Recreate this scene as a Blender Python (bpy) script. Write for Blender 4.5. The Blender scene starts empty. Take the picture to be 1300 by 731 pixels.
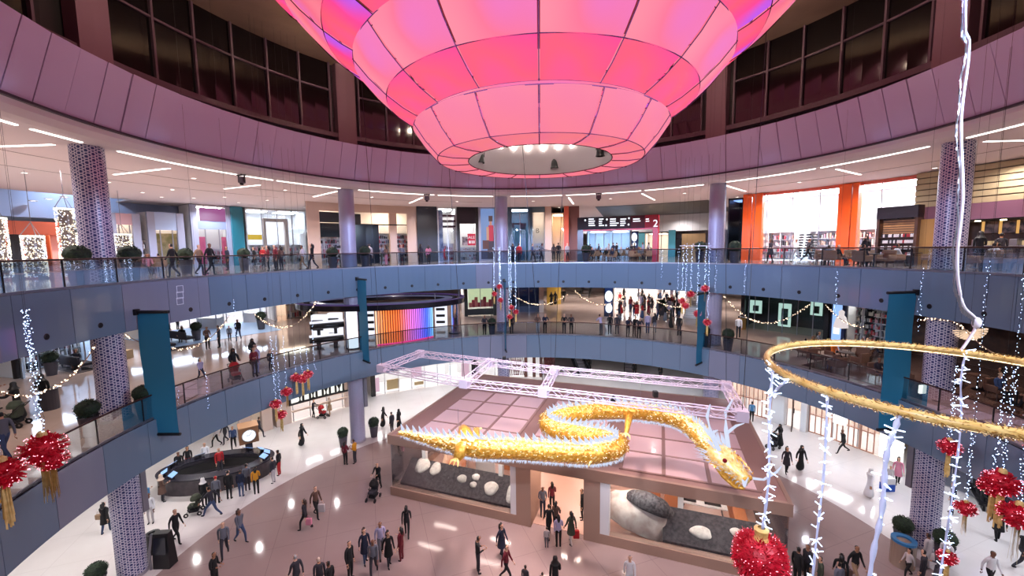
import bpy, bmesh, math, random
from math import sin, cos, pi, radians, degrees, sqrt, atan2
from mathutils import Vector, Matrix

random.seed(7)
SC = bpy.context.scene
COL = SC.collection

# ------------------------------------------------------------------ camera
F, PITCH, ROLL = 515.88, 0.0960, -0.0130
EYE = Vector((0, 0, 14.5))
CX, CY = 1.17, 16.74                     # centre of the round atrium
_fw = Vector((0, cos(PITCH), -sin(PITCH)))
_r0 = Vector((1, 0, 0)); _u0 = Vector((0, sin(PITCH), cos(PITCH)))
_rt = _r0 * cos(ROLL) + _u0 * sin(ROLL)
_up = -_r0 * sin(ROLL) + _u0 * cos(ROLL)
camd = bpy.data.cameras.new('camera'); cam = bpy.data.objects.new('camera', camd)
COL.objects.link(cam); SC.camera = cam
camd.sensor_width = 36; camd.lens = F / 1300 * 36; camd.clip_start = .05; camd.clip_end = 400
M = Matrix((_rt, _up, -_fw)).transposed().to_4x4(); M.translation = EYE
cam.matrix_world = M

# ------------------------------------------------------------------ world, exposure
w = bpy.data.worlds.new('world'); SC.world = w; w.use_nodes = True
w.node_tree.nodes['Background'].inputs[0].default_value = (.10, .09, .16, 1)
w.node_tree.nodes['Background'].inputs[1].default_value = .12
SC.view_settings.view_transform = 'Standard'
SC.view_settings.look = 'None'
SC.view_settings.exposure = 0.32
SC.view_settings.gamma = 1
SC.view_settings.use_curve_mapping = False
SC.cycles.use_denoising = True
SC.cycles.max_bounces = 6
SC.cycles.diffuse_bounces = 3
SC.cycles.glossy_bounces = 3
SC.cycles.transmission_bounces = 4
SC.cycles.transparent_max_bounces = 16
SC.cycles.sample_clamp_indirect = 4

# levels (metres above the ground floor)
Z1, Z2, ZC = 7.29, 13.25, 18.90          # gallery floors, upper gallery ceiling
R1, R2 = 16.86, 17.35                    # inner edges of the two galleries
LAMP = {'g0': 1.0, 'g1': 1.0, 'g2': 1.0, 'core': 1.0}

def P3(R, th, z):
    a = radians(th); return Vector((CX + R * cos(a), CY + R * sin(a), z))

def light(kind, name, loc, energy, color=(1, 1, 1), size=1.0, target=None, spot=None, blend=.6):
    d = bpy.data.lights.new(name, kind); d.energy = energy; d.color = color
    if kind == 'AREA': d.shape = 'DISK'; d.size = size
    elif kind == 'SPOT': d.spot_size = radians(spot or 90); d.spot_blend = blend; d.shadow_soft_size = size
    else: d.shadow_soft_size = size
    o = bpy.data.objects.new(name, d); COL.objects.link(o); o.location = loc
    if target is not None:
        o.rotation_euler = (Vector(target) - Vector(loc)).to_track_quat('-Z', 'Y').to_euler()
    return o

# lamps recessed in the gallery ceilings and in the core of the big ceiling lantern
def arc_range(a, b, n): return [a + (b - a) * (i + .5) / n for i in range(n)]
def down(name, R, th, z, e, col, cone=150):
    light('SPOT', name, P3(R, th, z), e, col, .10, P3(R, th, 0), cone, 1)
for i, th in enumerate(arc_range(-30, 210, 15)):
    cool = th < 60; c = (.86, .90, 1) if cool else (1, .95, .93)
    down('ground_ceiling_lamp', 20.6, th, 5.42, 430, c); down('ground_ceiling_lamp', 23.4, th + 6, 5.42, 430, c); down('ground_ceiling_lamp', 27.5, th, 5.42, 380, c)
for i, th in enumerate(arc_range(-30, 210, 15)):
    down('gallery_ceiling_lamp', 21.5, th, 11.22, 330, (1, .88, .82))
for i, th in enumerate(arc_range(60, 205, 8)):
    down('gallery_ceiling_lamp', 30, th, 11.22, 620, (1, .93, .92)); down('gallery_ceiling_lamp', 39, th, 11.22, 800, (1, .93, .92))
for i, th in enumerate(arc_range(-25, 205, 16)):
    down('upper_downlight', 21.3, th, 18.8, 900, (1, .88, .86)); down('upper_downlight', 25.0, th, 18.8, 700, (1, .90, .88))
for i, th in enumerate(arc_range(130, 200, 5)):
    down('upper_downlight', 31, th, 18.8, 1500, (.80, .86, 1)); down('upper_downlight', 34.5, th + 7, 18.8, 1500, (.80, .86, 1))
for i in range(8):
    th = i * 45 + 10
    light('SPOT', 'lantern_core_lamp', P3(1.3, th, 18.7), 2500, (1, .78, .78), .10, P3(7.0, th, 0), 78, .9)
# unseen fill spots added under the near ceiling edge to brighten galleries and cove opposite
for i, th in enumerate((205, 225, 245, 262, 280, 300, 320, 340)):
    light('SPOT', 'gallery_projector', P3(17.0, th, 18.6), 7000, (.58, .76, 1), .2, P3(17.0, th - 180, 9.0), 56, 1)
    light('SPOT', 'cove_projector', P3(16.2, th, 18.9), 15000, (.42, .50, 1), .2, P3(16.4, th - 180, 20.6), 40, 1)
light('SPOT', 'flood_projector', P3(17.0, 262, 18.5), 4400, (.86, .86, 1), .2, (CX + 2, CY - 4, 0), 130, 1)  # both floods are unseen fills added to light the near hanging ornaments
light('SPOT', 'flood_projector', P3(17.0, 305, 18.5), 4200, (.80, .84, 1), .2, (CX + 4, CY - 5, 4), 120, 1)
for i, th in enumerate(arc_range(140, 205, 6)):
    light('SPOT', 'bulkhead_washer', P3(36.9, th, 20.8), 900, (.62, .76, 1), .1, P3(39.5, th, 18), 130, 1)
for i, th in enumerate(arc_range(46, 84, 4)):
    down('gallery_ceiling_lamp', 34, th, 11.22, 900, (1, .93, .90)); down('gallery_ceiling_lamp', 43, th, 11.22, 900, (1, .93, .90)); down('upper_downlight', 34, th, 18.7, 900, (1, .92, .92)); down('upper_downlight', 42, th, 18.7, 900, (1, .92, .92))
# unseen fill spots added above the lantern to brighten the dome
for i in range(10):
    th = i * 36; light('SPOT', 'dome_uplight', P3(11.4, th, 25.7), 620, (1, .78, .58), .15, P3(15.5, th, 27.2), 150, 1)

# ------------------------------------------------------------------ pixel helpers (1300 x 731 frame)
def ray(px, py): return _fw + _rt * ((px - 650) / F) - _up * ((py - 365.5) / F)
def at(px, py, z):
    d = ray(px, py); return EYE + d * ((z - EYE.z) / d.z)
def onR(px, py, R):
    d = ray(px, py); A = d.x ** 2 + d.y ** 2; B = d.x * CX + d.y * CY
    t = (B + sqrt(max(0, B * B - A * (CX * CX + CY * CY - R * R)))) / A
    return EYE + d * t
def TH(px, R, py=320):
    q = onR(px, py, R); a = degrees(atan2(q.y - CY, q.x - CX)); return a + 360 if a < -90 else a
def ZZ(px, py, R): return onR(px, py, R).z
def atY(px, py, depth):
    d = ray(px, py); return EYE + d * (depth / d.y)

# ------------------------------------------------------------------ materials
def lin(c):
    f = lambda x: x / 12.92 if x <= .04045 else ((x + .055) / 1.055) ** 2.4
    return tuple(f(v / 255) for v in c[:3]) + (1,)
_MC = {}
def mat(name, c=(200, 200, 200), rough=.5, metal=0, emit=None, es=0, spec=.5, coat=0):
    key = (name,)
    if key in _MC: return _MC[key]
    m = bpy.data.materials.new(name); m.use_nodes = True
    b = m.node_tree.nodes['Principled BSDF']
    b.inputs['Base Color'].default_value = lin(c); b.inputs['Roughness'].default_value = rough
    b.inputs['Metallic'].default_value = metal; b.inputs['Specular IOR Level'].default_value = spec
    b.inputs['Coat Weight'].default_value = coat
    if emit is not None:
        b.inputs['Emission Color'].default_value = lin(emit); b.inputs['Emission Strength'].default_value = es
    _MC[key] = m; return m
def nodes(m): return m.node_tree.nodes, m.node_tree.links, m.node_tree.nodes['Principled BSDF']
def emis(name, c, s):
    return mat(name, (20, 20, 20), .6, emit=c, es=s)
def noisy(name, c1, c2, scale=4, rough=.5, detail=4, metal=0, bump=0, coat=0):
    if (name,) in _MC: return _MC[(name,)]
    m = mat(name, c1, rough, metal, coat=coat); N, L, b = nodes(m)
    tc = N.new('ShaderNodeTexCoord'); n = N.new('ShaderNodeTexNoise'); r = N.new('ShaderNodeValToRGB')
    n.inputs['Scale'].default_value = scale; n.inputs['Detail'].default_value = detail
    r.color_ramp.elements[0].position = .35; r.color_ramp.elements[1].position = .65
    r.color_ramp.elements[0].color = lin(c1); r.color_ramp.elements[1].color = lin(c2)
    L.new(tc.outputs['Object'], n.inputs['Vector']); L.new(n.outputs['Fac'], r.inputs['Fac']); L.new(r.outputs['Color'], b.inputs['Base Color'])
    if bump:
        bp = N.new('ShaderNodeBump'); bp.inputs['Strength'].default_value = bump
        L.new(n.outputs['Fac'], bp.inputs['Height']); L.new(bp.outputs['Normal'], b.inputs['Normal'])
    return m
def glass(name, tint=(225, 235, 240), refl=.10, rough=.02, fac=None):
    if (name,) in _MC: return _MC[(name,)]
    m = bpy.data.materials.new(name); m.use_nodes = True; N = m.node_tree.nodes; L = m.node_tree.links
    N.remove(N['Principled BSDF']); out = N['Material Output']
    t = N.new('ShaderNodeBsdfTransparent'); t.inputs[0].default_value = lin(tint)
    g = N.new('ShaderNodeBsdfGlossy'); g.inputs['Roughness'].default_value = rough; g.inputs[0].default_value = (.9, .9, .9, 1)
    lw = N.new('ShaderNodeFresnel'); lw.inputs[0].default_value = 1.45
    mx = N.new('ShaderNodeMixShader'); mu = N.new('ShaderNodeMath'); mu.operation = 'MULTIPLY'; mu.inputs[1].default_value = refl * 10
    L.new(lw.outputs[0], mu.inputs[0]); L.new(mu.outputs[0], mx.inputs[0]); L.new(t.outputs[0], mx.inputs[1]); L.new(g.outputs[0], mx.inputs[2])
    L.new(mx.outputs[0], out.inputs[0]); _MC[(name,)] = m; return m

# ------------------------------------------------------------------ mesh builder
class MB:
    def __init__(s): s.v = []; s.f = []; s.mi = []; s.k = 0
    def add(s, vs, fs):
        o = len(s.v); s.v += [tuple(v) for v in vs]; s.f += [tuple(i + o for i in f) for f in fs]; s.mi += [s.k] * len(fs); return s
    def hexa(s, p):          # 8 points: bottom 4 then top 4, ccw from above
        return s.add(p, [(3, 2, 1, 0), (4, 5, 6, 7), (0, 1, 5, 4), (1, 2, 6, 5), (2, 3, 7, 6), (3, 0, 4, 7)])
    def box(s, c, d, rz=0, ry=0):
        x, y, z = d[0] / 2, d[1] / 2, d[2] / 2; R = Matrix.Rotation(rz, 3, 'Z') @ Matrix.Rotation(ry, 3, 'Y'); c = Vector(c)
        return s.hexa([c + R @ Vector(q) for q in ((-x, -y, -z), (x, -y, -z), (x, y, -z), (-x, y, -z), (-x, -y, z), (x, -y, z), (x, y, z), (-x, y, z))])
    def bevbox(s, c, d, b=.02, rz=0):
        bm = bmesh.new(); bmesh.ops.create_cube(bm, size=1); bmesh.ops.scale(bm, vec=d, verts=bm.verts)
        bmesh.ops.bevel(bm, geom=bm.edges[:], offset=b, segments=2, affect='EDGES', profile=.6)
        bmesh.ops.transform(bm, matrix=Matrix.Translation(Vector(c)) @ Matrix.Rotation(rz, 4, 'Z'), verts=bm.verts)
        s.bm(bm); return s
    def bm(s, bm):
        bm.verts.ensure_lookup_table(); bm.verts.index_update()
        s.add([v.co for v in bm.verts], [tuple(v.index for v in f.verts) for f in bm.faces]); bm.free(); return s
    def cbox(s, ra, rb, t1, t2, z1, z2, n=None):      # curved box about the atrium axis
        n = n or max(1, int(abs(t2 - t1) / 3)); vs = []; fs = []
        for i in range(n + 1):
            t = t1 + (t2 - t1) * i / n
            vs += [P3(ra, t, z1), P3(rb, t, z1), P3(rb, t, z2), P3(ra, t, z2)]
        for i in range(n):
            a = i * 4; b = a + 4
            for j in range(4): fs.append((a + j, a + (j + 1) % 4, b + (j + 1) % 4, b + j))
        fs += [(3, 2, 1, 0), (n * 4, n * 4 + 1, n * 4 + 2, n * 4 + 3)]
        return s.add(vs, fs)
    def lathe(s, prof, c=(0, 0, 0), n=24, t1=0, t2=360, closed=False):
        full = abs(t2 - t1) >= 359.9; m = n if full else n + 1; k = len(prof); vs = []; fs = []
        for i in range(m):
            a = radians(t1 + (t2 - t1) * i / n)
            vs += [(c[0] + r * cos(a), c[1] + r * sin(a), c[2] + z) for r, z in prof]
        for i in range(n):
            a = i * k; b = ((i + 1) % m) * k
            for j in range(k if closed else k - 1): fs.append((a + j, b + j, b + (j + 1) % k, a + (j + 1) % k))
        return s.add(vs, fs)
    def tube(s, pts, r, n=8, closed=False, cap=True, flat=1.0):
        pts = [Vector(p) for p in pts]; m = len(pts); rr = r if isinstance(r, (list, tuple)) else [r] * m; vs = []; fs = []
        ref = Vector((0, 0, 1))
        for i, p in enumerate(pts):
            d = (pts[(i + 1) % m] - pts[i - 1]) if closed else (pts[min(i + 1, m - 1)] - pts[max(i - 1, 0)])
            d = d.normalized() if d.length > 1e-9 else Vector((0, 0, 1))
            rf = ref if abs(d.dot(ref)) < .95 else Vector((0, 1, 0))
            u = d.cross(rf).normalized(); w = u.cross(d).normalized()
            for j in range(n):
                a = 2 * pi * j / n; vs.append(p + u * (cos(a) * rr[i]) + w * (sin(a) * rr[i] * flat))
        for i in range(m if closed else m - 1):
            a = i * n; b = ((i + 1) % m) * n
            for j in range(n): fs.append((a + j, a + (j + 1) % n, b + (j + 1) % n, b + j))
        if cap and not closed: fs += [tuple(range(n - 1, -1, -1)), tuple(range((m - 1) * n, m * n))]
        return s.add(vs, fs)
    def cyl(s, c, r, h, n=16, r2=None):
        r2 = r if r2 is None else r2; return s.lathe([(0, 0), (r, 0), (r2, h), (0, h)], c, n)
    def ball(s, c, r, n=8, m=6, sz=1.0):
        return s.lathe([(r * sin(pi * i / m) + 1e-4 * (i in (0, m)), -r * sz * cos(pi * i / m)) for i in range(m + 1)], c, n)
    def octa(s, c, r):
        x, y, z = c; return s.add([(x + r, y, z), (x - r, y, z), (x, y + r, z), (x, y - r, z), (x, y, z + r), (x, y, z - r)],
            [(0, 2, 4), (2, 1, 4), (1, 3, 4), (3, 0, 4), (2, 0, 5), (1, 2, 5), (3, 1, 5), (0, 3, 5)])
    def mesh(s, name, mats=None, smooth=False):
        me = bpy.data.meshes.new(name); me.from_pydata(s.v, [], s.f)
        for m in (mats if isinstance(mats, (list, tuple)) else [mats]) if mats else []: me.materials.append(m)
        if any(s.mi): me.polygons.foreach_set('material_index', s.mi)
        if smooth: me.polygons.foreach_set('use_smooth', [True] * len(s.f))
        me.update(); return me
    def build(s, name, mats, parent=None, world=True, smooth=False, kind=None):
        if parent is not None and world:
            l = parent.location if parent.parent is None else parent.parent.location + parent.location
            if l.length > 0: s.v = [(x - l.x, y - l.y, z - l.z) for x, y, z in s.v]
        return obj(name, s.mesh(name, mats, smooth), parent, kind)
def obj(name, me, parent=None, kind=None):
    o = bpy.data.objects.new(name, me); COL.objects.link(o)
    if parent is not None: o.parent = parent
    if kind: o['kind'] = kind
    return o
def tag(o, label, cat, group=None):
    o['label'] = label; o['category'] = cat
    if group: o['group'] = group
    return o
def thing(name, label, cat, loc=(0, 0, 0), group=None, rz=0):
    o = bpy.data.objects.new(name, None); COL.objects.link(o); o.location = loc; o.rotation_euler = (0, 0, rz); o.empty_display_size = .2
    return tag(o, label, cat, group)
def struct(name, mb, m, parent=None, smooth=False):
    o = mb.build(name, m, parent, smooth=smooth)
    if parent is None: o['kind'] = 'structure'
    return o
def dup(o, loc=None, rz=None, scale=None, label=None, group=None, parent=None):
    c = o.copy(); COL.objects.link(c)
    if parent is not None: c.parent = parent
    if loc is not None: c.location = loc
    if rz is not None: c.rotation_euler = (0, 0, rz)
    if scale is not None: c.scale = (scale,) * 3
    if label: c['label'] = label
    if group: c['group'] = group
    for ch in o.children: dup(ch, parent=c)
    return c
# ================================================================== materials of the shell
def stone(name, c1, c2, joint, tile, rough, jw=.006):
    m = mat(name, c1, rough); N, L, b = nodes(m)
    tc = N.new('ShaderNodeTexCoord'); n = N.new('ShaderNodeTexNoise'); n.inputs['Scale'].default_value = .35; n.inputs['Detail'].default_value = 7
    r = N.new('ShaderNodeValToRGB'); r.color_ramp.elements[0].position = .3; r.color_ramp.elements[1].position = .7
    r.color_ramp.elements[0].color = lin(c1); r.color_ramp.elements[1].color = lin(c2)
    br = N.new('ShaderNodeTexBrick'); br.offset = 0; br.inputs['Scale'].default_value = 1 / tile
    br.inputs['Mortar Size'].default_value = jw; br.inputs['Brick Width'].default_value = 1; br.inputs['Row Height'].default_value = 1
    mp = N.new('ShaderNodeMapping'); mp.inputs['Rotation'].default_value = (0, 0, radians(-20))
    br.inputs['Mortar'].default_value = lin(joint)
    L.new(tc.outputs['Object'], n.inputs['Vector']); L.new(n.outputs['Fac'], r.inputs['Fac'])
    L.new(tc.outputs['Object'], mp.inputs['Vector']); L.new(mp.outputs['Vector'], br.inputs['Vector'])
    L.new(r.outputs['Color'], br.inputs['Color1']); L.new(r.outputs['Color'], br.inputs['Color2']); L.new(br.outputs['Color'], b.inputs['Base Color'])
    return m
M_WHITE_STONE = stone('white_marble', (214, 208, 206), (202, 195, 193), (192, 184, 182), 2.4, .08, .004)
M_BEIGE_STONE = stone('beige_marble', (156, 136, 132), (146, 126, 123), (132, 112, 110), 2.4, .09, .005)
M_GALLERY_STONE = stone('gallery_marble', (190, 168, 156), (176, 153, 142), (164, 143, 132), 1.8, .07, .004)
M_CEIL = mat('ceiling_plaster', (226, 220, 222), .75)
M_SOFFIT = mat('slab_edge_plaster', (222, 214, 218), .6)
M_PANEL = mat('cove_panel', (198, 202, 226), .45)
M_FASCIA = mat('blue_grey_fascia', (102, 124, 144), .10, spec=.55)
M_FASCIA2 = mat('lilac_grey_fascia', (122, 130, 148), .12, spec=.5)
M_DARKFRAME = mat('plum_frame', (88, 70, 82), .5)
M_BLACKGLASS = mat('night_glass', (9, 8, 10), .08)
M_TAN = noisy('tan_ceiling', (140, 118, 100), (126, 104, 88), .5, .8)
M_RAIL = mat('bronze_rail', (62, 38, 34), .35, .3)
M_STEEL = mat('steel', (150, 150, 158), .3, .8)
M_DARK = mat('dark_metal', (24, 23, 27), .4, .2)
M_BLACK = mat('black_paint', (14, 13, 16), .45)
M_WHITE = mat('white_paint', (228, 226, 226), .5)
M_GLASS = glass('balustrade_glass', (218, 228, 234), .06)
M_SHOPGLASS = glass('shop_glass', (236, 240, 243), .06)
M_STRIP = emis('light_strip', (255, 246, 238), 3.2)
M_DOWN = emis('downlight_lens', (255, 244, 236), 6.0)

# ================================================================== floors, slabs, ceilings
def disc(R, z, n=160):
    mb = MB(); return mb.add([P3(R, 360 * i / n, z) for i in range(n)], [tuple(range(n))])
struct('floor_inner', disc(17.45, 0), M_BEIGE_STONE)
struct('floor', MB().lathe([(17.45, 0), (40, 0), (75, 0)], (CX, CY, 0), 160), M_WHITE_STONE)
struct('floor_foundation', MB().lathe([(0, -.3), (76, -.3)], (CX, CY, 0), 48), mat('concrete', (90, 90, 90), .9))
def slab(R, zt, zb, name):
    struct('floor_' + name, MB().lathe([(R + .06, zt), (75, zt)], (CX, CY, 0), 160), M_GALLERY_STONE)
    struct('ceiling_under_' + name, MB().lathe([(R + .05, zb), (75, zb)], (CX, CY, 0), 160), M_CEIL)
    struct('trim_' + name, MB().lathe([(R + .06, zb), (R + .06, zt)], (CX, CY, 0), 160), M_DARK)
slab(R1, Z1, 5.48, 'middle_gallery'); slab(R2, Z2, 11.30, 'upper_gallery')
NP = 52; STEP = 360 / NP; VIS = [i for i in range(NP) if -36 < (i * STEP if i * STEP < 260 else i * STEP - 360) < 222]
def fascia(name, R, zb, zt, accents, dots):
    root = MB().cbox(R - .005, R + .05, -40, 224, zb + .02, zt - .03, 140)
    root = struct('wall_' + name, root, mat('fascia_joint', (58, 66, 86), .5))
    g = .035
    me = MB(); n = 4
    me.cbox(R - .045, R - .006, g, STEP - g, zb, zt, n)
    c = Vector((CX, CY, 0)); me.v = [tuple(Vector(v) - c) for v in me.v]
    ma = me.mesh('fascia_panel', M_FASCIA, False); ma2 = me.mesh('fascia_panel_lilac', M_FASCIA2, False)
    dm = MB(); dm.lathe([(0, .02), (.085, .02), (.11, 0), (.11, -.02)], (0, 0, 0), 14)
    rot = Matrix.Rotation(radians(-90), 4, 'Y'); dm.v = [tuple(rot @ Vector(v)) for v in dm.v]
    dmesh = dm.mesh('speaker', M_BLACK)
    for i in VIS:
        p = obj('fascia_panel', ma2 if i in accents else ma, root); p.location = c; p.rotation_euler = (0, 0, radians(i * STEP))
        if dots:
            d = obj('round_speaker', dmesh, root); th = i * STEP + STEP * .5
            d.location = P3(R - .05, th, zb + .48); d.rotation_euler = (0, 0, radians(th))
    return root
fa2 = fascia('upper_gallery_fascia', R2, 11.25, Z2, {24, 14, 25}, True)
fa1 = fascia('middle_gallery_fascia', R1, 5.37, Z1, {13, 14, 5, 27}, False)
# pictogram of linked squares printed on one fascia panel
mb = MB()
for i, py in enumerate((367, 374.5, 382)):
    q = onR(228.5, py, R2 - .05); th = degrees(atan2(q.y - CY, q.x - CX)); s = .17; t = .02; dth = degrees(s / R2)
    for (a, b, z1, z2) in ((-dth, dth, -s, -s + t), (-dth, dth, s - t, s), (-dth, -dth + .08, -s, s), (dth - .08, dth, -s, s)):
        mb.cbox(R2 - .056, R2 - .047, th + a, th + b, q.z + z1, q.z + z2, 1)
mb.build('pictogram', mat('white_print', (215, 222, 235), .5), fa2)

# ---- balustrades
def balustrade(name, R, z, label):
    root = thing('glass_balustrade', label, 'railing', P3(R, 180, z))
    mb = MB(); mb.tube([P3(R, -38 + 260 * i / 180, z + 1.07) for i in range(181)], .036, 8); mb.build('handrail', M_RAIL, root, smooth=True)
    mb = MB(); mb.cbox(R - .04, R + .04, -38, 222, z - .02, z + .09, 140); mb.build('base_channel', M_STEEL, root)
    c = Vector((CX, CY, 0)) - root.location
    gm = MB(); gm.cbox(R - .008, R + .008, .12, STEP - .12, z + .09, z + 1.03, 3); gm.v = [(x - CX, y - CY, zz) for x, y, zz in gm.v]
    gme = gm.mesh('glass_pane', M_GLASS)
    pm = MB(); pm.cbox(R - .02, R + .035, -.07, .07, z, z + 1.06, 1); pm.v = [(x - CX, y - CY, zz) for x, y, zz in pm.v]
    pme = pm.mesh('post', M_DARK)
    for i in VIS:
        for nme, me in (('glass_pane', gme), ('post', pme)):
            o = obj(nme, me, root); o.location = c; o.rotation_euler = (0, 0, radians(i * STEP))
    return root
balustrade('u', R2 + .1, Z2, 'glass balustrade with brown handrail around the upper gallery beside the storefronts')
balustrade('m', R1 + .1, Z1, 'glass balustrade with brown handrail around the middle gallery above the ground floor')

# ---- upper cove: slab edge, ring of panels, clerestory, roof
struct('ceiling_upper_gallery', MB().lathe([(16.82, 19.33), (16.95, 19.12), (17.25, 18.95), (17.6, ZC), (36.5, ZC)], (CX, CY, 0), 160), M_CEIL, smooth=False)
ring = struct('wall_cove', MB().lathe([(16.95, 19.30), (16.25, 21.50), (18.05, 21.55)], (CX, CY, 0), 120), mat('cove_joint', (74, 60, 74), .7))
PS = 3.7
pm = MB(); g = .035
def ringpanel(k=0):
    da, db = ((0, .05), (.05, 0), (.02, .03))[k]
    a, b = g, PS - g
    lo, hi = 16.80, 16.04
    vs = []
    for (R, z) in ((lo, 19.36), (hi, 21.58)):
        vs += [((R + da) * cos(radians(a)), (R + da) * sin(radians(a)), z), ((R + db) * cos(radians(b)), (R + db) * sin(radians(b)), z),
               ((R + .1) * cos(radians(b)), (R + .1) * sin(radians(b)), z), ((R + .1) * cos(radians(a)), (R + .1) * sin(radians(a)), z)]
    return MB().hexa(vs)
rmes = [ringpanel(k).mesh('cove_panel', M_PANEL) for k in range(3)]; rrnd = random.Random(4)
for i in range(72):
    o = obj('cove_panel', rmes[(i * 2 + rrnd.randrange(2)) % 3], ring); o.location = (CX, CY, 0); o.rotation_euler = (0, 0, radians(-42.4 + i * PS))
trim = struct('trim_1', MB().lathe([(16.70, 19.36), (16.72, 19.28), (16.86, 19.28)], (CX, CY, 0), 160), mat('trim_dark', (52, 44, 56), .5))
COLS = [178.5, 134.8, 96.2, 43.1, 5.0]
wallc = struct('wall_clerestory', MB().lathe([(18.35, 21.5), (18.35, 27.3)], (CX, CY, 0), 120), M_BLACK)
struct('trim_2', MB().lathe([(18.0, 21.55), (18.0, 22.0)], (CX, CY, 0), 120), M_BLACK)
sill = MB().lathe([(18.3, 22.32), (17.86, 22.32), (17.86, 22.62), (18.3, 22.62)], (CX, CY, 0), 120); struct('trim_3', sill, M_DARKFRAME)
bays = [(185, 220), (138.0, 176), (99.5, 131.6), (46.5, 93), (8.0, 39.8), (-38, 2)]
for bi, (a, b) in enumerate(bays):
    fr = MB().cbox(18.0, 18.12, a, b, 25.36, 25.46); wnd = struct('window_%d' % (bi + 1), fr, M_DARKFRAME)
    n = max(1, round((b - a) / 6.35)); s = (b - a) / n
    for j in range(n + 1):
        t = a + j * s; MB().cbox(17.96, 18.14, t - .17, t + .17, 22.6, 27.2, 1).build('mullion', M_DARKFRAME, wnd)
    for j in range(n):
        for z1, z2 in ((22.62, 25.36), (25.46, 27.2)):
            MB().cbox(18.1, 18.13, a + j * s + .17, a + (j + 1) * s - .17, z1, z2, 2).build('pane', M_BLACKGLASS, wnd)
for t in COLS:
    struct('trim_pilaster', MB().cbox(17.75, 18.3, t - 2.1, t + 2.1, 21.5, 27.2, 2), mat('plum_plaster', (120, 92, 104), .7))
struct('ceiling_dome', MB().lathe([(0, 27.2), (18.4, 27.2)], (CX, CY, 0), 120), M_TAN)

# ================================================================== columns
def lattice():
    m = mat('lattice_column', (205, 200, 215), .35); N, L, b = nodes(m)
    uv = N.new('ShaderNodeUVMap'); sep = N.new('ShaderNodeSeparateXYZ'); L.new(uv.outputs[0], sep.inputs[0])
    def mth(op, a, bb=None):
        n = N.new('ShaderNodeMath'); n.operation = op
        for i, v in enumerate((a, bb)):
            if v is None: continue
            if isinstance(v, (int, float)): n.inputs[i].default_value = v
            else: L.new(v, n.inputs[i])
        return n.outputs[0]
    s = .21; acc = None
    for ang in (0, 60, 120):
        dx, dy = cos(radians(ang)) / s, sin(radians(ang)) / s
        d = mth('ADD', mth('MULTIPLY', sep.outputs[0], dx), mth('MULTIPLY', sep.outputs[1], dy))
        for off in (.2, .8):
            fr = mth('ABSOLUTE', mth('SUBTRACT', mth('FRACT', mth('ADD', d, off)), .5))
            ln = mth('LESS_THAN', fr, .05); acc = ln if acc is None else mth('MAXIMUM', acc, ln)
    mx = N.new('ShaderNodeMixRGB'); mx.inputs[1].default_value = lin((44, 48, 104)); mx.inputs[2].default_value = lin((214, 208, 222))
    L.new(acc, mx.inputs[0]); L.new(mx.outputs[0], b.inputs['Base Color']); return m
M_LAT = lattice()
def shaft(r, z1, z2, n=40):
    me = bpy.data.meshes.new('shaft'); vs = []; fs = []
    for i in range(n):
        a = 2 * pi * i / n; vs += [(r * cos(a), r * sin(a), z1), (r * cos(a), r * sin(a), z2)]
    for i in range(n): j = (i + 1) % n; fs.append((2 * i, 2 * j, 2 * j + 1, 2 * i + 1))
    me.from_pydata(vs, [], fs); uvl = me.uv_layers.new(name='UVMap')
    U = .21 * 2 / sqrt(3) * round(2 * pi * r / (.21 * 2 / sqrt(3)))   # wrap cleanly
    for i, p in enumerate(me.polygons):
        for li, (du, v) in zip(p.loop_indices, ((0, z1), (1, z1), (1, z2), (0, z2))): uvl.data[li].uv = (U * (i + du) / n, v)
        p.use_smooth = True
    me.materials.append(M_LAT); return me
RC = 18.62; cr = .535
sh = [shaft(cr, 0, 5.5), shaft(cr, Z1, 11.3), shaft(cr, Z2, ZC)]
for k, t in enumerate(COLS):
    base = MB(); base.lathe([(cr + .03, 0), (cr + .03, .12), (cr, .14)], P3(RC, t, 0), 32)
    c = struct('column', base, mat('column_base', (150, 142, 150), .4))
    for s in sh:
        o = obj('shaft', s, c); o.location = P3(RC, t, 0)
    for z in (Z1, Z2):
        MB().lathe([(cr + .03, 0), (cr + .03, .1), (cr, .12)], P3(RC, t, z), 32).build('base_ring', M_STEEL, c)
    if k in (0, 4, 1):      # grey service pier clad against the ground-floor shaft
        s = -1 if k != 4 else 1
        MB().cbox(RC - .3, RC + .45, t + s * 1.55, t + s * 2.35, 2.6, 5.48, 1).build('service_pier', mat('pier_grey', (120, 116, 124), .5), c)

# ================================================================== upper gallery ceiling lights
def arcs(px1, py1, px2, py2):
    a, b = TH(px1, 18.02, py1), TH(px2, 18.02, py2); return min(a, b), max(a, b)
segs = [(180.8, 186.5), (188, 200), (151, 176.2), (136.8, 150.2), (114, 132.6), (98.5, 113), (80, 93.8), (60, 79), (45.6, 59), (24, 40.8), (7.2, 23), (-20, 2.6)]
segn = ['short piece by the crystal lantern column', 'past the crystal lanterns', 'long run above the tall shops', 'short run before the stone shopfront', 'above the stone shopfront', 'above the sale shop', 'above the boutique and back column',
        'above the wayfinding gantry', 'before the corridor column', 'above the orange pillars', 'above the wooden cabinet', 'beyond the coffee bar column']
for a, b in segs:
    o = MB().cbox(17.98, 18.09, a, b, ZC - .035, ZC + .01); o = o.build('linear_ceiling_light', M_STRIP)
    tag(o, 'curved light strip along the ceiling edge ' + segn[segs.index((a, b))], 'ceiling light', 'curved ceiling strips')
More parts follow.
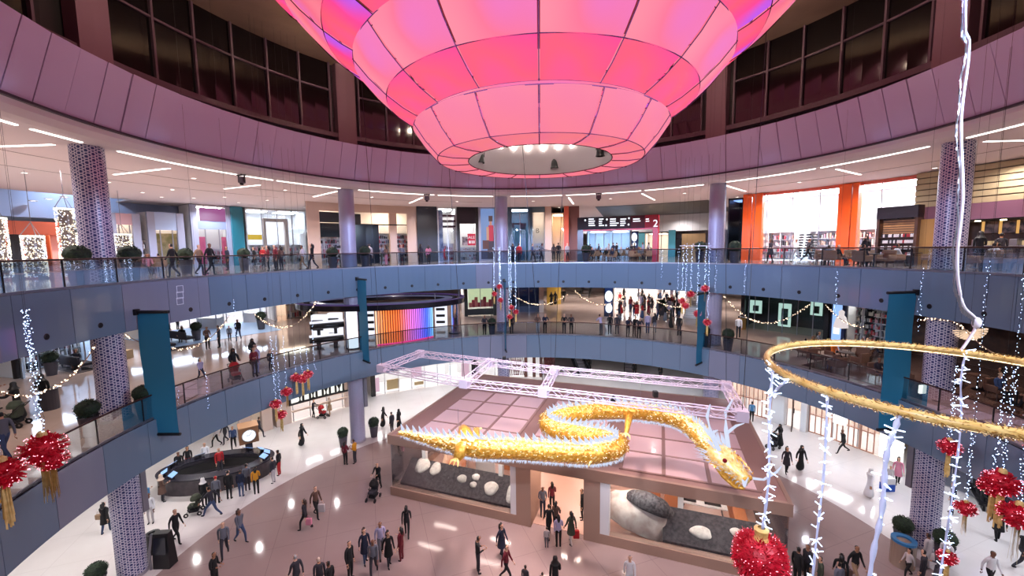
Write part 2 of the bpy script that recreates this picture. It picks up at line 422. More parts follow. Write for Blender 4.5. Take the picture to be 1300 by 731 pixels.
rad = [((145, 222), (215, 214)), ((-20, 187), (68, 184)), ((285, 240), (330, 235)), ((398, 250), (428, 243)), ((520, 258), (536, 251)), ((722, 251), (728, 259)),
       ((815, 246), (831, 254)), ((919, 235), (946, 243)), ((1062, 215), (1092, 222)), ((1250, 180), (1330, 178))]
radn = ['beside the crystal lantern column', 'over the crystal lanterns', 'over the purple-sign shop', 'beside the stone shopfront column', 'over the black wall panel', 'over the terracotta pillar', 'over the gantry numeral', 'beside the corridor column', 'over the orange pillared shop', 'over the coffee bar']
for (a, b) in rad:
    A, B = at(*a, ZC - .02), at(*b, ZC - .02); d = (B - A); n = Vector((-d.y, d.x, 0)).normalized() * .07
    mb = MB(); mb.hexa([A - n, B - n, B + n, A + n, A - n + Vector((0, 0, .03)), B - n + Vector((0, 0, .03)), B + n + Vector((0, 0, .03)), A + n + Vector((0, 0, .03))])
    tag(mb.build('linear_ceiling_light', M_STRIP), 'short straight light strip set in the ceiling ' + radn[rad.index((a, b))], 'ceiling light', 'straight ceiling strips')
dl = MB(); dl.lathe([(0, -.012), (.12, -.012), (.14, -.03), (.17, -.03), (.17, 0)], (0, 0, 0), 16); dlm = dl.mesh('trim_ring', M_WHITE)
dd = MB(); dd.lathe([(0, -.016), (.12, -.016)], (0, 0, 0), 16); ddm = dd.mesh('lens', M_DOWN)
for (px, py) in [(31, 219), (246, 226), (362, 241), (472, 250), (580, 255.5), (677, 255), (775, 252), (869, 245), (1015, 231), (1187, 213), (181, 244), (137, 231), (285, 250),
                 (219, 240.5), (246, 251), (303, 257), (339, 254), (936, 250), (205, 250), (710, 263)]:
    o = thing('ceiling_downlight', 'small round white downlight set flush in the upper gallery ceiling', 'ceiling light', at(px, py, ZC), 'upper ceiling downlights')
    obj('trim_ring', dlm, o); obj('lens', ddm, o)
for (Rr, a, b) in ((22.4, 100, 200), (22.4, -20, 40), (26.2, 140, 200)):
    MB().cbox(Rr, Rr + .05, a, b, ZC - .012, ZC + .01).build('trim_ceiling_joint', mat('joint_grey', (120, 112, 116), .8))['kind'] = 'structure'
# unseen projector bodies added to go with the fill spots on the viewer's side
for th in (205, 225, 245, 262, 280, 300, 320, 340):
    q = P3(17.45, th, 18.72); o = thing('stage_projector', 'black stage projector under the ceiling edge on the side facing the kiosk', 'spotlight', q, 'projectors facing the kiosk', radians(th))
    MB().bevbox((.1, 0, -.1), (.3, .28, .3), .05).build('body', M_DARK, o, world=False); MB().box((.1, 0, .12), (.06, .06, .16)).build('clamp_bar', M_DARK, o, world=False)
# projector lamps clamped under the ceiling edge
for (px, py, tz) in ((307, 231, 0), (542, 253, 0), (760, 253, 0)):
    q = onR(px, py, 17.7); q.z = 18.72
    o = thing('stage_projector', 'black stage projector clamped under the ceiling edge ' + {307: 'near the purple shop sign', 542: 'in front of the black shop wall', 760: 'above the wayfinding gantry'}[px], 'spotlight', q)
    MB().box(q + Vector((0, 0, .12)), (.5, .1, .06)).box(q + Vector((0, 0, .17)), (.06, .06, .12)).build('clamp_bar', M_DARK, o)
    MB().box(q + Vector((-.17, 0, -.08)), (.03, .1, .42)).box(q + Vector((.17, 0, -.08)), (.03, .1, .42)).build('yoke', M_DARK, o)
    MB().bevbox(q + Vector((0, 0, -.16)), (.28, .3, .34), .05).build('body', mat('grey_plastic', (96, 92, 100), .5), o)
    MB().cyl(q + Vector((0, -.02, -.43)), .09, .12, 14, .11).build('lens', M_BLACK, o)

# ================================================================== big ceiling lantern
def lantern_mat(name, cols, s, scale=.28):
    m = mat(name, (24, 9, 12), .6, spec=.2); N, L, b = nodes(m)
    g = N.new('ShaderNodeTexCoord'); n = N.new('ShaderNodeTexNoise'); n.inputs['Scale'].default_value = scale; n.inputs['Detail'].default_value = 1.5
    r = N.new('ShaderNodeValToRGB'); e = r.color_ramp.elements
    while len(e) < len(cols): e.new(.5)
    for i, (p, c) in enumerate(cols): e[i].position = p; e[i].color = lin(c)
    L.new(g.outputs['Object'], n.inputs['Vector']); L.new(n.outputs['Fac'], r.inputs['Fac'])
    L.new(r.outputs['Color'], b.inputs['Emission Color']); b.inputs['Emission Strength'].default_value = s; return m
ML_OUT = lantern_mat('lantern_pale_pink', [(.3, (236, 112, 186)), (.44, (250, 112, 140)), (.58, (255, 136, 150)), (.72, (234, 108, 176))], .80)
ML_UND = lantern_mat('lantern_hot_pink', [(.28, (190, 84, 228)), (.40, (252, 62, 140)), (.54, (255, 86, 112)), (.72, (246, 66, 176))], .84)
ML_LOW = lantern_mat('lantern_rose', [(.3, (240, 110, 160)), (.5, (246, 122, 134)), (.7, (236, 106, 152))], .80)
M_RIB = mat('lantern_rib', (62, 26, 42), .9, spec=.1)
lan = thing('ceiling_lantern', 'huge tiered pink glowing ceiling lantern with translucent panels and open round core', 'ceiling lamp', (CX, CY, 27.2))
T = [  # (r1,z1,r2,z2, material)
    (4.03, 18.0, 4.88, 19.08, ML_LOW), (2.84, 17.96, 4.03, 18.0, ML_LOW),
    (4.62, 19.28, 5.80, 19.98, ML_UND), (5.80, 19.98, 6.85, 21.05, ML_OUT),
    (6.55, 21.2, 7.75, 21.85, ML_UND), (7.75, 21.85, 9.0, 23.0, ML_OUT),
    (8.6, 23.2, 10.0, 24.0, ML_UND), (10.0, 24.0, 11.2, 25.6, ML_OUT)]
RO = -94 + 360 / 32 * 0
for (r1, z1, r2, z2, m) in T:
    pmx = MB(); g = .35; a = 22.5; n = 6; vs = []; fs = []
    for i in range(n + 1):
        t = radians(g + (a - 2 * g) * i / n); blg = sin(pi * i / n) * .03
        for (r, z) in ((r1, z1), ((r1 + r2) / 2 + .03, (z1 + z2) / 2 - .03), (r2, z2)):
            vs.append(((r + blg) * cos(t), (r + blg) * sin(t), z - 27.2))
    for i in range(n):
        for j in range(2): q = i * 3 + j; fs.append((q, q + 1, q + 4, q + 3))
    pmx.add(vs, fs); me = pmx.mesh('lantern_panel', m, True)
    for k in range(16):
        o = obj('lantern_panel', me, lan); o.rotation_euler = (0, 0, radians(RO + k * 22.5))
        rb = MB(); t = RO + k * 22.5; rb.tube([P3(r1 + .02, t, z1 - .025), P3((r1 + r2) / 2 + .055, t, (z1 + z2) / 2 - .06), P3(r2 + .02, t, z2 - .025)], .016, 5); rb.build('rib', M_RIB, lan)
    for (r, z) in ((r1, z1), (r2, z2)):
        MB().tube([P3(r, 360 * i / 96, z) for i in range(96)], .018, 5, closed=True).build('hoop', M_RIB, lan)
for (r1, z1, r2, z2) in ((4.88, 19.08, 4.62, 19.28), (6.85, 21.05, 6.55, 21.2), (9.0, 23.0, 8.6, 23.2), (11.2, 25.6, 10.5, 27.15)):
    MB().lathe([(r1, z1), (r2, z2)], (CX, CY, 0), 96).build('tier_lip', ML_OUT, lan)
MB().lathe([(2.84, 17.98), (2.75, 18.25), (2.35, 19.3), (1.9, 19.35), (0, 19.35)], (CX, CY, 0), 48).build('core', mat('core_white', (205, 196, 200), .5), lan, smooth=True)
for k in range(22):
    t = k * 360 / 22; q = P3(2.36, t, 19.0)
    MB().lathe([(0, -.06), (.055, -.055), (.075, 0), (.05, .08)], q, 10).build('bulb', emis('core_bulb', (255, 240, 225), 22), lan)
for (px, py) in ((610, 201), (704, 208), (762, 192)):
    q = at(px, py, 18.4)
    o = thing('core_spotlight', 'black theatre spotlight hanging inside the lantern core ' + {610: 'by the rim beside the thin cable', 704: 'below the row of bulbs', 762: 'partly hidden by the rim'}[px], 'spotlight', q)
    MB().tube([q + Vector((-.16, 0, .05)), q + Vector((-.17, 0, .3)), q + Vector((0, 0, .42)), q + Vector((.17, 0, .3)), q + Vector((.16, 0, .05))], .02, 6).build('yoke', M_BLACK, o)
    MB().lathe([(.0, .25), (.12, .24), (.15, .1), (.16, -.12), (.19, -.2), (.15, -.2)], q, 16).build('body', M_BLACK, o)
    MB().lathe([(0, -.16), (.15, -.16)], q, 14).build('lens', mat('lens_glass', (90, 80, 90), .1), o)
    MB().tube([q + Vector((0, 0, .4)), q + Vector((0, 0, .95))], .015, 5).build('hanger', M_BLACK, o)
# ================================================================== storefronts
M_SHOPWALL = mat('shop_white', (232, 228, 226), .6)
M_CREAM = mat('cream_stone', (196, 172, 158), .5)
M_GREYPIL = mat('grey_pilaster', (150, 152, 172), .4)
M_ORANGE = mat('orange_gloss', (232, 92, 26), .35)
M_TEAL = mat('teal_glass', (40, 110, 128), .15)
M_WOOD = noisy('walnut', (82, 52, 38), (60, 38, 28), 3, .5)
def lampmat(name, c, s): return emis('shoplamp_' + name, c, s)
LW, LC, LP = lampmat('white', (255, 250, 246), 16.0), lampmat('warm', (255, 226, 196), 13), lampmat('cool', (226, 238, 255), 16.0)
GOODS = [mat('goods_%d' % i, c, .6) for i, c in enumerate([(176, 50, 60), (36, 34, 40), (228, 222, 220), (186, 160, 140), (120, 124, 140), (200, 150, 160), (70, 66, 74), (214, 204, 190)])]
def rect(mb, R, px1, px2, z1, z2, t=.15, n=None):
    a, b = TH(px1, R), TH(px2, R); return mb.cbox(R, R + t, min(a, b), max(a, b), z1, z2, n or max(1, int(abs(a - b) / 2)))
def shop(label, R, zf, pxl, pxr, zt, depth=4.5, lamp=LW, wall=None, pil=None, pilw=.5, header=None, panes=3, glz=True, back=None, floor=None, name='storefront', ceil=None):
    wall = wall or M_SHOPWALL; b, a = TH(pxl, R), TH(pxr, R); a, b = min(a, b), max(a, b); Rb = R + depth
    root = thing(name, label, 'shop', P3(R, (a + b) / 2, zf))
    hz = ceil or zt - .1
    w = degrees(.12 / Rb)
    MB().cbox(Rb, Rb + .12, a, b, zf, zt).build('back_wall', back or wall, root)
    for t in (a, b - w): MB().cbox(R + .1, Rb, t, t + w, zf, zt, 1).build('side_wall', wall, root)
    MB().cbox(R + .05, Rb, a, b, hz, hz + .08).build('shop_ceiling', wall, root)
    n = max(1, round((b - a) / 5)); s = (b - a) / n
    for i in range(n): MB().cbox(R + depth * .25, R + depth * .72, a + s * (i + .18), a + s * (i + .82), hz - .06, hz - .005, 1).build('ceiling_lamp', lamp, root)
    if floor: MB().cbox(R + .1, Rb, a, b, zf + .005, zf + .02).build('shop_floor', floor, root)
    if pil:
        pw = degrees(pilw / R)
        for t in (a, b - pw): MB().cbox(R - .12, R + .2, t, t + pw, zf, zt, 1).build('pilaster', pil, root)
    zh = zt
    if header:
        zh = zt - header[0]; MB().cbox(R - .06, R + .15, a, b, zh, zt).build('header', header[1], root)
    if glz:
        s = (b - a) / panes
        for i in range(panes):
            MB().cbox(R + .02, R + .035, a + s * i + .05, a + s * (i + 1) - .05, zf + .08, min(zh, hz) - .05, 1).build('glass_pane', M_SHOPGLASS, root)
            if i: MB().cbox(R, R + .06, a + s * i - .06, a + s * i + .06, zf, min(zh, hz), 1).build('mullion', M_STEEL, root)
    return root, a, b
def shelf(label, R, px, zf, wid, hgt, rows, m, lit=None, dens=8, group=None, dep=.4):
    th = TH(px, R); q = P3(R, th, zf); root = thing('display_shelf', label, 'shelf', q, group, radians(th + 90))
    fr = MB()
    for sx in (-1, 1): fr.box((sx * wid / 2, 0, hgt / 2), (.05, dep, hgt))
    fr.box((0, -dep / 2 + .02, hgt / 2), (wid, .03, hgt)).box((0, 0, hgt), (wid + .05, dep, .05)); fr.build('cabinet', m, root, world=False)
    rnd = random.Random(int(px * 7 + rows)); gd = MB()
    for r in range(rows):
        z = .12 + r * (hgt - .2) / rows
        MB().box((0, 0, z), (wid - .04, dep - .04, .03)).build('shelf_board', lit or m, root, world=False)
        n = max(2, int(dens * wid / 2))
        for i in range(n):
            h = (hgt / rows) * rnd.uniform(.35, .75); gd.k = rnd.randrange(len(GOODS))
            gd.box(((i + .5) / n * (wid - .15) - (wid - .15) / 2, rnd.uniform(-.02, .08), z + .015 + h / 2), (wid / n * rnd.uniform(.35, .75), dep * .55, h))
    gd.build('goods', GOODS, root, world=False, kind='stuff'); return root
def textmesh(name, s, size, m, parent, loc, rot, ext=.01, align='CENTER'):
    cu = bpy.data.curves.new(name, 'FONT'); cu.body = s; cu.size = size; cu.extrude = ext; cu.align_x = align; cu.align_y = 'CENTER'
    o = bpy.data.objects.new(name, cu); COL.objects.link(o); dg = bpy.context.evaluated_depsgraph_get(); dg.update()
    me = bpy.data.meshes.new_from_object(o.evaluated_get(dg)); bpy.data.objects.remove(o); bpy.data.curves.remove(cu)
    me.materials.clear(); me.materials.append(m); t = obj(name, me, parent); t.location = loc; t.rotation_euler = rot; return t
def face_in(th): return (radians(90), 0, radians(th - 90))      # text read from the atrium

# ---- shells around the galleries
struct('wall_ground_far', MB().lathe([(46, 0), (46, 5.6)], (CX, CY, 0), 90), mat('far_wall', (200, 190, 186), .7))
struct('wall_middle_far', MB().lathe([(52, Z1), (52, 11.4)], (CX, CY, 0), 90), mat('far_wall_2', (196, 188, 186), .7))
struct('wall_upper_far', MB().cbox(52, 52.3, -40, 222, Z2, 22), mat('far_wall_3', (186, 178, 180), .7))
struct('ceiling_corridor', MB().cbox(36.4, 52, 48, 152, ZC, ZC + .1), M_CEIL)
struct('ceiling_corridor_blue', MB().cbox(36.4, 52, 152, 205, 21.0, 21.1), mat('navy_ceiling', (30, 52, 92), .6))
struct('wall_bulkhead', MB().cbox(39.5, 40, 138, 205, 17.3, 19.35), mat('blue_white_bulkhead', (176, 190, 220), .6))
for i, px in enumerate((6, 23, 42, 62, 82)):
    o = thing('ceiling_downlight', 'bluish downlight in a row on the navy ceiling above the crystal lanterns', 'ceiling light', atY(px, 259 - i * 2.3, 30.5), 'navy ceiling downlights')
    obj('trim_ring', dlm, o); obj('lens', ddm, o); o.scale = (1.5, 1.5, 1.5)

# ---- upper gallery, wide bay with taller shops (set further back)
RA = 36.0; RB = 27.0
r, a, b = shop('brown shopfront with dark openings behind the crystal lanterns', RA, Z2, -40, 93, ZZ(40, 281, RA), 4, LC, wall=mat('rust_wall', (146, 66, 38), .6), header=(.9, mat('rust_header', (150, 62, 34), .5)), glz=False, panes=4)
for px1, px2, m in ((12, 28, M_BLACK), (46, 58, M_BLACK), (66, 82, mat('rose_glow', (230, 150, 130), .5))):
    rect(MB(), RA + .5, px1, px2, Z2, ZZ(px1, 296, RA)).build('opening_screen', m, r)
r, a, b = shop('pale shop with gold glittering window display and rosy lintel', RA, Z2, 140, 181, ZZ(160, 271, RA), 1.7, LC, header=(.9, mat('rosy_lintel', (196, 160, 166), .5)), pil=M_GREYPIL, pilw=.5)
shelf('cream display of glittering gifts in the rosy-lintel shop window', RA + .8, 162, Z2, 3.2, 2.3, 4, M_CREAM, dens=14)
r, a, b = shop('shop with cream mural window and pale blue fascia between grey pilasters', RA, Z2, 190, 236, ZZ(212, 270, RA), 1.7, LC, header=(1.5, mat('pale_blue', (168, 184, 214), .5)), pil=M_GREYPIL, pilw=.5)
mural = noisy('cream_mural', (214, 184, 140), (150, 140, 80), 1.6, .6)
rect(MB(), RA + .8, 200, 233, Z2 + .3, ZZ(215, 296, RA)).build('mural_panel', mural, r)
rect(MB(), RA + .7, 195, 200, Z2 + .4, ZZ(215, 305, RA)).build('red_stripe_panel', mat('red_panel', (170, 50, 60), .5), r)
r, a, b = shop('bright pink and white shop below a purple sign', RA, Z2, 245, 297, ZC - .05, 2.4, LW, pil=M_GREYPIL, pilw=.5)
rect(MB(), RA - .1, 258, 294, ZZ(270, 281, RA), ZZ(270, 264.5, RA)).build('sign_box', emis('purple_sign', (158, 84, 142), .75), r)
rect(MB(), RA - .08, 247, 297, ZZ(270, 291, RA), ZZ(270, 281, RA)).build('grey_band', mat('grey_band', (120, 130, 160), .4), r)
for px1, px2 in ((255, 263), (283, 296)): rect(MB(), RA + 1.5, px1, px2, Z2 + .2, ZZ(270, 300, RA)).build('pink_screen', mat('pink_screen', (236, 110, 150), .5), r)
shelf('white counter shelf of small goods in the pink and white shop', RA + 2.2, 273, Z2, 2.0, 1.6, 3, M_WHITE, dens=12)
o = tag(rect(MB(), RA - .4, 297, 312, Z2, ZC - .05, .5).build('glass_pillar', M_TEAL), 'tall teal glass pillar beside the purple-sign shop', 'pillar')
r, a, b = shop('tall white glass shop with yellow band and stone portal', RA, Z2, 315, 391, ZC - .05, 5, LP, panes=4)
rect(MB(), RA + .8, 316, 334, ZZ(330, 304, RA), ZZ(330, 297.5, RA)).build('yellow_band', emis('yellow_band', (240, 196, 50), .8), r)
for x1, x2, y in ((337, 340, 277), (364, 368, 279)): rect(MB(), RA + .6, x1, x2, Z2, ZZ(350, y, RA), .6).build('portal_jamb', M_CREAM, r)
rect(MB(), RA + .6, 337, 368, ZZ(350, 281, RA), ZZ(350, 277, RA), .6).build('portal_lintel', M_CREAM, r)
q = onR(378, 293, RA + 1.5); MB().ball(q, 1.0, 18, 8, .35).build('pendant_shade', emis('pendant_shade', (240, 244, 255), 1.1), r, smooth=True)
for i, px in enumerate((320, 328, 352, 374)):
    shelf('shelf of colourful clothes inside the tall white glass shop', RA + 2.5, px, Z2, 1.6, 2.0, 3, M_WHITE, dens=10, group='clothes shelves in the white glass shop')

# ---- upper gallery, straight across
zt = ZZ(450, 258, RB + 1)
RG = 27.3
wallg = MB(); gw = thing('stone_shopfront', 'beige stone shopfront with a tall opening, dark panel and shoe shelves', 'shop', P3(RG, TH(460, RG), Z2))
rect(MB(), RG, 392, 408, Z2, ZC).build('stone_pier', M_CREAM, gw); rect(MB(), RG, 518, 531, Z2, ZC).build('stone_pier', M_CREAM, gw)
rect(MB(), RG, 408, 518, ZZ(450, 269, RG), ZC).build('stone_lintel', M_CREAM, gw)
rect(MB(), RG + 4, 400, 525, Z2, ZC).build('back_wall', M_SHOPWALL, gw); rect(MB(), RG + .1, 405, 520, ZC - .2, ZC - .1, 3.9).build('shop_ceiling', M_SHOPWALL, gw)
rect(MB(), RG + 1.2, 412, 440, ZC - .3, ZC - .22, 2).build('ceiling_lamp', LC, gw); rect(MB(), RG + 1.2, 484, 515, ZC - .3, ZC - .22, 2).build('ceiling_lamp', LC, gw)
for x1, x2, y1, y2, m in ((408, 438, 283, 270, M_DARK), (408, 438, 301, 285, M_BLACK), (449, 482, 340, 285, mat('navy_black_panel', (14, 17, 28), .15)), (449, 460, 284, 271, M_DARK)):
    rect(MB(), RG + .3, x1, x2, max(Z2, ZZ(450, y1, RG)), ZZ(450, y2, RG), .08).build('dark_panel', m, gw)
rect(MB(), RG + .3, 408, 518, ZZ(450, 285, RG), ZZ(450, 283.5, RG), .08).build('transom', M_DARK, gw)
rect(MB(), RG + .4, 496, 505, Z2, ZC - .2, .5).build('inner_column', M_CREAM, gw)
for i, (x1, x2) in enumerate(((408, 437), (483, 495), (506, 517))): rect(MB(), RG + .2, x1, x2, Z2 + .05, ZZ(450, 286, RG), .02).build('glass_pane', M_SHOPGLASS, gw)
for i, (px, lb) in enumerate(((418, 'by the dark window'), (428, 'beside the lattice column'), (490, 'behind the black panel'), (511, 'beside the stone pier'))):
    shelf('white lit shelf of shoes in the beige stone shopfront ' + lb, RG + 2.2, px, Z2, 2.0, 3.0, 6, M_WHITE, dens=10)
o = tag(rect(MB(), RB, 531, 556, Z2, ZC, .4).build('black_wall_panel', M_BLACK), 'tall matte black wall panel between the stone shopfront and the sale shop', 'wall panel')
r, a, b = shop('white shop with dark slatted ceiling and a photo banner at its door', RB, Z2, 557, 581, ZC, 5, LW, panes=2)
for k in range(3): rect(MB(), RB + .4, 562, 581, ZZ(570, 288 - 7 * k, RB), ZZ(570, 286 - 7 * k, RB), 1.5).build('ceiling_slat', M_DARK, r)
rect(MB(), RB + .2, 556, 563, Z2, ZZ(560, 266, RB), .1).build('photo_banner', noisy('banner_print', (180, 190, 215), (60, 70, 110), 1.2, .5), r)
rect(MB(), RB + 1.0, 557, 565, Z2 + .4, ZZ(560, 316, RB), .1).build('red_notice', emis('red_notice', (220, 40, 60), .8), r)
shelf('white shelf of bags in the slatted-ceiling shop', RB + 3, 572, Z2, 2.0, 1.9, 3, M_WHITE)
r, a, b = shop('black framed shop portal showing a red sale poster', RB, Z2, 581, 608, ZC, 4.5, LW, pil=M_BLACK, pilw=.28, header=(ZC - ZZ(594, 284, RB), mat('navy_black', (14, 16, 26), .3)), panes=1)
for k in range(3): shelf('white tier of black shoes below the sale poster', RB + 1.4 + k * .8, 594, Z2, 3.0, .9 + .3 * k, 2 + k, M_WHITE, dens=9, group='shoe tiers in the sale shop')
th = TH(598, RB + 1); pz = ZZ(598, 304, RB + 1); po = P3(RB + 1, th, pz)
ps = thing('sale_poster', 'red square sale poster beside a portrait photo, hung in the black framed shop', 'poster', P3(RB + 1, th, pz - .6))
rect(MB(), RB + 1, 594, 604, pz - .62, pz + .62, .05).build('red_board', emis('sale_red', (225, 40, 72), .9), ps)
rect(MB(), RB + 1, 587, 594, pz - .62, pz + .3, .05).build('portrait_board', noisy('portrait_print', (220, 190, 180), (80, 50, 50), 2.2, .5), ps)
textmesh('lettering', 'SALE', .42, emis('sale_white', (255, 240, 240), 1), ps, P3(RB + .985, th, pz + .22) - ps.location, face_in(th))
for x1, x2 in ((595.5, 598), (599, 600.5), (601.2, 602.8)): rect(MB(), RB + .985, x1, x2, pz - .42, pz - .12, .012, 1).build('blurred_character', _MC[('sale_white',)], ps)
# tall fashion billboard: flat print built from shapes
bb = thing('fashion_billboard', 'tall backlit fashion billboard of a figure in red top with brown handbag', 'billboard', P3(RB, TH(620, RB), Z2))
rect(MB(), RB, 608, 629, Z2, ZC).build('frame', M_GREYPIL, bb)
rect(MB(), RB - .03, 611, 628, Z2 + .2, ZC - .15, .03).build('print_sky', emis('billboard_sky', (120, 150, 205), .7), bb)
rect(MB(), RB - .045, 611, 628, Z2 + .2, ZZ(620, 318, RB), .015).build('print_ground', emis('billboard_ground', (70, 70, 110), .6), bb)
for (x1, x2, y1, y2, c) in ((620.5, 627, 306, 286, (196, 40, 70)), (622, 625, 286, 278, (190, 130, 110)), (618, 622, 312, 288, (200, 150, 125)), (613, 622, 316, 305, (92, 50, 48)), (619, 627, 334, 306, (60, 50, 70)), (621, 626, 281, 274, (70, 40, 40))):
    rect(MB(), RB - .06, x1, x2, max(Z2 + .2, ZZ(620, y1, RB)), ZZ(620, y2, RB), .015, 1).build('print_shape', emis('billboard_%d_%d' % (x1, c[0]), c, .75), bb)
r, a, b = shop('dark teal glass shop with bright white interior', RB, Z2, 645, 676, ZC, 5, LP, wall=mat('teal_wall', (60, 96, 116), .4), header=(.25, mat('teal_dark', (24, 52, 70), .3)), pil=mat('teal_dark', (24, 52, 70), .3), pilw=.45, panes=2)
rect(MB(), RB + .2, 645, 668, ZZ(655, 285, RB), ZZ(655, 283, RB), .1).build('transom', mat('teal_dark'), r)
for x1, x2 in ((646, 653), (661, 668)): rect(MB(), RB + .3, x1, x2, Z2, ZZ(655, 284, RB), .1).build('teal_panel', mat('teal_panel', (30, 74, 96), .2), r)
r, a, b = shop('small white boutique with a wooden rafter display and black logo letter', RB, Z2, 676, 692, ZC, 4, LC, header=(.6, mat('teal_smoke', (70, 96, 110), .2)), panes=1)
textmesh('lettering', 'B', .7, M_BLACK, r, P3(RB - .05, TH(682.5, RB), ZZ(682, 293, RB)) - r.location, face_in(TH(682.5, RB)))
shelf('white shelf of small boxes in the boutique with black logo letter', RB + 2, 682, Z2, 1.4, 1.8, 4, M_WHITE)
tag(rect(MB(), RB - .1, 692, 700, Z2, ZC, .6).build('stone_pillar', M_CREAM), 'beige stone pillar between the boutique and the cream-lit shop', 'pillar')
r, a, b = shop('cream-lit shop beside a terracotta pillar', RB, Z2, 700, 716, ZZ(708, 270, RB), 4, LC, wall=mat('warm_cream', (240, 214, 186), .5), panes=1)
tag(rect(MB(), RB - .1, 716, 722, Z2, ZC, .6).build('terracotta_pillar', mat('terracotta', (190, 84, 62), .5)), 'terracotta red pillar at the corner of the corridor', 'pillar')
tag(rect(MB(), RB + .3, 722, 735, Z2, ZC, .3).build('corner_wall', mat('brown_wall', (112, 74, 72), .6)), 'brown return wall between the terracotta pillar and the gantry', 'wall panel')

# ---- corridor behind the wayfinding gantry
struct('wall_corridor_side', MB().cbox(29, 44, 80, 80.6, Z2, ZC), mat('corridor_wall', (150, 130, 130), .6))
tag(MB().cbox(28.5, 50, 52, 74, ZC - .04, ZC - .02).build('ceiling_recess_panel', M_BLACK), 'black recessed ceiling field above the wayfinding gantry', 'ceiling panel')
tag(MB().cbox(44, 44.4, 48, 79, 16.6, ZC - .08).build('corridor_bulkhead', M_WHITE), 'white bulkhead at the end of the upper corridor', 'bulkhead')
for (x1, x2, y, R, c, lb) in ((865, 895, 297, 43, (168, 136, 96), 'tan panelled wall at the end of the upper corridor'), (848, 857, 292, 38, (70, 150, 165), 'teal board standing in the upper corridor beside the tan wall'),
        (809, 818, 296, 36, (90, 160, 172), 'teal board standing behind the blue totem in the corridor'), (857, 865, 303, 42, (30, 26, 30), 'black doorway panel beside the tan corridor wall')):
    tag(rect(MB(), R, x1, x2, Z2, ZZ(x1, y, R), .2).build('corridor_screen', mat('corr_%d' % x1, c, .5)), lb, 'wall panel')
r, a, b = shop('bright shop with white diagonal display at the end of the corridor', 45, Z2, 818, 850, 16.5, 4, LC, panes=3)
r2_, a, b = shop('pale blue-white shop seen through the gantry', 42, Z2, 745, 800, 16.9, 5, LP, panes=5, wall=mat('bluish', (170, 190, 210), .5))
tt = thing('totem_screen', 'tall dark blue advertising totem with glowing white emblem', 'totem', P3(33, TH(805.5, 33), Z2))
rect(MB(), 33, 801, 810, Z2, ZZ(805, 293.5, 33), .3).build('casing', mat('navy_casing', (16, 24, 52), .3), tt)
rect(MB(), 32.97, 802, 809, Z2 + .4, ZZ(805, 295, 33), .03).build('screen', emis('navy_screen', (20, 50, 110), .6), tt)
q = onR(805.3, 301, 32.9); MB().ball(q, .33, 10, 8, 1.5).build('emblem', emis('emblem_white', (235, 245, 255), 1.2), tt)
q = onR(805.3, 310, 32.9); MB().ball(q, .22, 10, 8, 1.0).build('emblem', emis('emblem_white'), tt) if False else MB().ball(q, .22, 10, 8, 1.0).build('emblem', _MC[('emblem_white',)], tt)
# gantry
RGY = 21.0; thL, thR = TH(733, RGY), TH(835, RGY); zg1, zg2 = ZZ(785, 290.5, RGY), ZZ(785, 274.5, RGY)
gy = thing('wayfinding_gantry', 'wide wayfinding gantry, black shading to red, with white directions and numeral 2', 'sign', P3(RGY, (thL + thR) / 2, Z2))
MB().cbox(RGY, RGY + .4, TH(740, RGY), thL, Z2, zg2, 1).build('black_leg', mat('gantry_black', (20, 14, 22), .3), gy)
MB().cbox(RGY, RGY + .4, thR, TH(828, RGY), Z2, zg2, 1).build('red_leg', mat('gantry_red', (178, 26, 46), .35, emit=(178, 26, 46), es=.12), gy)
cells = [(733, 770, (22, 16, 28)), (770, 800, (34, 14, 26)), (800, 818, (70, 12, 30)), (818, 835, (140, 20, 40))]
for x1, x2, c in cells: MB().cbox(RGY, RGY + .38, TH(x2, RGY), TH(x1, RGY), zg1, zg2, 2).build('header_box', mat('gantry_%d' % x1, c, .7), gy)
MB().cbox(RGY - .01, RGY + .38, TH(828, RGY), TH(740, RGY), zg1 - .12, zg1, 4).build('red_edge', _MC[('gantry_red',)], gy)
M_SIGNW = emis('sign_white', (240, 244, 255), 1.3)
rnd = random.Random(3)
for (x1, x2) in ((747, 757), (760, 767), (774, 785), (787, 795), (803, 813), (819, 824)):
    mb = MB()
    for k in range(4 if x1 < 800 else 2):
        y = 277.5 + k * 2.7; e = rnd.uniform(.55, 1); rect(mb, RGY - .03, x1, x1 + (x2 - x1) * e, ZZ(x1, y + 1.3, RGY), ZZ(x1, y, RGY), .02, 1)
    mb.build('direction_text', M_SIGNW, gy, kind='stuff')
for (x, y, w) in ((743, 279.5, 1.8), (770.5, 278.5, 1.8), (798.5, 277, 1.8), (769.5, 286, 1.8), (798, 285, 1.8)):
    mb = MB(); q = onR(x, y, RGY - .02); mb.octa(q, .1); mb.build('arrow_symbol', M_SIGNW, gy)
textmesh('numeral', '2', .85, M_SIGNW, gy, P3(RGY - .03, TH(831.5, RGY), ZZ(831, 284, RGY)) - gy.location, face_in(TH(831.5, RGY)))

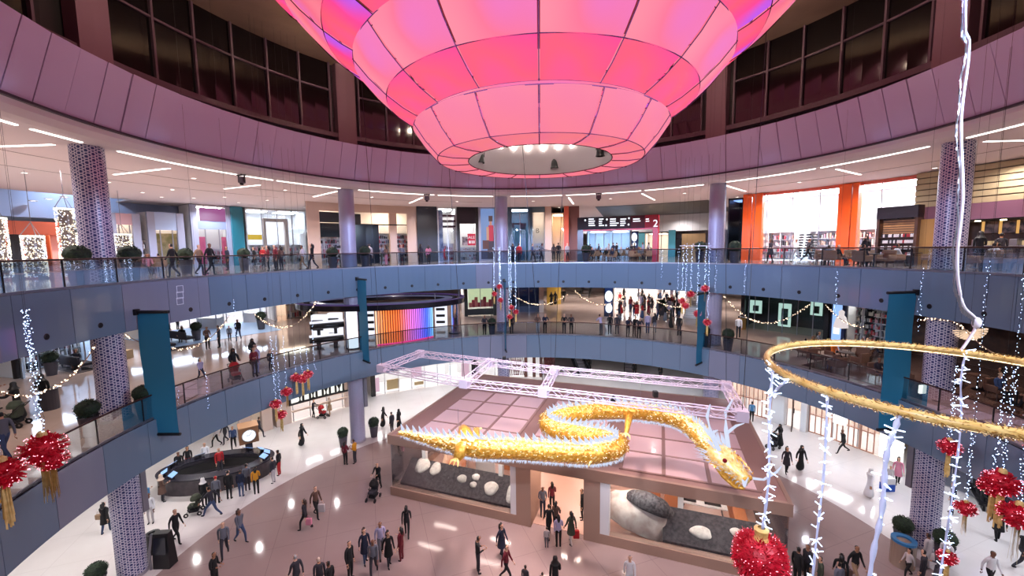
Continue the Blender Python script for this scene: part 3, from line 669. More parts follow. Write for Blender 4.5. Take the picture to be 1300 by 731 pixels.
# ---- upper gallery: dark shop, orange shop, coffee bar
r, a, b = shop('dark narrow shop with bluish gleam beside the orange shop', RB + 2, Z2, 922, 941, ZC, 4, lampmat('dim', (120, 150, 220), 2.5), wall=M_DARK, panes=1)
RO_ = 26.8
r, a, b = shop('overexposed white shop with orange pillars and lintel', RO_, Z2, 941, 1158, ZC - .02, 6, lampmat('bright', (255, 252, 255), 45), header=(.22, mat('salmon_lintel', (214, 100, 84), .4)), panes=6, wall=mat('bright_white', (250, 248, 250), .6), floor=mat('bright_floor', (240, 236, 238), .2))
for x1, x2 in ((941, 951.5), (953, 965), (1060, 1076), (1077.5, 1085)):
    rect(MB(), RO_ - .35, x1, x2, Z2, ZC - .05, .6, 1).build('orange_pillar', M_ORANGE, r)
for x1, x2, y in ((966, 1000, 307), (1040, 1060, 300), (1085, 1108, 298)):
    for k in range(2): shelf('white wall shelf of pink and dark goods in the orange pillared shop', RO_ + 3.4, x1 + (x2 - x1) * (k + .5) / 2, Z2, 2.0, 2.4, 4, M_WHITE, dens=10, group='shelves in the orange shop')
for i, px in enumerate((1013, 1022, 1031)):
    q = P3(RO_ + 2.5, TH(px, RO_ + 2.5), Z2); o = thing('bag_stand', 'slanted white stand of stacked black bags in the orange pillared shop', 'display stand', q, 'bag stands in the orange shop')
    MB().tube([q, q + Vector((.35, .1, 2.3))], .05, 6).build('pole', M_WHITE, o)
    mb = MB()
    for k in range(9): mb.bevbox(q + Vector((.04 * k + .05, .02 * k, .35 + k * .22)), (.3, .26, .16), .03)
    mb.build('bag', M_DARK, o, kind='stuff')
# coffee bar on the right
RK = 26.0
cb = thing('coffee_bar', 'coffee bar with slatted beige upper wall, plum fascia and dark wooden back wall', 'shop', P3(RK, TH(1230, RK), Z2))
a, b = TH(1345, RK), TH(1156, RK); zf0, zf1, zf2 = ZZ(1228, 279, RK), ZZ(1228, 259, RK), ZZ(1228, 212, RK)
MB().cbox(RK + .15, RK + .35, a, b, zf1, ZC - .03).build('upper_wall', mat('wall_behind_slats', (120, 104, 84), .7), cb)
ns = 6
for k in range(ns):
    h = (ZC - .03 - zf1) / ns; MB().cbox(RK, RK + .14, a, b, zf1 + k * h + .03, zf1 + (k + 1) * h - .03).build('wall_slat', mat('beige_slat', (176, 160, 126), .5), cb)
MB().cbox(RK - .25, RK + .2, a, b, zf0, zf1).build('plum_fascia', mat('plum_fascia', (124, 84, 104), .4), cb)
MB().cbox(RK + 3.2, RK + 3.4, a, b, Z2, zf1).build('back_wall', M_WOOD, cb)
MB().cbox(RK, RK + 3.2, a, b, zf0 - .05, zf0).build('soffit', mat('dark_soffit', (40, 30, 32), .7), cb)
for i in range(6):
    t = a + (b - a) * (i + .5) / 6; MB().cyl(P3(RK + .8, t, zf0 - .1), .12, .05, 12).build('soffit_lamp', emis('soffit_lamp', (255, 226, 180), 14), cb)
for i, (x1, x2) in enumerate(((1247, 1264), (1269, 1286), (1291, 1310))):
    o = tag(rect(MB(), RK + 2.6, x1, x2, ZZ(1255, 296, RK + 2.6), ZZ(1255, 277, RK + 2.6), .06).build('menu_board', noisy('menu_%d' % i, (150, 120, 110), (40, 36, 44), [2.2, 4, 5][i], .5)), ['coffee bar menu board with a food photo', 'coffee bar menu board of small text beside the food photo board', 'coffee bar menu board at the end of the row'][i], 'menu board', 'menu boards')
for i, (x1, x2) in enumerate(((1265, 1268), (1287, 1290), (1243, 1246))):
    rect(MB(), RK + 2.7, x1, x2, ZZ(1255, 297, RK + 2.6), ZZ(1255, 275, RK + 2.6), .08).build('lit_batten', emis('lit_batten', (226, 170, 96), .8), cb)
ct = thing('coffee_counter', 'dark wooden coffee counter with glass cases in front of the menu boards', 'counter', P3(RK + .4, TH(1270, RK), Z2))
MB().cbox(RK, RK + .7, a, TH(1228, RK), Z2, Z2 + 1.05).build('counter_body', M_WOOD, ct); MB().cbox(RK - .06, RK + .76, a, TH(1228, RK), Z2 + 1.05, Z2 + 1.1).build('counter_top', M_STEEL, ct)
rnd = random.Random(5)
for i in range(7):
    q = P3(RK + .35, a + (TH(1228, RK) - a) * (i + .5) / 7, Z2 + 1.1); kind = i % 3
    if kind == 0: tag(MB().bevbox(q + Vector((0, 0, .17)), (.4, .35, .34), .04).build('coffee_machine', M_STEEL), 'steel coffee machine standing on the dark coffee counter', 'machine', 'coffee machines')
    elif kind == 1:
        jar = thing('cookie_jar', 'glass cookie jar with pale lid on the coffee counter', 'jar', q, 'jars on the coffee counter')
        MB().lathe([(0, 0), (.11, 0), (.12, .2), (.08, .26)], q, 12).build('jar_body', M_CREAM, jar); MB().lathe([(.085, .26), (.09, .3), (0, .33)], q, 12).build('lid', M_WHITE, jar)
    else: tag(MB().bevbox(q + Vector((0, 0, .12)), (.5, .3, .24), .03).build('pastry_case', emis('pastry_case', (235, 200, 150), .55)), 'glowing pastry case on the coffee counter', 'display case', 'pastry cases')
# wooden merchandise cabinet beside the orange shop
RW = 24.8; wc = thing('merchandise_cabinet', 'dark wooden merchandise cabinet with lamp-lit slatted back beside the orange shop', 'cabinet', P3(RW, TH(1136, RW), Z2))
a, b = TH(1162, RW), TH(1110, RW); zt_ = ZZ(1136, 262, RW)
MB().cbox(RW + .5, RW + .6, a, b, Z2, zt_).build('back_panel', M_WOOD, wc)
for t in (a, b - .35): MB().cbox(RW, RW + .5, t, t + .35, Z2, zt_, 1).build('side_panel', M_WOOD, wc)
MB().cbox(RW - .05, RW + .55, a, b, zt_ - .75, zt_).build('canopy', mat('ink_wood', (34, 30, 44), .4), wc)
for k in range(6): MB().cbox(RW + .44, RW + .5, a + .4, b - .4, zt_ - 1.7 + k * .15, zt_ - 1.6 + k * .15, 4).build('lit_slat', mat('honey_slat', (150, 110, 70), .5), wc)
for k in range(3):
    t = a + (b - a) * (k + .5) / 3; light('SPOT', 'cabinet_lamp', P3(RW + .15, t, zt_ - .8), 25, (1, .8, .5), .03, P3(RW + .45, t, zt_ - 1.8), 90)
    MB().cyl(P3(RW + .15, t, zt_ - .8), .05, .05, 10).build('lamp_can', M_BLACK, wc)
for k in range(4):
    z = Z2 + .5 + k * .38; MB().cbox(RW + .05, RW + .45, a + .35, b - .35, z, z + .03, 4).build('shelf_board', M_WOOD, wc)
    gd = MB()
    for j in range(18):
        t = a + .5 + (b - a - 1) * (j + .5) / 18; gd.k = rnd.choice((1, 2, 2, 1, 0)); q = P3(RW + .2, t, z + .03); gd.lathe([(0, 0), (.05, 0), (.05, .16), (.02, .2), (0, .2)], q, 7)
    gd.build('goods', GOODS, wc, kind='stuff')
tag(rect(MB(), RW + .3, 1163, 1184, Z2, ZZ(1172, 278, RW), .1).build('mustard_screen', mat('mustard', (150, 112, 56), .6)), 'mustard wall screen between the wooden cabinet and the lattice column', 'wall panel')

# ================================================================== middle gallery shops
RM = 28.5
r, a, b = shop('bright white shop with blue glow below the banner garland on the middle gallery', 30.5, Z1, 10, 112, 11.2, 5, LP, panes=5, wall=mat('bluish_white', (214, 226, 240), .5))
for i, px in enumerate((20, 40, 84, 100)): shelf('low white display of dark goods in the bright middle-gallery shop', 32.5, px, Z1, 2.0, 1.5, 3, M_WHITE, group='displays in the bright middle shop')
tag(MB().tube([at(22, 480, Z1 + .1), at(22, 480, Z1 + .1) + Vector((0, 0, 3.8))], .16, 10).build('slim_post', M_DARK), 'slim black post at the corner of the bright middle-gallery shop', 'post')
r, a, b = shop('long pale shop with pink kiosk signs behind the play area', 40, Z1, 150, 345, 11.2, 5, LP, panes=8)
for i, (px, lb) in enumerate(((170, 'rose'), (260, 'crimson'), (318, 'magenta'))):
    o = thing('striped_kiosk', lb + ' striped kiosk with white posts before the long pale shop', 'kiosk', P3(37.5, TH(px, 37.5), Z1)); q = o.location
    for sx in (-1, 1):
        for sy in (-1, 1): MB().box(q + Vector((sx * .9, sy * .5, 1.2)), (.08, .08, 2.4)).build('post', M_WHITE, o)
    MB().bevbox(q + Vector((0, 0, .5)), (1.9, 1.0, 1.0), .04).build('counter', M_WHITE, o); mb = MB()
    for k in range(6): mb = MB(); mb.box(q + Vector((-.95 + .19 + k * .34, 0, 2.5)), (.3, 1.3, .14)); mb.build('awning_stripe', mat('stripe_%s' % lb, {'rose': (235, 70, 110), 'crimson': (200, 30, 50), 'magenta': (220, 50, 120)}[lb], .5) if k % 2 else M_WHITE, o)
r, a, b = shop('clothes shop with red and white window figures', 36, Z1, 345, 398, 11.2, 4, LC, panes=3)
shelf('tall rack of red and white clothes in the window', 37, 373, Z1, 2.2, 3.0, 4, M_CREAM, dens=9)
shelf('tall rack of pale clothes beside the red ones', 37, 388, Z1, 1.6, 2.6, 4, M_CREAM, dens=9)
# lightbox shop behind the lattice column
r, a, b = shop('black framed lightbox shop showing red bottles on green', 27.5, Z1, 588, 629, 11.2, 3, LW, panes=2, pil=M_BLACK, pilw=.35, header=(.3, M_BLACK))
rect(MB(), 27.5, 590, 629, Z1 + .1, Z1 + .75, .3).build('plinth', M_BLACK, r)
rect(MB(), 28.2, 593, 628, Z1 + .9, 10.9, .08).build('lightbox', emis('green_lightbox', (206, 216, 170), .95), r)
for i in range(9):
    q = P3(28.0, TH(596 + i * 3.6, 28), Z1 + .85); MB().bevbox(q + Vector((0, 0, .3 + .15 * (i % 3))), (.35, .3, .5 + .3 * (i % 3)), .06).build('giant_bottle', GOODS[0] if i % 2 else mat('rosy_goods', (210, 110, 100), .4), r)
r, a, b = shop('dark blue shop with low glass counters beside the corridor', 29, Z1, 645, 684, 11.2, 5, lampmat('bluedim', (110, 150, 230), 4), wall=mat('dark_blue_wall', (28, 36, 62), .5), panes=3)
tag(rect(MB(), 29, 684, 690, Z1, 11.3, .5).build('stone_pillar', M_CREAM), 'cream stone pillar beside the dark blue middle-gallery shop', 'pillar')
tag(rect(MB(), 36, 694, 712, Z1, 11.2, .3).build('ochre_wall', mat('ochre', (206, 164, 70), .5)), 'ochre wall panel in the middle corridor behind the black-clad group', 'wall panel')
tag(rect(MB(), 44, 820, 858, 10.2, 11.0, .2).build('sign_lightbox', emis('white_signbox', (255, 250, 246), 1.5)), 'long white illuminated sign box at the end of the middle corridor', 'sign')
r, a, b = shop('bright crowded hall entrance at the end of the middle corridor', 46, Z1, 780, 872, 11.0, 5, LW, panes=6, glz=False)
st = thing('marble_stairs', 'pale marble staircase rising behind the red blossoms', 'stairs', P3(30, TH(882, 30), Z1))
for k in range(12):
    a_, b_ = TH(892, 30), TH(872, 30); MB().cbox(29 + k * .35, 29.4 + k * .35, a_, b_, Z1, Z1 + .17 * (k + 1), 2).build('step', M_WHITE, st)
# escalator
def escalator(p1, p2, zlo, zhi, label):
    a = Vector((p1.x, p1.y, zlo)); b = Vector((p2.x, p2.y, zhi)); d = (b - a); h = Vector((d.x, d.y, 0)).normalized(); n = Vector((-h.y, h.x, 0))
    o = thing('escalator', label, 'escalator', a)
    for s in (-1, 1):
        A, B = a + n * s * .65, b + n * s * .65; u = Vector((0, 0, 1))
        MB().hexa([A - n * .06, B - n * .06, B + n * .06, A + n * .06, A - n * .06 + u * .5, B - n * .06 + u * .5, B + n * .06 + u * .5, A + n * .06 + u * .5]).build('skirt', M_DARK, o)
        MB().hexa([A - n * .01 + u * .5, B - n * .01 + u * .5, B + n * .01 + u * .5, A + n * .01 + u * .5, A - n * .01 + u * 1.0, B - n * .01 + u * 1.0, B + n * .01 + u * 1.0, A + n * .01 + u * 1.0]).build('glass_side', M_GLASS, o)
        MB().tube([A + u * .55, A + u * 1.02 + h * .1, B + u * 1.02 - h * .1, B + u * .55], .05, 6).build('handrail', M_BLACK, o)
    k = int((zhi - zlo) / .2)
    for i in range(k):
        c = a + d * ((i + .5) / k); MB().box(c + Vector((0, 0, .15)), (.4, 1.1, .2), atan2(h.y, h.x)).build('step', M_STEEL, o)
    return o
escalator(at(742, 378, Z1), at(755, 352, Z1) + Vector((2, 6, 0)), Z1, Z1 + 4, 'dark escalator rising in the middle corridor beside the blue totem')
tt = thing('totem_screen', 'blue advertising totem with white emblem on the middle gallery beside the escalator', 'totem', P3(27, TH(773, 27), Z1))
rect(MB(), 27, 767.5, 779, Z1, 11.0, .4).build('casing', _MC[('navy_casing',)], tt); rect(MB(), 26.97, 768.5, 778, Z1 + .4, 10.9, .03).build('screen', _MC[('navy_screen',)], tt)
for y, rr in ((376, .42), (391, .36)): MB().ball(onR(773, y, 26.9), rr, 10, 8, 1.4).build('emblem', _MC[('emblem_white',)], tt)
gh = thing('hanging_sign', 'dark hanging direction sign with red and blue ends over the middle corridor', 'sign', P3(26, TH(785, 26), 10.4))
rect(MB(), 26, 748, 822, 10.55, 11.05, .15).build('sign_box', mat('sign_navy', (24, 24, 46), .3), gh)
rect(MB(), 25.97, 750, 766, 10.6, 11.0, .03).build('red_field', emis('sign_red', (170, 20, 40), .6), gh)
for x in (755, 785, 812):
    mb = MB(); rect(mb, 25.94, x, x + 6, 10.72, 10.78, .02, 1); rect(mb, 25.94, x, x + 5, 10.84, 10.9, .02, 1); mb.build('direction_text', M_SIGNW, gh, kind='stuff')
for x in (750, 820): MB().tube([P3(26.07, TH(x, 26), 11.05), P3(26.07, TH(x, 26), 11.3)], .02, 6).build('hanger', M_DARK, gh)
# right side of the middle gallery
RD = 26.6
r, a, b = shop('dark glass watch shop with three lit green-white display frames', RD, Z1, 944, 1058, 11.2, 4, lampmat('dimgreen', (170, 200, 190), 2), wall=mat('ink_wall', (22, 24, 28), .4), panes=6, pil=M_DARK, pilw=.3)
for i, (x1, x2, y1, y2) in enumerate(((955, 970, 397, 381), (992, 1008, 414, 385), (1033, 1048, 400, 382))):
    rect(MB(), RD + .6, x1, x2, ZZ(x1, y1, RD + .6), min(11.0, ZZ(x1, y2, RD + .6)), .12).build('lit_frame', emis('green_white', (190, 222, 206), .95), r)
    rect(MB(), RD + .4, x1 + 4, x2 - 4, ZZ(x1, y1 - 3, RD + .6), ZZ(x1, y2 + 6, RD + .6), .12).build('frame_goods', mat('dark_green_goods', (40, 60, 50), .5), r)
o = thing('book_lectern', 'small gold plinth with an open white book at the dark watch shop', 'plinth', P3(RD - .6, TH(950, RD), Z1)); q = o.location
MB().bevbox(q + Vector((0, 0, .5)), (.35, .3, 1.0), .02).build('plinth', mat('gold_plinth', (150, 116, 60), .4, .3), o)
MB().box(q + Vector((0, 0, 1.08)), (.6, .45, .04), 0, .25).build('open_book', mat('paper', (235, 235, 235), .6), o)
o = thing('poster_totem', 'tall blue lit poster panel between the watch shop and the white shop', 'totem', P3(25.8, TH(1068, 25.8), Z1))
rect(MB(), 25.8, 1060, 1078, Z1, 11.2, .3).build('casing', mat('dark_blue_casing', (22, 30, 70), .4), o)
rect(MB(), 25.77, 1062, 1074, Z1 + .15, 10.9, .03).build('poster', emis('blue_poster', (150, 190, 250), .9), o)
q = onR(1068, 405, 25.7); MB().lathe([(.0, -.7), (.45, -.6), (.3, .1), (.16, .3), (.18, .55), (0, .7)], q, 12).build('poster_figure', emis('poster_figure', (226, 214, 214), .8), o)
rect(MB(), 25.74, 1064, 1072, ZZ(1068, 425, 25.7), ZZ(1068, 416, 25.7), .02).build('poster_text_block', emis('poster_white', (240, 244, 255), 1.1), o)
r, a, b = shop('bright white cosmetics shop with full shelves behind the teal banner', RD, Z1, 1079, 1150, 11.2, 4.5, LW, panes=3)
for px, w, lb in ((1087, 1.6, 'pale'), (1106, 2.6, 'dark-backed'), (1128, 2.4, 'long white')):
    shelf(lb + ' shelf of cosmetics in the bright white shop', RD + 1.5, px, Z1, w, 3.0, 6, M_DARK if 'dark' in lb else M_WHITE, dens=12)
cw = struct('wall_cafe_back', MB().cbox(27, 27.3, -25, TH(1150, 27), Z1, 11.3), M_WOOD)

# ================================================================== ground floor shops
RZ = 26.2
r, a, b = shop('ground-floor boutique with dark doorway behind the clock', RZ, 0, 286, 330, 5.4, 4, LC, pil=M_CREAM, pilw=.8, panes=3)
r, a, b = shop('cream jeweller front with a row of framed windows', RZ, 0, 335, 445, 5.4, 4, LW, wall=M_CREAM, header=(1.1, M_CREAM), pil=M_CREAM, pilw=1.2, panes=5)
for i in range(5):
    x = 362 + i * 17.5; t = TH(x + 6, RZ); 
    o = thing('window_showcase', 'square black framed jewellery showcase lit from behind on the cream front', 'showcase', P3(RZ - .15, t, 1.5), 'jewellery showcases')
    mb = MB(); hw = 2.0
    for (t1, t2, z1, z2) in ((t - hw, t + hw, 1.5, 1.65), (t - hw, t + hw, 3.2, 3.35), (t - hw, t - hw + .35, 1.5, 3.35), (t + hw - .35, t + hw, 1.5, 3.35)): mb.cbox(RZ - .2, RZ - .05, t1, t2, z1, z2, 1)
    mb.build('frame', M_DARK, o); MB().cbox(RZ - .06, RZ - .02, t - hw, t + hw, 1.6, 3.3, 1).build('lit_back', emis('showcase_glow', (240, 240, 228), 1.1), o)
    MB().lathe([(0, 0), (.16, 0), (.05, .1), (.05, .3), (.2, .6), (.12, .8), (0, .85)], P3(RZ - .12, t, 1.65), 12).build('necklace_bust', M_DARK, o)
MB().cbox(RZ - .35, RZ - .05, TH(442, RZ), TH(356, RZ), .9, 1.0).build('trim_jeweller_ledge', M_CREAM)['kind'] = 'structure'
r, a, b = shop('ground-floor gallery of tall windows with posters and beige panels', 27.3, 0, 463, 600, 5.4, 4, LW, panes=8, pil=M_DARK, pilw=.4)
for i, (x1, x2, m, y1, y2) in enumerate(((467, 474, 'pinkposter', 505, 482), (484, 500, 'beigepanel', 500, 484), (516, 530, 'pinkposter', 480, 462), (520, 532, 'beigepanel', 500, 486), (550, 560, 'whiteposter', 480, 465), (566, 576, 'whiteposter', 480, 464), (582, 592, 'pinkposter', 478, 462))):
    m_ = {'pinkposter': emis('pinkposter', (240, 190, 205), .9), 'beigepanel': mat('beigepanel', (206, 172, 120), .5), 'whiteposter': emis('whiteposter', (250, 246, 250), 1.3)}[m] if (m,) not in _MC else _MC[(m,)]
    rect(MB(), 27.8, x1, x2, max(.2, ZZ(x1, y1, 27.8)), min(5.2, ZZ(x1, y2, 27.8)), .1).build('window_poster', m_, r)
r, a, b = shop('ground-floor shop with lattice screen windows behind the truss', 28.5, 0, 604, 690, 5.4, 4, LW, panes=4)
for x1, x2 in ((646, 662), (688, 702)):
    mb = MB(); a_, b_ = TH(x2, 28.3), TH(x1, 28.3); n = 7
    for k in range(n):
        t = a_ + (b_ - a_) * (k + .5) / n; mb.tube([P3(28.3, t - .9, .2), P3(28.3, t + .9, 5.2)], .04, 4); mb.tube([P3(28.3, t + .9, .2), P3(28.3, t - .9, 5.2)], .04, 4)
    tag(mb.build('lattice_screen', mat('wine_lattice', (96, 40, 44), .5)), 'diagonal wine-red lattice screen in the ground-floor window ' + ('beside the column' if x1 < 680 else 'beside the corridor'), 'screen')
for x in (664, 675, 684): tag(rect(MB(), 28.2, x, x + 4, 0, 5.4, .3).build('brown_pilaster', mat('umber', (88, 50, 40), .5)), 'umber brown pilaster between ground-floor lattice windows', 'pilaster', 'umber pilasters')
escalator(at(742, 478, 0), at(722, 462, 0) + Vector((0, 3, 0)), 0, 3.2, 'grey escalator on the ground floor behind the pavilion')
escalator(at(800, 478, 0), at(812, 462, 0) + Vector((0, 4, 0)), 0, 3.0, 'glass-sided ground escalator with greenish panels behind the truss')
# gold grille front on the right
RGf = 25.8
r, a, b = shop('ground-floor front of golden bar grilles with a bright sign', RGf, 0, 930, 1142, 5.4, 4, LW, wall=mat('gold_cream', (230, 206, 190), .5), panes=7, header=(.8, M_WHITE))
for i, (x1, x2) in enumerate(((938, 990), (1042, 1066), (1072, 1110), (1112, 1130))):
    g_ = thing('bar_grille', 'gold bar grille panel ' + ['beside the white pillar', 'beside the open door', 'below the bright sign', 'next to the blank lightbox'][i] + ' on the ground-floor front', 'grille', P3(RGf - .2, TH((x1 + x2) / 2, RGf), 0))
    a_, b_ = TH(x2, RGf), TH(x1, RGf); n = int((b_ - a_) / .75) + 1
    for k in range(n): MB().cbox(RGf - .22, RGf - .17, a_ + (b_ - a_) * k / max(1, n - 1) - .07, a_ + (b_ - a_) * k / max(1, n - 1) + .07, .1, 3.6, 1).build('bar', mat('rose_gold', (176, 132, 116), .3, .5), g_)
    for z in (.1, 1.5, 3.6): MB().cbox(RGf - .24, RGf - .15, a_, b_, z, z + .07, 3).build('cross_rail', _MC[('rose_gold',)], g_)
for x1, x2 in ((990, 1006), (1028, 1036)): rect(MB(), RGf - .4, x1, x2, 0, 5.4, .5).build('marble_pillar', M_WHITE, r)
o = thing('open_glass_door', 'open glass door with bronze frame on the gold grille front', 'door', P3(RGf - .6, TH(1022, RGf), 0)); q = o.location; mb = MB()
mb.box(q + Vector((0, 0, .05)), (1.1, .06, .1), .9); mb.box(q + Vector((0, 0, 3.0)), (1.1, .06, .1), .9)
for s in (-1, 1): mb.box(q + Vector((s * .54 * cos(.9), s * .54 * sin(.9), 1.5)), (.08, .06, 3.0), .9)
mb.build('frame', M_RAIL, o); MB().box(q + Vector((0, 0, 1.5)), (1.0, .02, 2.9), .9).build('pane', M_SHOPGLASS, o); MB().tube([q + Vector((.3, .28, 1.2)), q + Vector((.3, .28, 1.6))], .03, 6).build('handle', M_DARK, o)
tag(rect(MB(), RGf - .3, 1071, 1089, ZZ(1080, 541, RGf), ZZ(1080, 530, RGf), .12).build('sign_lightbox', emis('white_sign', (255, 250, 250), 1.6)), 'bright white lightbox sign over the gold grille front', 'sign')
tag(rect(MB(), 25.2, 1135, 1166, .3, 4.8, .2).build('blank_lightbox', emis('blank_lightbox', (255, 252, 246), 1.5)), 'large blank glowing lightbox wall on the ground floor beside the lattice column', 'lightbox')
r, a, b = shop('dim ground-floor shop behind the seated people near the red blossoms', 25.5, 0, 1172, 1310, 5.4, 4, lampmat('dimviolet', (150, 140, 200), 2), wall=mat('dusk_wall', (50, 44, 60), .6), panes=4)
# ================================================================== pavilion on the ground floor
PA = at(496.4, 627.6, 0); PB = at(931.7, 729, 0); PU = (PB - PA).normalized(); PV = Vector((-PU.y, PU.x, 0)); PRZ = atan2(PU.y, PU.x)
PL, PD = 20.2, 12.3
def pv(s, t, z=0): return PA + PU * s + PV * t + Vector((0, 0, z))
def pbox(s1, s2, t1, t2, z1, z2, mb=None):
    return (mb or MB()).hexa([pv(s1, t1, z1), pv(s2, t1, z1), pv(s2, t2, z1), pv(s1, t2, z1), pv(s1, t1, z2), pv(s2, t1, z2), pv(s2, t2, z2), pv(s1, t2, z2)])
M_PAV = mat('rose_bronze', (158, 128, 112), .45); M_PAVROOF = mat('rose_roof', (146, 112, 104), .5); M_SKY = mat('skylight_film', (214, 182, 182), .16, coat=.3)
pav = thing('exhibition_pavilion', 'low rose-bronze exhibition pavilion with gridded skylight roof and large display windows', 'pavilion', pv(PL / 2, PD / 2))
roofz = 3.74
mb = MB(); pbox(-.05, PL + .05, -.05, .12, 3.18, roofz, mb); mb.build('fascia_front', M_PAV, pav)
pbox(-.05, .12, .12, PD, 3.18, roofz).build('fascia_side', M_PAV, pav); pbox(PL - .12, PL + .05, .12, PD, 3.18, roofz).build('fascia_side', M_PAV, pav); pbox(-.05, PL + .05, PD - .15, PD, 3.18, roofz).build('fascia_back', M_PAV, pav)
groups_ = [(1.35, 3, 4), (8.1, 2, 4), (13.2, 3, 5)]; cs, ct = 1.98, 1.95
mb = MB(); pbox(.12, PL - .12, .12, PD - .15, roofz - .12, roofz - .03, mb); roof = mb.build('roof_deck', M_PAVROOF, pav)
for (s0, n, m_) in groups_:
    for i in range(n):
        for j in range(m_):
            pbox(s0 + i * cs + .09, s0 + (i + 1) * cs - .09, .55 + j * ct + .07, .55 + (j + 1) * ct - .07, roofz - .06, roofz + .01).build('skylight_panel', M_SKY, roof, kind=None)
rb = MB()
def roofstrip(s1, s2, t1, t2): pbox(s1, s2, t1, t2, roofz - .04, roofz + .03).build('roof_beam', M_PAVROOF, roof)
for (s0, n, m_) in groups_:
    for i in range(n + 1): roofstrip(s0 + i * cs - .08, s0 + i * cs + .08, .5, .6 + m_ * ct)
    for j in range(m_ + 1): roofstrip(s0, s0 + n * cs, .55 + j * ct - .06, .55 + j * ct + .06)
pbox(-.02, 8.75, -.02, .35, 0, .5).build('base_wall', M_PAV, pav); pbox(11.5, PL + .02, -.02, .35, 0, .5).build('base_wall', M_PAV, pav)
pbox(-.02, .33, .35, PD, 0, .5).build('base_wall', M_PAV, pav); pbox(PL - .33, PL + .02, .35, PD, 0, .5).build('base_wall', M_PAV, pav)
pbox(7.95, 8.75, -.03, 1.9, 0, 3.2).build('door_pier', M_PAV, pav); pbox(11.5, 12.3, -.03, .5, 0, 3.2).build('door_pier', M_PAV, pav)
pbox(7.62, 7.95, .0, .4, .5, 3.2).build('white_reveal', M_WHITE, pav); pbox(12.3, 12.75, 0, .4, .5, 3.2).build('white_reveal', M_WHITE, pav)
for (s1, s2) in ((.1, 3.9), (3.9, 7.6), (12.75, 16.4), (16.4, PL - .1)): pbox(s1, s2, .04, .06, .5, 3.2).build('glass_pane', M_SHOPGLASS, pav)
for s in (.05, PL - .07):
    for t in (.1, 4.1, 8.1): pbox(s, s + .02, t, t + 3.95, .5, 3.2).build('glass_pane', M_SHOPGLASS, pav)
pbox(0, PL, PD - .3, PD - .15, 0, 3.2).build('back_wall', mat('pav_back', (214, 190, 178), .6), pav)
pbox(.3, PL - .3, .3, PD - .3, .005, .03).build('pavilion_floor', mat('pav_floor', (206, 170, 156), .25), pav)
for s in (2.0, 6.0, 10.0, 14.0, 18.0):
    for t in (.9, 2.8, 6.5, 10): pbox(s - .8, s + .8, t - .1, t + .1, 3.45, 3.5).build('ceiling_lamp', emis('pavilion_lamp', (255, 226, 210), 42), pav)
pbox(.15, PL - .15, .15, PD - .2, 3.5, 3.56).build('ceiling_board', M_SHOPWALL, pav)
for s, t in ((1.2, 1.6), (6.3, 1.6), (15.9, 1.8)): pbox(s, s + .25, t, t + .25, 0, 3.5).build('white_post', M_WHITE, pav)
# dark pebble-bed displays behind the glass
def pebbles(s1, s2, label, stones, dark=mat('charcoal_bed', (44, 42, 46), .8)):
    o = thing('pebble_display', label, 'display', pv((s1 + s2) / 2, .9)); 
    MB().hexa([pv(s1, .4, .5), pv(s2, .4, .5), pv(s2, 1.7, .5), pv(s1, 1.7, .5), pv(s1, .4, .62), pv(s2, .4, .62), pv(s2, 1.7, 1.55), pv(s1, 1.7, 1.55)]).build('sloping_bed', noisy('charcoal_grain', (38, 36, 40), (72, 68, 72), 6, .85), o)
    for (s, f, rx, ry) in stones:
        c = pv(s, .4 + 1.3 * f, .66 + .93 * f); mb = MB(); mb.ball((0, 0, 0), 1, 18, 10)
        rot = Matrix.Rotation(PRZ, 3, 'Z') @ Matrix.Rotation(.62, 3, 'X')
        mb.v = [tuple(c + rot @ Vector((x * rx * (1 + .12 * sin(3 * atan2(y, x) + s)), y * ry, z * .14))) for x, y, z in mb.v]
        mb.build('white_stone', noisy('pale_stone', (226, 220, 210), (200, 192, 184), 5, .7, bump=.2), o, smooth=True)
    return o
pebbles(.4, 7.5, 'sloping charcoal display bed of white stones in the window beside the dragon tail', [(1.35, .75, .48, .5), (2.3, .72, .34, .42), (4.2, .55, .3, .24), (5.0, .7, .24, .2), (5.0, .42, .2, .18), (6.1, .42, .42, .4), (7.35, .4, .3, .55)])
pebbles(15.2, 19.8, 'sloping charcoal display bed of white stones beside the giant rock', [(16.9, .4, .48, .3), (18.4, .6, .25, .2), (18.6, .25, .35, .25), (19.5, .8, .3, .3)])
# giant rock
o = thing('giant_rock', 'giant white sculpted rock with black pebble skin and pink rim in the pavilion window', 'sculpture', pv(14.0, 1.3, .5))
def rock(sx, sy, sz, off, nz, m, name, cut=None):
    bm = bmesh.new(); bmesh.ops.create_icosphere(bm, subdivisions=4, radius=1); rn = random.Random(2)
    from mathutils import noise
    for v in bm.verts:
        n = noise.noise(v.co * 2.2) * .12 + noise.noise(v.co * 9) * .03; v.co = Vector((v.co.x * sx, v.co.y * sy, v.co.z * sz)) * (1 + n * nz)
        if v.co.z < -.05: v.co.z = -.05 + (v.co.z + .05) * .1
    bmesh.ops.transform(bm, matrix=Matrix.Translation(off) @ Matrix.Rotation(PRZ, 4, 'Z') @ Matrix.Rotation(.28, 4, 'Y'), verts=bm.verts)
    mb = MB(); mb.bm(bm); mb.build(name, m, o, smooth=True)
rock(1.75, .78, 1.65, pv(13.9, 1.3, .62), 1, noisy('chalk_rock', (236, 222, 208), (208, 186, 172), 3, .9, bump=.6), 'rock_body')
rock(1.15, .5, .62, pv(14.55, 1.12, 1.75), .6, noisy('pebble_black', (40, 38, 40), (90, 86, 88), 9, .9, bump=.4), 'black_skin')
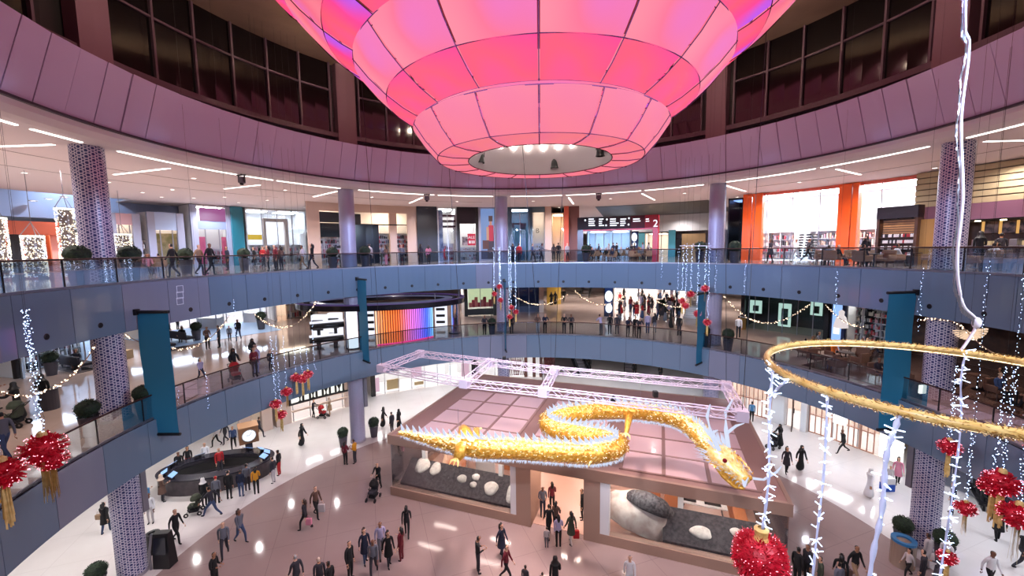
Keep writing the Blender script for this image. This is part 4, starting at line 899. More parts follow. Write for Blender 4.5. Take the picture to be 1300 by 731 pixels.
for s in (1.6, 4.2, 6.6, 13.4, 14.6, 16.8, 18.8):      # spots and their bodies added to brighten the window displays
    MB().lathe([(0, .12), (.07, .1), (.08, -.08), (.05, -.08)], pv(s, .35, 3.3), 10).build('window_spot', M_WHITE, pav)
    light('SPOT', 'window_spot_lamp', pv(s, .35, 3.2), 90, (1, .95, .9), .05, pv(s, 1.1, 1.0), 95, .8)
# interior furniture
def crate(s, t, w, d, h, label, m=None, z=.03):
    q = pv(s, t, z); o = thing('display_table', label, 'table', q)
    MB().bevbox(q + Vector((0, 0, h / 2)), (w, d, h), .02, PRZ).build('wooden_block', m or mat('honey_wood', (186, 118, 76), .5), o)
    MB().bevbox(q + Vector((0, 0, h + .03)), (w * .96, d * .96, .06), .015, PRZ).build('white_top', M_WHITE, o)
    for k in range(3): MB().bevbox(q + PU * ((k - 1) * w * .28) + Vector((0, 0, h + .11)), (w * .18, d * .4, .1), .02, PRZ).build('exhibit', [GOODS[2], GOODS[3], M_DARK][k], o)
for s, t, w, d, h, lb in ((5.9, 5.2, 1.7, 1.0, .9, 'honey wood display block with white top behind the pebble window'), (8.2, 7.0, 1.6, 1.0, .8, 'honey wood block near the back of the pavilion entrance'),
        (10.2, 9.5, 2.0, 1.0, .8, 'honey wood block at the end of the entrance aisle'), (14.6, 4.8, 1.0, .8, 1.1, 'tall honey wood block behind the giant rock'), (15.8, 4.2, 1.0, .7, .9, 'honey wood block with white tray beside the white post')):
    crate(s, t, w, d, h, lb)
q = pv(17.2, 3.9, .03); o = thing('trestle_table', 'white trestle table with black screens behind the pebble bed', 'table', q)
MB().bevbox(q + Vector((0, 0, .75)), (2.4, .8, .06), .02, PRZ).build('table_top', M_WHITE, o)
for sx in (-1, 1):
    for sy in (-1, 1): MB().tube([q + PU * sx * .9 + PV * sy * .3 + Vector((0, 0, .73)), q + PU * sx * 1.05 + PV * sy * .36], .03, 6).build('leg', M_DARK, o)
for k, x in enumerate((-.7, .5)):
    e = thing('desk_screen', 'flat black screen lying on the white trestle table ' + ('near its end' if k else 'beside the plant tray'), 'screen', q + PU * x + Vector((0, 0, .78)))
    MB().bevbox(e.location + Vector((0, 0, .04)), (.8, .5, .05), .015, PRZ).build('bezel', M_DARK, e); MB().box(e.location + Vector((0, 0, .068)), (.74, .44, .005), PRZ).build('glass', M_BLACKGLASS, e)
q = pv(2.6, 3.2, .03); o = thing('tilted_picture_stand', 'tilted orange picture stand showing a brown horse in the pavilion window', 'display', q); mb = MB()
mb.add([pv(2.0, 2.6, .9), pv(3.6, 2.6, .9), pv(3.6, 3.6, 2.1), pv(2.0, 3.6, 2.1), pv(2.0, 2.68, .85), pv(3.6, 2.68, .85), pv(3.6, 3.68, 2.05), pv(2.0, 3.68, 2.05)], [(0, 1, 2, 3), (7, 6, 5, 4), (0, 4, 5, 1), (2, 6, 7, 3), (1, 5, 6, 2), (0, 3, 7, 4)])
mb.build('picture', noisy('orange_print', (196, 104, 50), (236, 200, 170), 1.4, .5), o)
for x in (2.1, 3.5): MB().tube([pv(x, 3.1, .03), pv(x, 3.1, 1.5)], .03, 6).build('leg', M_WHITE, o)
pbox(3.9, 5.2, 3.6, 3.75, .03, 3.2).build('white_partition', M_WHITE, pav)
q = pv(18.9, 4.2, .03); o = thing('wooden_shelf', 'long slanted wooden shelf with rosy cloth near the pavilion side glass', 'shelf', q)
MB().hexa([pv(18.6, 2.2, .03), pv(19.2, 2.2, .03), pv(19.2, 6.2, .03), pv(18.6, 6.2, .03), pv(18.6, 2.2, .9), pv(19.2, 2.2, .9), pv(19.2, 6.2, .9), pv(18.6, 6.2, .9)]).build('shelf_body', _MC[('honey_wood',)], o)
MB().bevbox(pv(18.9, 4.8, 1.15), (.5, 1.6, .5), .08, PRZ).build('rosy_cloth', noisy('rosy_cloth', (200, 90, 80), (150, 60, 60), 4, .8), o)

# ================================================================== truss frame above the pavilion
ZT = 8.0
tr = thing('lighting_truss', 'silver box-truss frame hanging on cables over the pavilion roof', 'truss', at(700, 480, ZT))
NLc, FLc, FRc, NRc = at(485, 467, ZT), at(533, 449, ZT), at(922, 490, ZT), at(942, 527, ZT)
def lerp(a, b, t): return a + (b - a) * t
def boxtruss(A, B, w=.32):
    d = (B - A); L_ = d.length; d.normalize(); n = Vector((-d.y, d.x, 0)).normalized() * w / 2; u = Vector((0, 0, w / 2)); mb = MB()
    for sn in (-1, 1):
        for su in (-1, 1): mb.tube([A + n * sn + u * su, B + n * sn + u * su], .03, 5)
    k = max(2, int(L_ / .42))
    for i in range(k):
        a, b = A + d * (L_ * i / k), A + d * (L_ * (i + 1) / k); f = 1 if i % 2 else -1
        for sn in (-1, 1): mb.tube([a + n * sn + u * f, b + n * sn - u * f], .015, 4)
        for su in (-1, 1): mb.tube([a + n * f + u * su, b - n * f + u * su], .015, 4)
    return mb
M_TRUSS = mat('truss_alloy', (196, 178, 192), .4, .1)
nl2, fl2 = at(590, 486, ZT), at(622, 460, ZT); nm, fm = at(690, 497, ZT), at(704, 470, ZT)
for A, B in ((NLc, nl2), (nl2, nm), (nm, NRc), (FLc, fl2), (fl2, fm), (fm, FRc), (NLc, FLc), (nl2, fl2), (nm, fm), (FRc, NRc)):
    boxtruss(A, B).build('truss_beam', M_TRUSS, tr)
for A in (NLc, nl2, nm, NRc, FLc, fl2, fm, FRc): MB().box(A, (.42, .42, .42), PRZ).build('corner_block', M_TRUSS, tr)
for i, (A, top) in enumerate(((nl2, (505, -40)), (fl2, (690, -60)), (nm, (560, -60)), (fm, (775, -60)), (NRc, (1000, -60)), (FRc, (880, -60)), (NLc, (420, -60)))):
    B = at(*top, 27.2); B = Vector((min(14, max(-12, B.x)), min(31, max(5, B.y)), 27.2)); B = lerp(Vector((A.x, A.y, 27.2)), B, .35)
    MB().tube([A, B], .012, 4).build('suspension_cable', M_DARK, tr)
for (px, py) in ((640, 455), (778, 505), (832, 500)):
    q = at(px, py, ZT - .3); MB().bevbox(q, (.22, .22, .3), .04).build('truss_lamp', M_BLACK, tr)

# ================================================================== dragon sculpture
ZD = 6.45
ctrl = [(508, 549, -.1), (540, 556, -.1), (575, 563, 0), (610, 568, .05), (650, 569, 0), (695, 572, -.1), (740, 575, -.1), (770, 572, 0), (783, 565, .1), (768, 556, .1), (735, 550, 0), (706, 544, 0), (697, 535, .1), (715, 527, .2), (750, 522, .2),
        (790, 521, .15), (830, 524, .1), (862, 532, .05), (885, 547, 0), (898, 563, -.05), (910, 574, -.1)]
cp = [at(x, y, ZD + dz) for x, y, dz in ctrl]
def crom(P, n):
    out = []
    for i in range(len(P) - 1):
        a, b, c, d = P[max(i - 1, 0)], P[i], P[i + 1], P[min(i + 2, len(P) - 1)]
        for k in range(n):
            t = k / n; out.append(.5 * ((2 * b) + (c - a) * t + (2 * a - 5 * b + 4 * c - d) * t * t + (3 * b - a - 3 * c + d) * t ** 3))
    return out + [P[-1]]
path = crom(cp, 9); NPth = len(path)
def drad(i):
    t = i / (NPth - 1); return .06 + .36 * min(1, t / .14) if t < .14 else .42 - .06 * max(0, (t - .8) / .2)
dr = thing('dragon_lantern', 'long golden tinsel dragon with white lit spines hanging above the pavilion', 'sculpture', at(700, 570, ZD))
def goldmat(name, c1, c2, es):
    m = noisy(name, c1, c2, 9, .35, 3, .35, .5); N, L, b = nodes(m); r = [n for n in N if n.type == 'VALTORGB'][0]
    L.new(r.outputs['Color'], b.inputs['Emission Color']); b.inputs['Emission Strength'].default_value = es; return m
M_GOLD = goldmat('gold_tinsel', (196, 134, 36), (234, 182, 80), .05); M_GOLD2 = goldmat('pale_gold_tinsel', (240, 204, 110), (250, 232, 170), .12)  # faint self-glow painted in for fairy lights shining on the tinsel
M_ICE = emis('ice_white_lights', (214, 224, 250), .8); M_WLED = emis('white_led', (255, 246, 225), 2.6)
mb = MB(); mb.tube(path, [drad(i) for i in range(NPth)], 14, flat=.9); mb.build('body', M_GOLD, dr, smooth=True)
rnd = random.Random(11); sc = MB(); led = MB(); bel = MB(); spn = MB()
for i in range(2, NPth - 1):
    p, d = path[i], (path[min(i + 1, NPth - 1)] - path[i - 1]).normalized(); u = d.cross(Vector((0, 0, 1))).normalized(); w = u.cross(d); r = drad(i)
    for k in range(34):
        a = rnd.uniform(0, 2 * pi); c = p + d * rnd.uniform(-.12, .12) + (u * cos(a) + w * sin(a)) * r; nrm = (u * cos(a) + w * sin(a))
        t1 = (d * -1 + nrm * rnd.uniform(.3, 1.0) + u * rnd.uniform(-.4, .4)).normalized() * rnd.uniform(.10, .2); s = d.cross(nrm).normalized() * rnd.uniform(.03, .06)
        sc.k = 1 if (sin(a) > .5 or rnd.random() < .25) else 0; sc.add([c - s, c + s, c + t1], [(0, 1, 2)])
    for k in range(5):
        a = rnd.uniform(-.35, pi + .35); c = p + d * rnd.uniform(-.1, .1) + (u * cos(a) + w * sin(a)) * (r + .04); led.octa(c, .016)
    for k in range(26):       # icy fringe low on the flanks
        a = rnd.choice((-1, 1)) * rnd.uniform(.25, .75) - pi / 2; c = p + d * rnd.uniform(-.12, .12) + (u * cos(a) + w * sin(a)) * (r + .01); e = (u * cos(a) + w * sin(a)) * rnd.uniform(.05, .16) + d * rnd.uniform(-.08, .08)
        s = d * .018; bel.add([c - s, c + s, c + e], [(0, 1, 2)])
    if i % 2 == 0 and i < NPth - 6:       # spines along the back
        b0 = p + w * r * .85; h = w * .30 + u * .0 - d * .14; s = d * .13; q = u * .05
        spn.add([b0 - s - q, b0 + s - q, b0 + s + q, b0 - s + q, b0 + h], [(0, 1, 4), (1, 2, 4), (2, 3, 4), (3, 0, 4)])
        spn.tube([b0 - s, b0 + h * 1.12, b0 + s], .02, 4)
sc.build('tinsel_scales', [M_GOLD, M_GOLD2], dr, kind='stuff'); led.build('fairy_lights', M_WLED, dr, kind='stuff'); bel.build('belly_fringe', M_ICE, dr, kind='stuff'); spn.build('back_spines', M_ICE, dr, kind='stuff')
# head
hp = at(918, 583, ZD - .1); hd = (at(945, 606, ZD - .35) - hp).normalized(); hu = hd.cross(Vector((0, 0, 1))).normalized(); hw = hu.cross(hd)
def H(a, b, c): return hp + hd * a + hu * b + hw * c
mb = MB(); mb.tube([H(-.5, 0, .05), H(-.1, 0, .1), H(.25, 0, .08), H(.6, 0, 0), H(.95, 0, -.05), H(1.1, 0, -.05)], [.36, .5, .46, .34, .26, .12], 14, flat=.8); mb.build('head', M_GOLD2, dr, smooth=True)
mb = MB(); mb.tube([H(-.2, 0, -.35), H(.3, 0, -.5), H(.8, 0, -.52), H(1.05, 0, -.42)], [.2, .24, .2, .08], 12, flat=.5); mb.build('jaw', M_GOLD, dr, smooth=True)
for s in (-1, 1):
    mb = MB(); mb.ball(H(.28, s * .34, .28), .085, 12, 8); mb.build('eye', mat('ruby_eye', (110, 16, 30), .15), dr)
    mb = MB(); mb.tube([H(-.1, s * .25, .4), H(-.5, s * .4, .9), H(-.8, s * .5, 1.5), H(-.75, s * .6, 2.1)], [.09, .08, .06, .02], 8); mb.build('horn', M_ICE, dr)
    mb = MB(); mb.tube([H(-.42, s * .38, .8), H(-.3, s * .6, 1.2), H(-.1, s * .7, 1.45)], [.06, .05, .015], 6); mb.build('antler_branch', M_ICE, dr)
    mb = MB(); mb.tube([H(1.0, s * .15, 0), H(1.3, s * .5, .1), H(1.45, s * .8, .5), H(1.5, s * .85, .8)], [.05, .04, .04, .015], 6); mb.build('whisker', M_ICE, dr)
    mb = MB(); mb.ball(H(1.05, s * .12, .06), .09, 10, 6); mb.build('nostril', M_GOLD, dr)
mb = MB()
for k in range(60):
    a = rnd.uniform(0, 2 * pi); b0 = H(-.35 + rnd.uniform(-.15, .15), .45 * cos(a), .08 + .42 * sin(a)); e = b0 + hd * -.35 + (hu * cos(a) + hw * sin(a)) * .3
    mb.add([b0 + hu * .04, b0 - hu * .04, e], [(0, 1, 2)])
mb.build('mane', M_ICE, dr, kind='stuff')
mb = MB()
for k in range(9): q = H(.45 + k * .07, .16 * (1 if k % 2 else -1), -.28); mb.add([q + hu * .03, q - hu * .03, q + hd * .04, q - hw * .14], [(0, 1, 3), (1, 2, 3), (2, 0, 3)])
mb.build('teeth', M_WHITE, dr, kind='stuff')
mb = MB(); ic = MB()
for k in range(520):      # tinsel and light wires over the head
    a = rnd.uniform(0, 2 * pi); x = rnd.uniform(-.5, 1.0); rr_ = .50 - .2 * max(0, x); b0 = H(x, rr_ * cos(a), .06 + rr_ * .8 * sin(a)); nr = hu * cos(a) + hw * sin(a); e = b0 + nr * rnd.uniform(.03, .12) - hd * rnd.uniform(.02, .14)
    (mb if rnd.random() < .72 else ic).add([b0 + hd * .03, b0 - hd * .03, e], [(0, 1, 2)])
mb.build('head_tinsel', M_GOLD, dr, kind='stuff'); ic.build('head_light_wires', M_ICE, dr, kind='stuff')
def leg(px1, py1, px2, py2, big=1.0):
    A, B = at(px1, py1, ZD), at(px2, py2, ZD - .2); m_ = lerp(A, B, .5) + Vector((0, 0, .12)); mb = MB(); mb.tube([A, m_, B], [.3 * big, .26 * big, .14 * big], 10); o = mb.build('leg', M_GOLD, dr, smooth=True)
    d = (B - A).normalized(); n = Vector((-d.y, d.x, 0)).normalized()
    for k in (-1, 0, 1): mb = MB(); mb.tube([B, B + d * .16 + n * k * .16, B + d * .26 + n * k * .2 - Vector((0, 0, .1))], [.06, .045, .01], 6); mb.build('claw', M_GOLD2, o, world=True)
leg(592, 563, 588, 543, 1.2); leg(592, 566, 580, 582, 1.2); leg(770, 575, 752, 583); leg(800, 527, 795, 550, .6); leg(600, 566, 606, 545, .8)
mb = MB()
for k in range(40):
    b0 = lerp(path[0], path[12], rnd.random()); a = rnd.uniform(0, 2 * pi); e = b0 + Vector((cos(a) * .25, sin(a) * .12, sin(a * 2) * .22)); mb.add([b0 + Vector((.04, 0, 0)), b0 - Vector((.04, 0, 0)), e], [(0, 1, 2)])
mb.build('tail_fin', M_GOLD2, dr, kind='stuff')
for i in (20, 48, 96, 120, 140, 160): MB().tube([path[i] + Vector((0, 0, drad(i))), Vector((path[i].x, path[i].y, ZT))], .006, 4).build('hanging_wire', M_STEEL, dr)

# ================================================================== information desk with clock
dk = [at(x, y, 0) for x, y in ((201, 634), (226, 640), (262, 640), (305, 624), (352, 602), (342, 585), (318, 580))]
dc = at(278, 607, 0); D_ax = (at(352, 598, 0) - at(206, 622, 0)).normalized(); D_n = Vector((-D_ax.y, D_ax.x, 0)); DL_ = (at(352, 598, 0) - at(206, 622, 0)).length / 2; DW = 1.75
ds = thing('information_desk', 'dark rounded information desk ringed with counters and screens', 'desk', dc)
def dring(a, b, z): return [dc + D_ax * (a * cos(t)) + D_n * (b * sin(t)) + Vector((0, 0, z)) for t in [2 * pi * i / 48 for i in range(48)]]
def dband(a1, b1, a2, b2, z1, z2):
    mb = MB(); A, B, C_, D_ = dring(a1, b1, z1), dring(a1, b1, z2), dring(a2, b2, z2), dring(a2, b2, z1); n = 48; mb.add(A + B + C_ + D_, [])
    mb.f = []; mb.mi = []
    for i in range(n):
        j = (i + 1) % n
        for k in range(4): l = (k + 1) % 4; mb.f.append((k * n + i, k * n + j, l * n + j, l * n + i)); mb.mi.append(0)
    return mb
M_DESK = noisy('desk_wood', (70, 62, 66), (52, 46, 52), 4, .4)
dband(DL_, DW, DL_ - .7, DW - .6, 0, .95).build('counter_body', M_DESK, ds, smooth=False)
dband(DL_ + .08, DW + .08, DL_ - .75, DW - .65, .95, 1.02).build('counter_top', mat('desk_top', (44, 42, 52), .2), ds)
dband(DL_ - .7, DW - .6, DL_ - .95, DW - .85, .3, .78).build('inner_shelf', M_BLACK, ds)
for i, a in enumerate((200, 160, 35, 10, 345, 60, 225, 120)):
    t = radians(a); q = dc + D_ax * ((DL_ - .35) * cos(t)) + D_n * ((DW - .3) * sin(t)) + Vector((0, 0, 1.02)); f = atan2((D_n * sin(t) + D_ax * cos(t)).y, (D_n * sin(t) + D_ax * cos(t)).x)
    o = thing('desk_monitor', 'tilted touch screen glowing blue-white on the information desk', 'monitor', q, 'screens on the information desk', f)
    MB().box((0, 0, .06), (.1, .16, .12)).build('stand', M_BLACK, o, world=False); MB().box((0, 0, .18), (.42, .56, .035), 0, .5).build('bezel', M_BLACK, o, world=False); MB().box((.01, 0, .202), (.36, .5, .01), 0, .5).build('screen', emis('touch_screen', (150, 190, 255), 1.1), o, world=False)
# clock tower
cp0 = at(318, 588, 0); czb = atY(320, 559, cp0.y).z; CB = 1.12; cc = czb + CB / 2
cl = thing('clock_tower', 'brown cube clock with white face on a dark post beside the desk', 'clock', cp0)
MB().bevbox(cp0 + Vector((0, 0, czb / 2)), (.42, .42, czb), .03, .55).build('post', mat('umber_post', (44, 30, 32), .4), cl)
CA = radians(-52)      # the faced side turns toward the pavilion
MB().bevbox(cp0 + Vector((0, 0, cc)), (CB, CB, CB), .03, CA).build('cube', mat('bronze_cube', (134, 94, 66), .45), cl)
MB().bevbox(cp0 + Vector((0, 0, cc + CB / 2)), (CB * 1.04, CB * 1.04, .06), .01, CA).build('cube_cap', mat('bronze_cap', (160, 120, 90), .4), cl)
n = Vector((cos(CA), sin(CA), 0)); c = cp0 + n * (CB / 2 + .005) + Vector((0, 0, cc)); rot = n.to_track_quat('Z', 'Y').to_matrix()
def onface(m_): m_.v = [tuple(c + rot @ Vector(v)) for v in m_.v]; return m_
onface(MB().lathe([(0, .015), (.38, .015)], (0, 0, 0), 28)).build('clock_face', emis('clock_face', (240, 244, 250), 1.2), cl)
onface(MB().lathe([(.38, 0), (.38, .04), (.42, .04), (.42, 0)], (0, 0, 0), 28)).build('bezel', M_STEEL, cl)
for (a, L_, wd) in ((50, .26, .03), (165, .17, .04)):
    m_ = MB(); m_.box((L_ / 2, 0, .022), (L_, wd, .008)); R_ = Matrix.Rotation(radians(a), 3, 'Z'); m_.v = [tuple(R_ @ Vector(v)) for v in m_.v]; onface(m_).build('hand', M_BLACK, cl)
m_ = MB()
for h in range(12): t = radians(h * 30); m_.box((cos(t) * .33, sin(t) * .33, .02), (.05, .02, .008), t)
onface(m_).build('hour_marks', M_BLACK, cl, kind='stuff')

# ================================================================== round kiosk on the middle gallery
kc = at(487, 383, Z1 + 3.1); kc = Vector((kc.x, kc.y, Z1)); KAX = Vector((1, .18, 0)).normalized(); KN = Vector((-KAX.y, KAX.x, 0)); KA, KB = 6.5, 3.7
kio = thing('round_kiosk', 'round kiosk with black elliptical canopy ring and colourful vertical light slats', 'kiosk', kc)
def kp(a, b, t, z): return kc + KAX * (a * cos(t)) + KN * (b * sin(t)) + Vector((0, 0, z))
def kband(a1, b1, a2, b2, z1, z2, t1=0, t2=2 * pi, n=64):
    mb = MB(); full = abs(t2 - t1) > 6.2; m_ = n if full else n + 1; vs = []
    for i in range(m_): t = t1 + (t2 - t1) * i / n; vs += [kp(a1, b1, t, z1), kp(a1, b1, t, z2), kp(a2, b2, t, z2), kp(a2, b2, t, z1)]
    fs = []
    for i in range(n):
        a = i * 4; b = ((i + 1) % m_) * 4
        for k in range(4): fs.append((a + k, a + (k + 1) % 4, b + (k + 1) % 4, b + k))
    if not full: fs += [(0, 1, 2, 3), (n * 4 + 3, n * 4 + 2, n * 4 + 1, n * 4)]
    return mb.add(vs, fs)
kband(KA, KB, KA - .55, KB - .55, 2.9, 3.3).build('canopy_ring', mat('canopy_black', (20, 16, 24), .25), kio)
kband(KA - .02, KB - .02, KA - .1, KB - .1, 3.3, 3.38).build('canopy_light_line', emis('violet_line', (120, 90, 170), .25), kio)
kband(KA - 1.0, KB - 1.0, KA - 1.6, KB - 1.6, 3.25, 3.3).build('inner_ring', emis('inner_ring', (120, 125, 170), .3), kio)
for k in range(6):
    t = k * pi / 3 + .2; MB().tube([kp(KA - .3, KB - .3, t, 3.3), kp(KA - .3, KB - .3, t, 4.0)], .03, 6).build('ceiling_hanger', M_STEEL, kio)
# slats along the near edge
import colorsys
def slatcol(f):
    stops = [(0, (255, 190, 150)), (.12, (255, 130, 60)), (.35, (255, 110, 50)), (.5, (255, 120, 190)), (.72, (190, 110, 255)), (.88, (80, 110, 255)), (1, (140, 200, 255))]
    for (a, ca), (b, cb_) in zip(stops, stops[1:]):
        if f <= b: t = (f - a) / (b - a); return tuple(ca[i] + (cb_[i] - ca[i]) * t for i in range(3))
    return stops[-1][1]
pL, pR = onR(478, 420, 17.9), onR(549, 415, 18.3); pL.z = pR.z = Z1; ns = 26; sd = (pR - pL).normalized(); sn_ = Vector((sd.y, -sd.x, 0))
for i in range(ns):
    f = i / (ns - 1); c = lerp(pL, pR, f) + sn_ * (.35 * sin(pi * f)); m_ = emis('slat_%d' % i, slatcol(f), 1.25)
    MB().box(c + Vector((0, 0, 1.5)), (.075, .1, 2.9), atan2(sd.y, sd.x)).build('light_slat', m_, kio)
    MB().box(c - sn_ * .12 + Vector((0, 0, 1.5)), (.17, .04, 2.9), atan2(sd.y, sd.x)).build('slat_back', mat('slatback_%d' % (i // 5), tuple(v * .45 for v in slatcol(f)), .4), kio)
MB().tube([lerp(pL, pR, i / 12) + sn_ * (.35 * sin(pi * i / 12) + .08) + Vector((0, 0, .06)) for i in range(13)], .05, 6).build('base_glow', emis('pink_base', (255, 60, 140), 1.2), kio)
for (px, m_, nm_, r_) in ((447, emis('drum_white', (250, 250, 255), 1.15), 'white_drum', .42), (577, mat('mirror', (225, 215, 225), .08, 1), 'mirror_drum', .4)):
    q = onR(px, 405, 19.0 if px > 500 else 18.4); q.z = Z1; MB().cyl(q, r_, 3.0, 24).build(nm_, m_, kio, smooth=False); MB().cyl(q, r_ + .1, .08, 24).build('drum_foot', M_BLACK, kio)
q = onR(456, 405, 18.25); q.z = Z1; MB().cyl(q, .33, 3.0, 24).build('mirror_drum', _MC[('mirror',)], kio)
for k, (px1, px2, py) in enumerate(((393, 436, 410), (393, 436, 434))):
    A, B = onR(px1, py, 20.2), onR(px2, py, 19.4); z = [1.75, .75][k] + Z1; A.z = B.z = z
    o = thing('rounded_counter', ['black rounded hanging shelf beside the white drum of the kiosk', 'black rounded counter with white top below the kiosk shelf'][k], 'counter', Vector((A.x, A.y, Z1)))
    mb = MB(); mb.tube([A, B], .42, 16, flat=.55); mb.build('rounded_body', M_BLACK, o, smooth=True)
    mb = MB(); mb.box(lerp(A, B, .5) + Vector((0, 0, .28)), ((B - A).length, .5, .1), atan2((B - A).y, (B - A).x)); mb.build('lit_top', emis('counter_glow', (240, 240, 255), .9), o)
    for f in (.25, .75): MB().tube([lerp(A, B, f), Vector((lerp(A, B, f).x, lerp(A, B, f).y, Z1))], .12, 8).build('leg', M_BLACK, o)
for k, px in enumerate((405, 425, 470, 560)):
    q = onR(px, 400, 22.5); q.z = Z1; o = thing('lit_display_tower', 'white glowing cosmetics tower inside the round kiosk', 'display', q, 'kiosk display towers')
    MB().bevbox(q + Vector((0, 0, 1.1)), (1.1, .5, 2.2), .05).build('tower_body', emis('tower_glow', (236, 238, 255), .95), o)
    for j in range(3): MB().bevbox(q + Vector((0, -.3, .5 + j * .6)), (.8, .2, .22), .03).build('product_tray', M_DARK, o)
mb = MB(); rnd = random.Random(4)
for k in range(14):
    q = kp(KA - 1.5, KB - 1.5, -1.9 + k * .06, 3.1); mb.box(q, (.12, .05, .22 if k % 3 else .3))
mb.build('lit_lettering', emis('letter_blue', (190, 205, 255), 1.5), kio, kind='stuff')
# ================================================================== teal banners standing out from the galleries
M_TEALB = mat('teal_banner', (40, 132, 170), .6)
def banner(pxT, pyT, pyB, W, label):
    Rm = R2 - .35; q = onR(pxT, pyT, Rm); th = degrees(atan2(q.y - CY, q.x - CX)); zt_ = q.z; a = radians(th)
    e = Vector((cos(a), sin(a), 0)); n = Vector((-e.y, e.x, 0)); base = Vector((CX, CY, 0)) + e * (R2 - .12)
    Rb = onR(pxT, pyB, R1 - .3); zb = max(5.9, Rb.z)
    o = thing('hanging_banner', label, 'banner', base + Vector((0, 0, zb)))
    A, B = base, base - e * W; mb = MB(); nseg = 12; vs = []; fs = []
    for s in (-1, 1):
        for i in range(nseg + 1):
            z = zb + (zt_ - zb) * i / nseg; wv = .03 * sin(i * .9)
            vs += [A + n * (s * .008 + wv) + Vector((0, 0, z)), B + n * (s * .008 + wv * .6) + Vector((0, 0, z))]
    for i in range(nseg): b0 = i * 2; fs.append((b0, b0 + 1, b0 + 3, b0 + 2)); b1 = (nseg + 1) * 2 + i * 2; fs.append((b1, b1 + 2, b1 + 3, b1 + 1))
    mb.add(vs, fs); mb.build('cloth', M_TEALB, o, smooth=True)
    for z in (zt_, zb):
        MB().tube([A + e * .15 + Vector((0, 0, z)), B - e * .06 + Vector((0, 0, z))], .07, 8).build('black_bar', M_BLACK, o)
    MB().box(A + Vector((0, 0, zt_)), (.12, .2, .25), a).build('wall_bracket', M_BLACK, o)
    return o
banner(180, 396, 566, 1.35, 'wide teal fabric banner between the galleries beside the lattice column with the topiary')
banner(1157, 371, 600, 1.35, 'wide teal fabric banner between the galleries beside the middle-gallery cafe')
banner(455, 354, 460, 1.35, 'teal banner seen edge-on in front of the round kiosk')
banner(895, 372, 462, 1.35, 'narrow-looking teal banner beside the lattice column and red blossoms')
banner(640, 356, 444, 1.35, 'slim teal banner edge-on at the back of the middle gallery')

# ================================================================== red blossom ornaments on light strings
M_RED = noisy('red_petal', (164, 8, 34), (206, 26, 54), 6, .5); nodes(M_RED)[2].inputs['Emission Color'].default_value = lin((220, 16, 40)); nodes(M_RED)[2].inputs['Emission Strength'].default_value = .04
M_RLED = emis('pink_led', (255, 140, 160), 3.5); M_TAS = noisy('gold_tassel', (212, 174, 96), (236, 208, 136), 5, .4); M_CORD = glass('clear_cord', (200, 212, 235), .2); M_BLED = emis('blue_white_led', (190, 214, 255), 5)
def blossom_proto():
    o = thing('blossom_ornament', 'x', 'ornament'); rnd = random.Random(21); pt = MB(); ld = MB()
    for k in range(230):
        z = rnd.uniform(-1, 1); a = rnd.uniform(0, 2 * pi); q = sqrt(1 - z * z); n = Vector((q * cos(a), q * sin(a), z * .8)); t = n.cross(Vector((0, 0, 1))); t = t.normalized() if t.length > .01 else Vector((1, 0, 0)); b = n.cross(t)
        r0 = rnd.uniform(.30, .42); L_ = rnd.uniform(.08, .17); w_ = rnd.uniform(.07, .12); c = n * r0; tip = n * (r0 + L_) + b * rnd.uniform(-.05, .05) + t * rnd.uniform(-.05, .05)
        pt.add([c - t * w_ * .5, c + b * .03 - n * .02, c + t * w_ * .5, tip + t * w_ * .35, tip + n * .02, tip - t * w_ * .35], [(0, 1, 4, 5), (1, 2, 3, 4)])
    pt.ball((0, 0, 0), .33, 14, 8, .85)
    for k in range(70):
        z = rnd.uniform(-1, 1); a = rnd.uniform(0, 2 * pi); q = sqrt(1 - z * z); ld.octa((q * cos(a) * .52, q * sin(a) * .52, z * .42), .016)
    pt.build('petals', M_RED, o, world=False, kind='stuff'); ld.build('fairy_lights', M_RLED, o, world=False, kind='stuff')
    MB().lathe([(.04, .52), (.1, .46), (.12, .36), (.08, .34)], (0, 0, 0), 12).build('gold_cap', M_TAS, o, world=False)
    ts = MB()
    for k in range(26):
        a = rnd.uniform(0, 2 * pi); r0 = rnd.uniform(.02, .1); L_ = rnd.uniform(.9, 1.45); x, y = r0 * cos(a), r0 * sin(a); f = rnd.uniform(1.0, 2.0)
        ts.add([(x - .02, y, -.3), (x + .02, y, -.3), (x * f + .03, y * f, -.3 - L_), (x * f - .01, y * f + .015, -.3 - L_ * .98)], [(0, 1, 2, 3)])
    ts.build('gold_tassel', M_TAS, o, world=False, kind='stuff'); return o
BP = blossom_proto(); bp_used = [False]
def blossom(loc, s, label, group=None, rz=0):
    if not bp_used[0]: o = BP; bp_used[0] = True; o.location = loc; o.scale = (s,) * 3; o['label'] = label
    else: o = dup(BP, loc, rz, s, label)
    if group: o['group'] = group
    elif 'group' in o: del o['group']
    return o
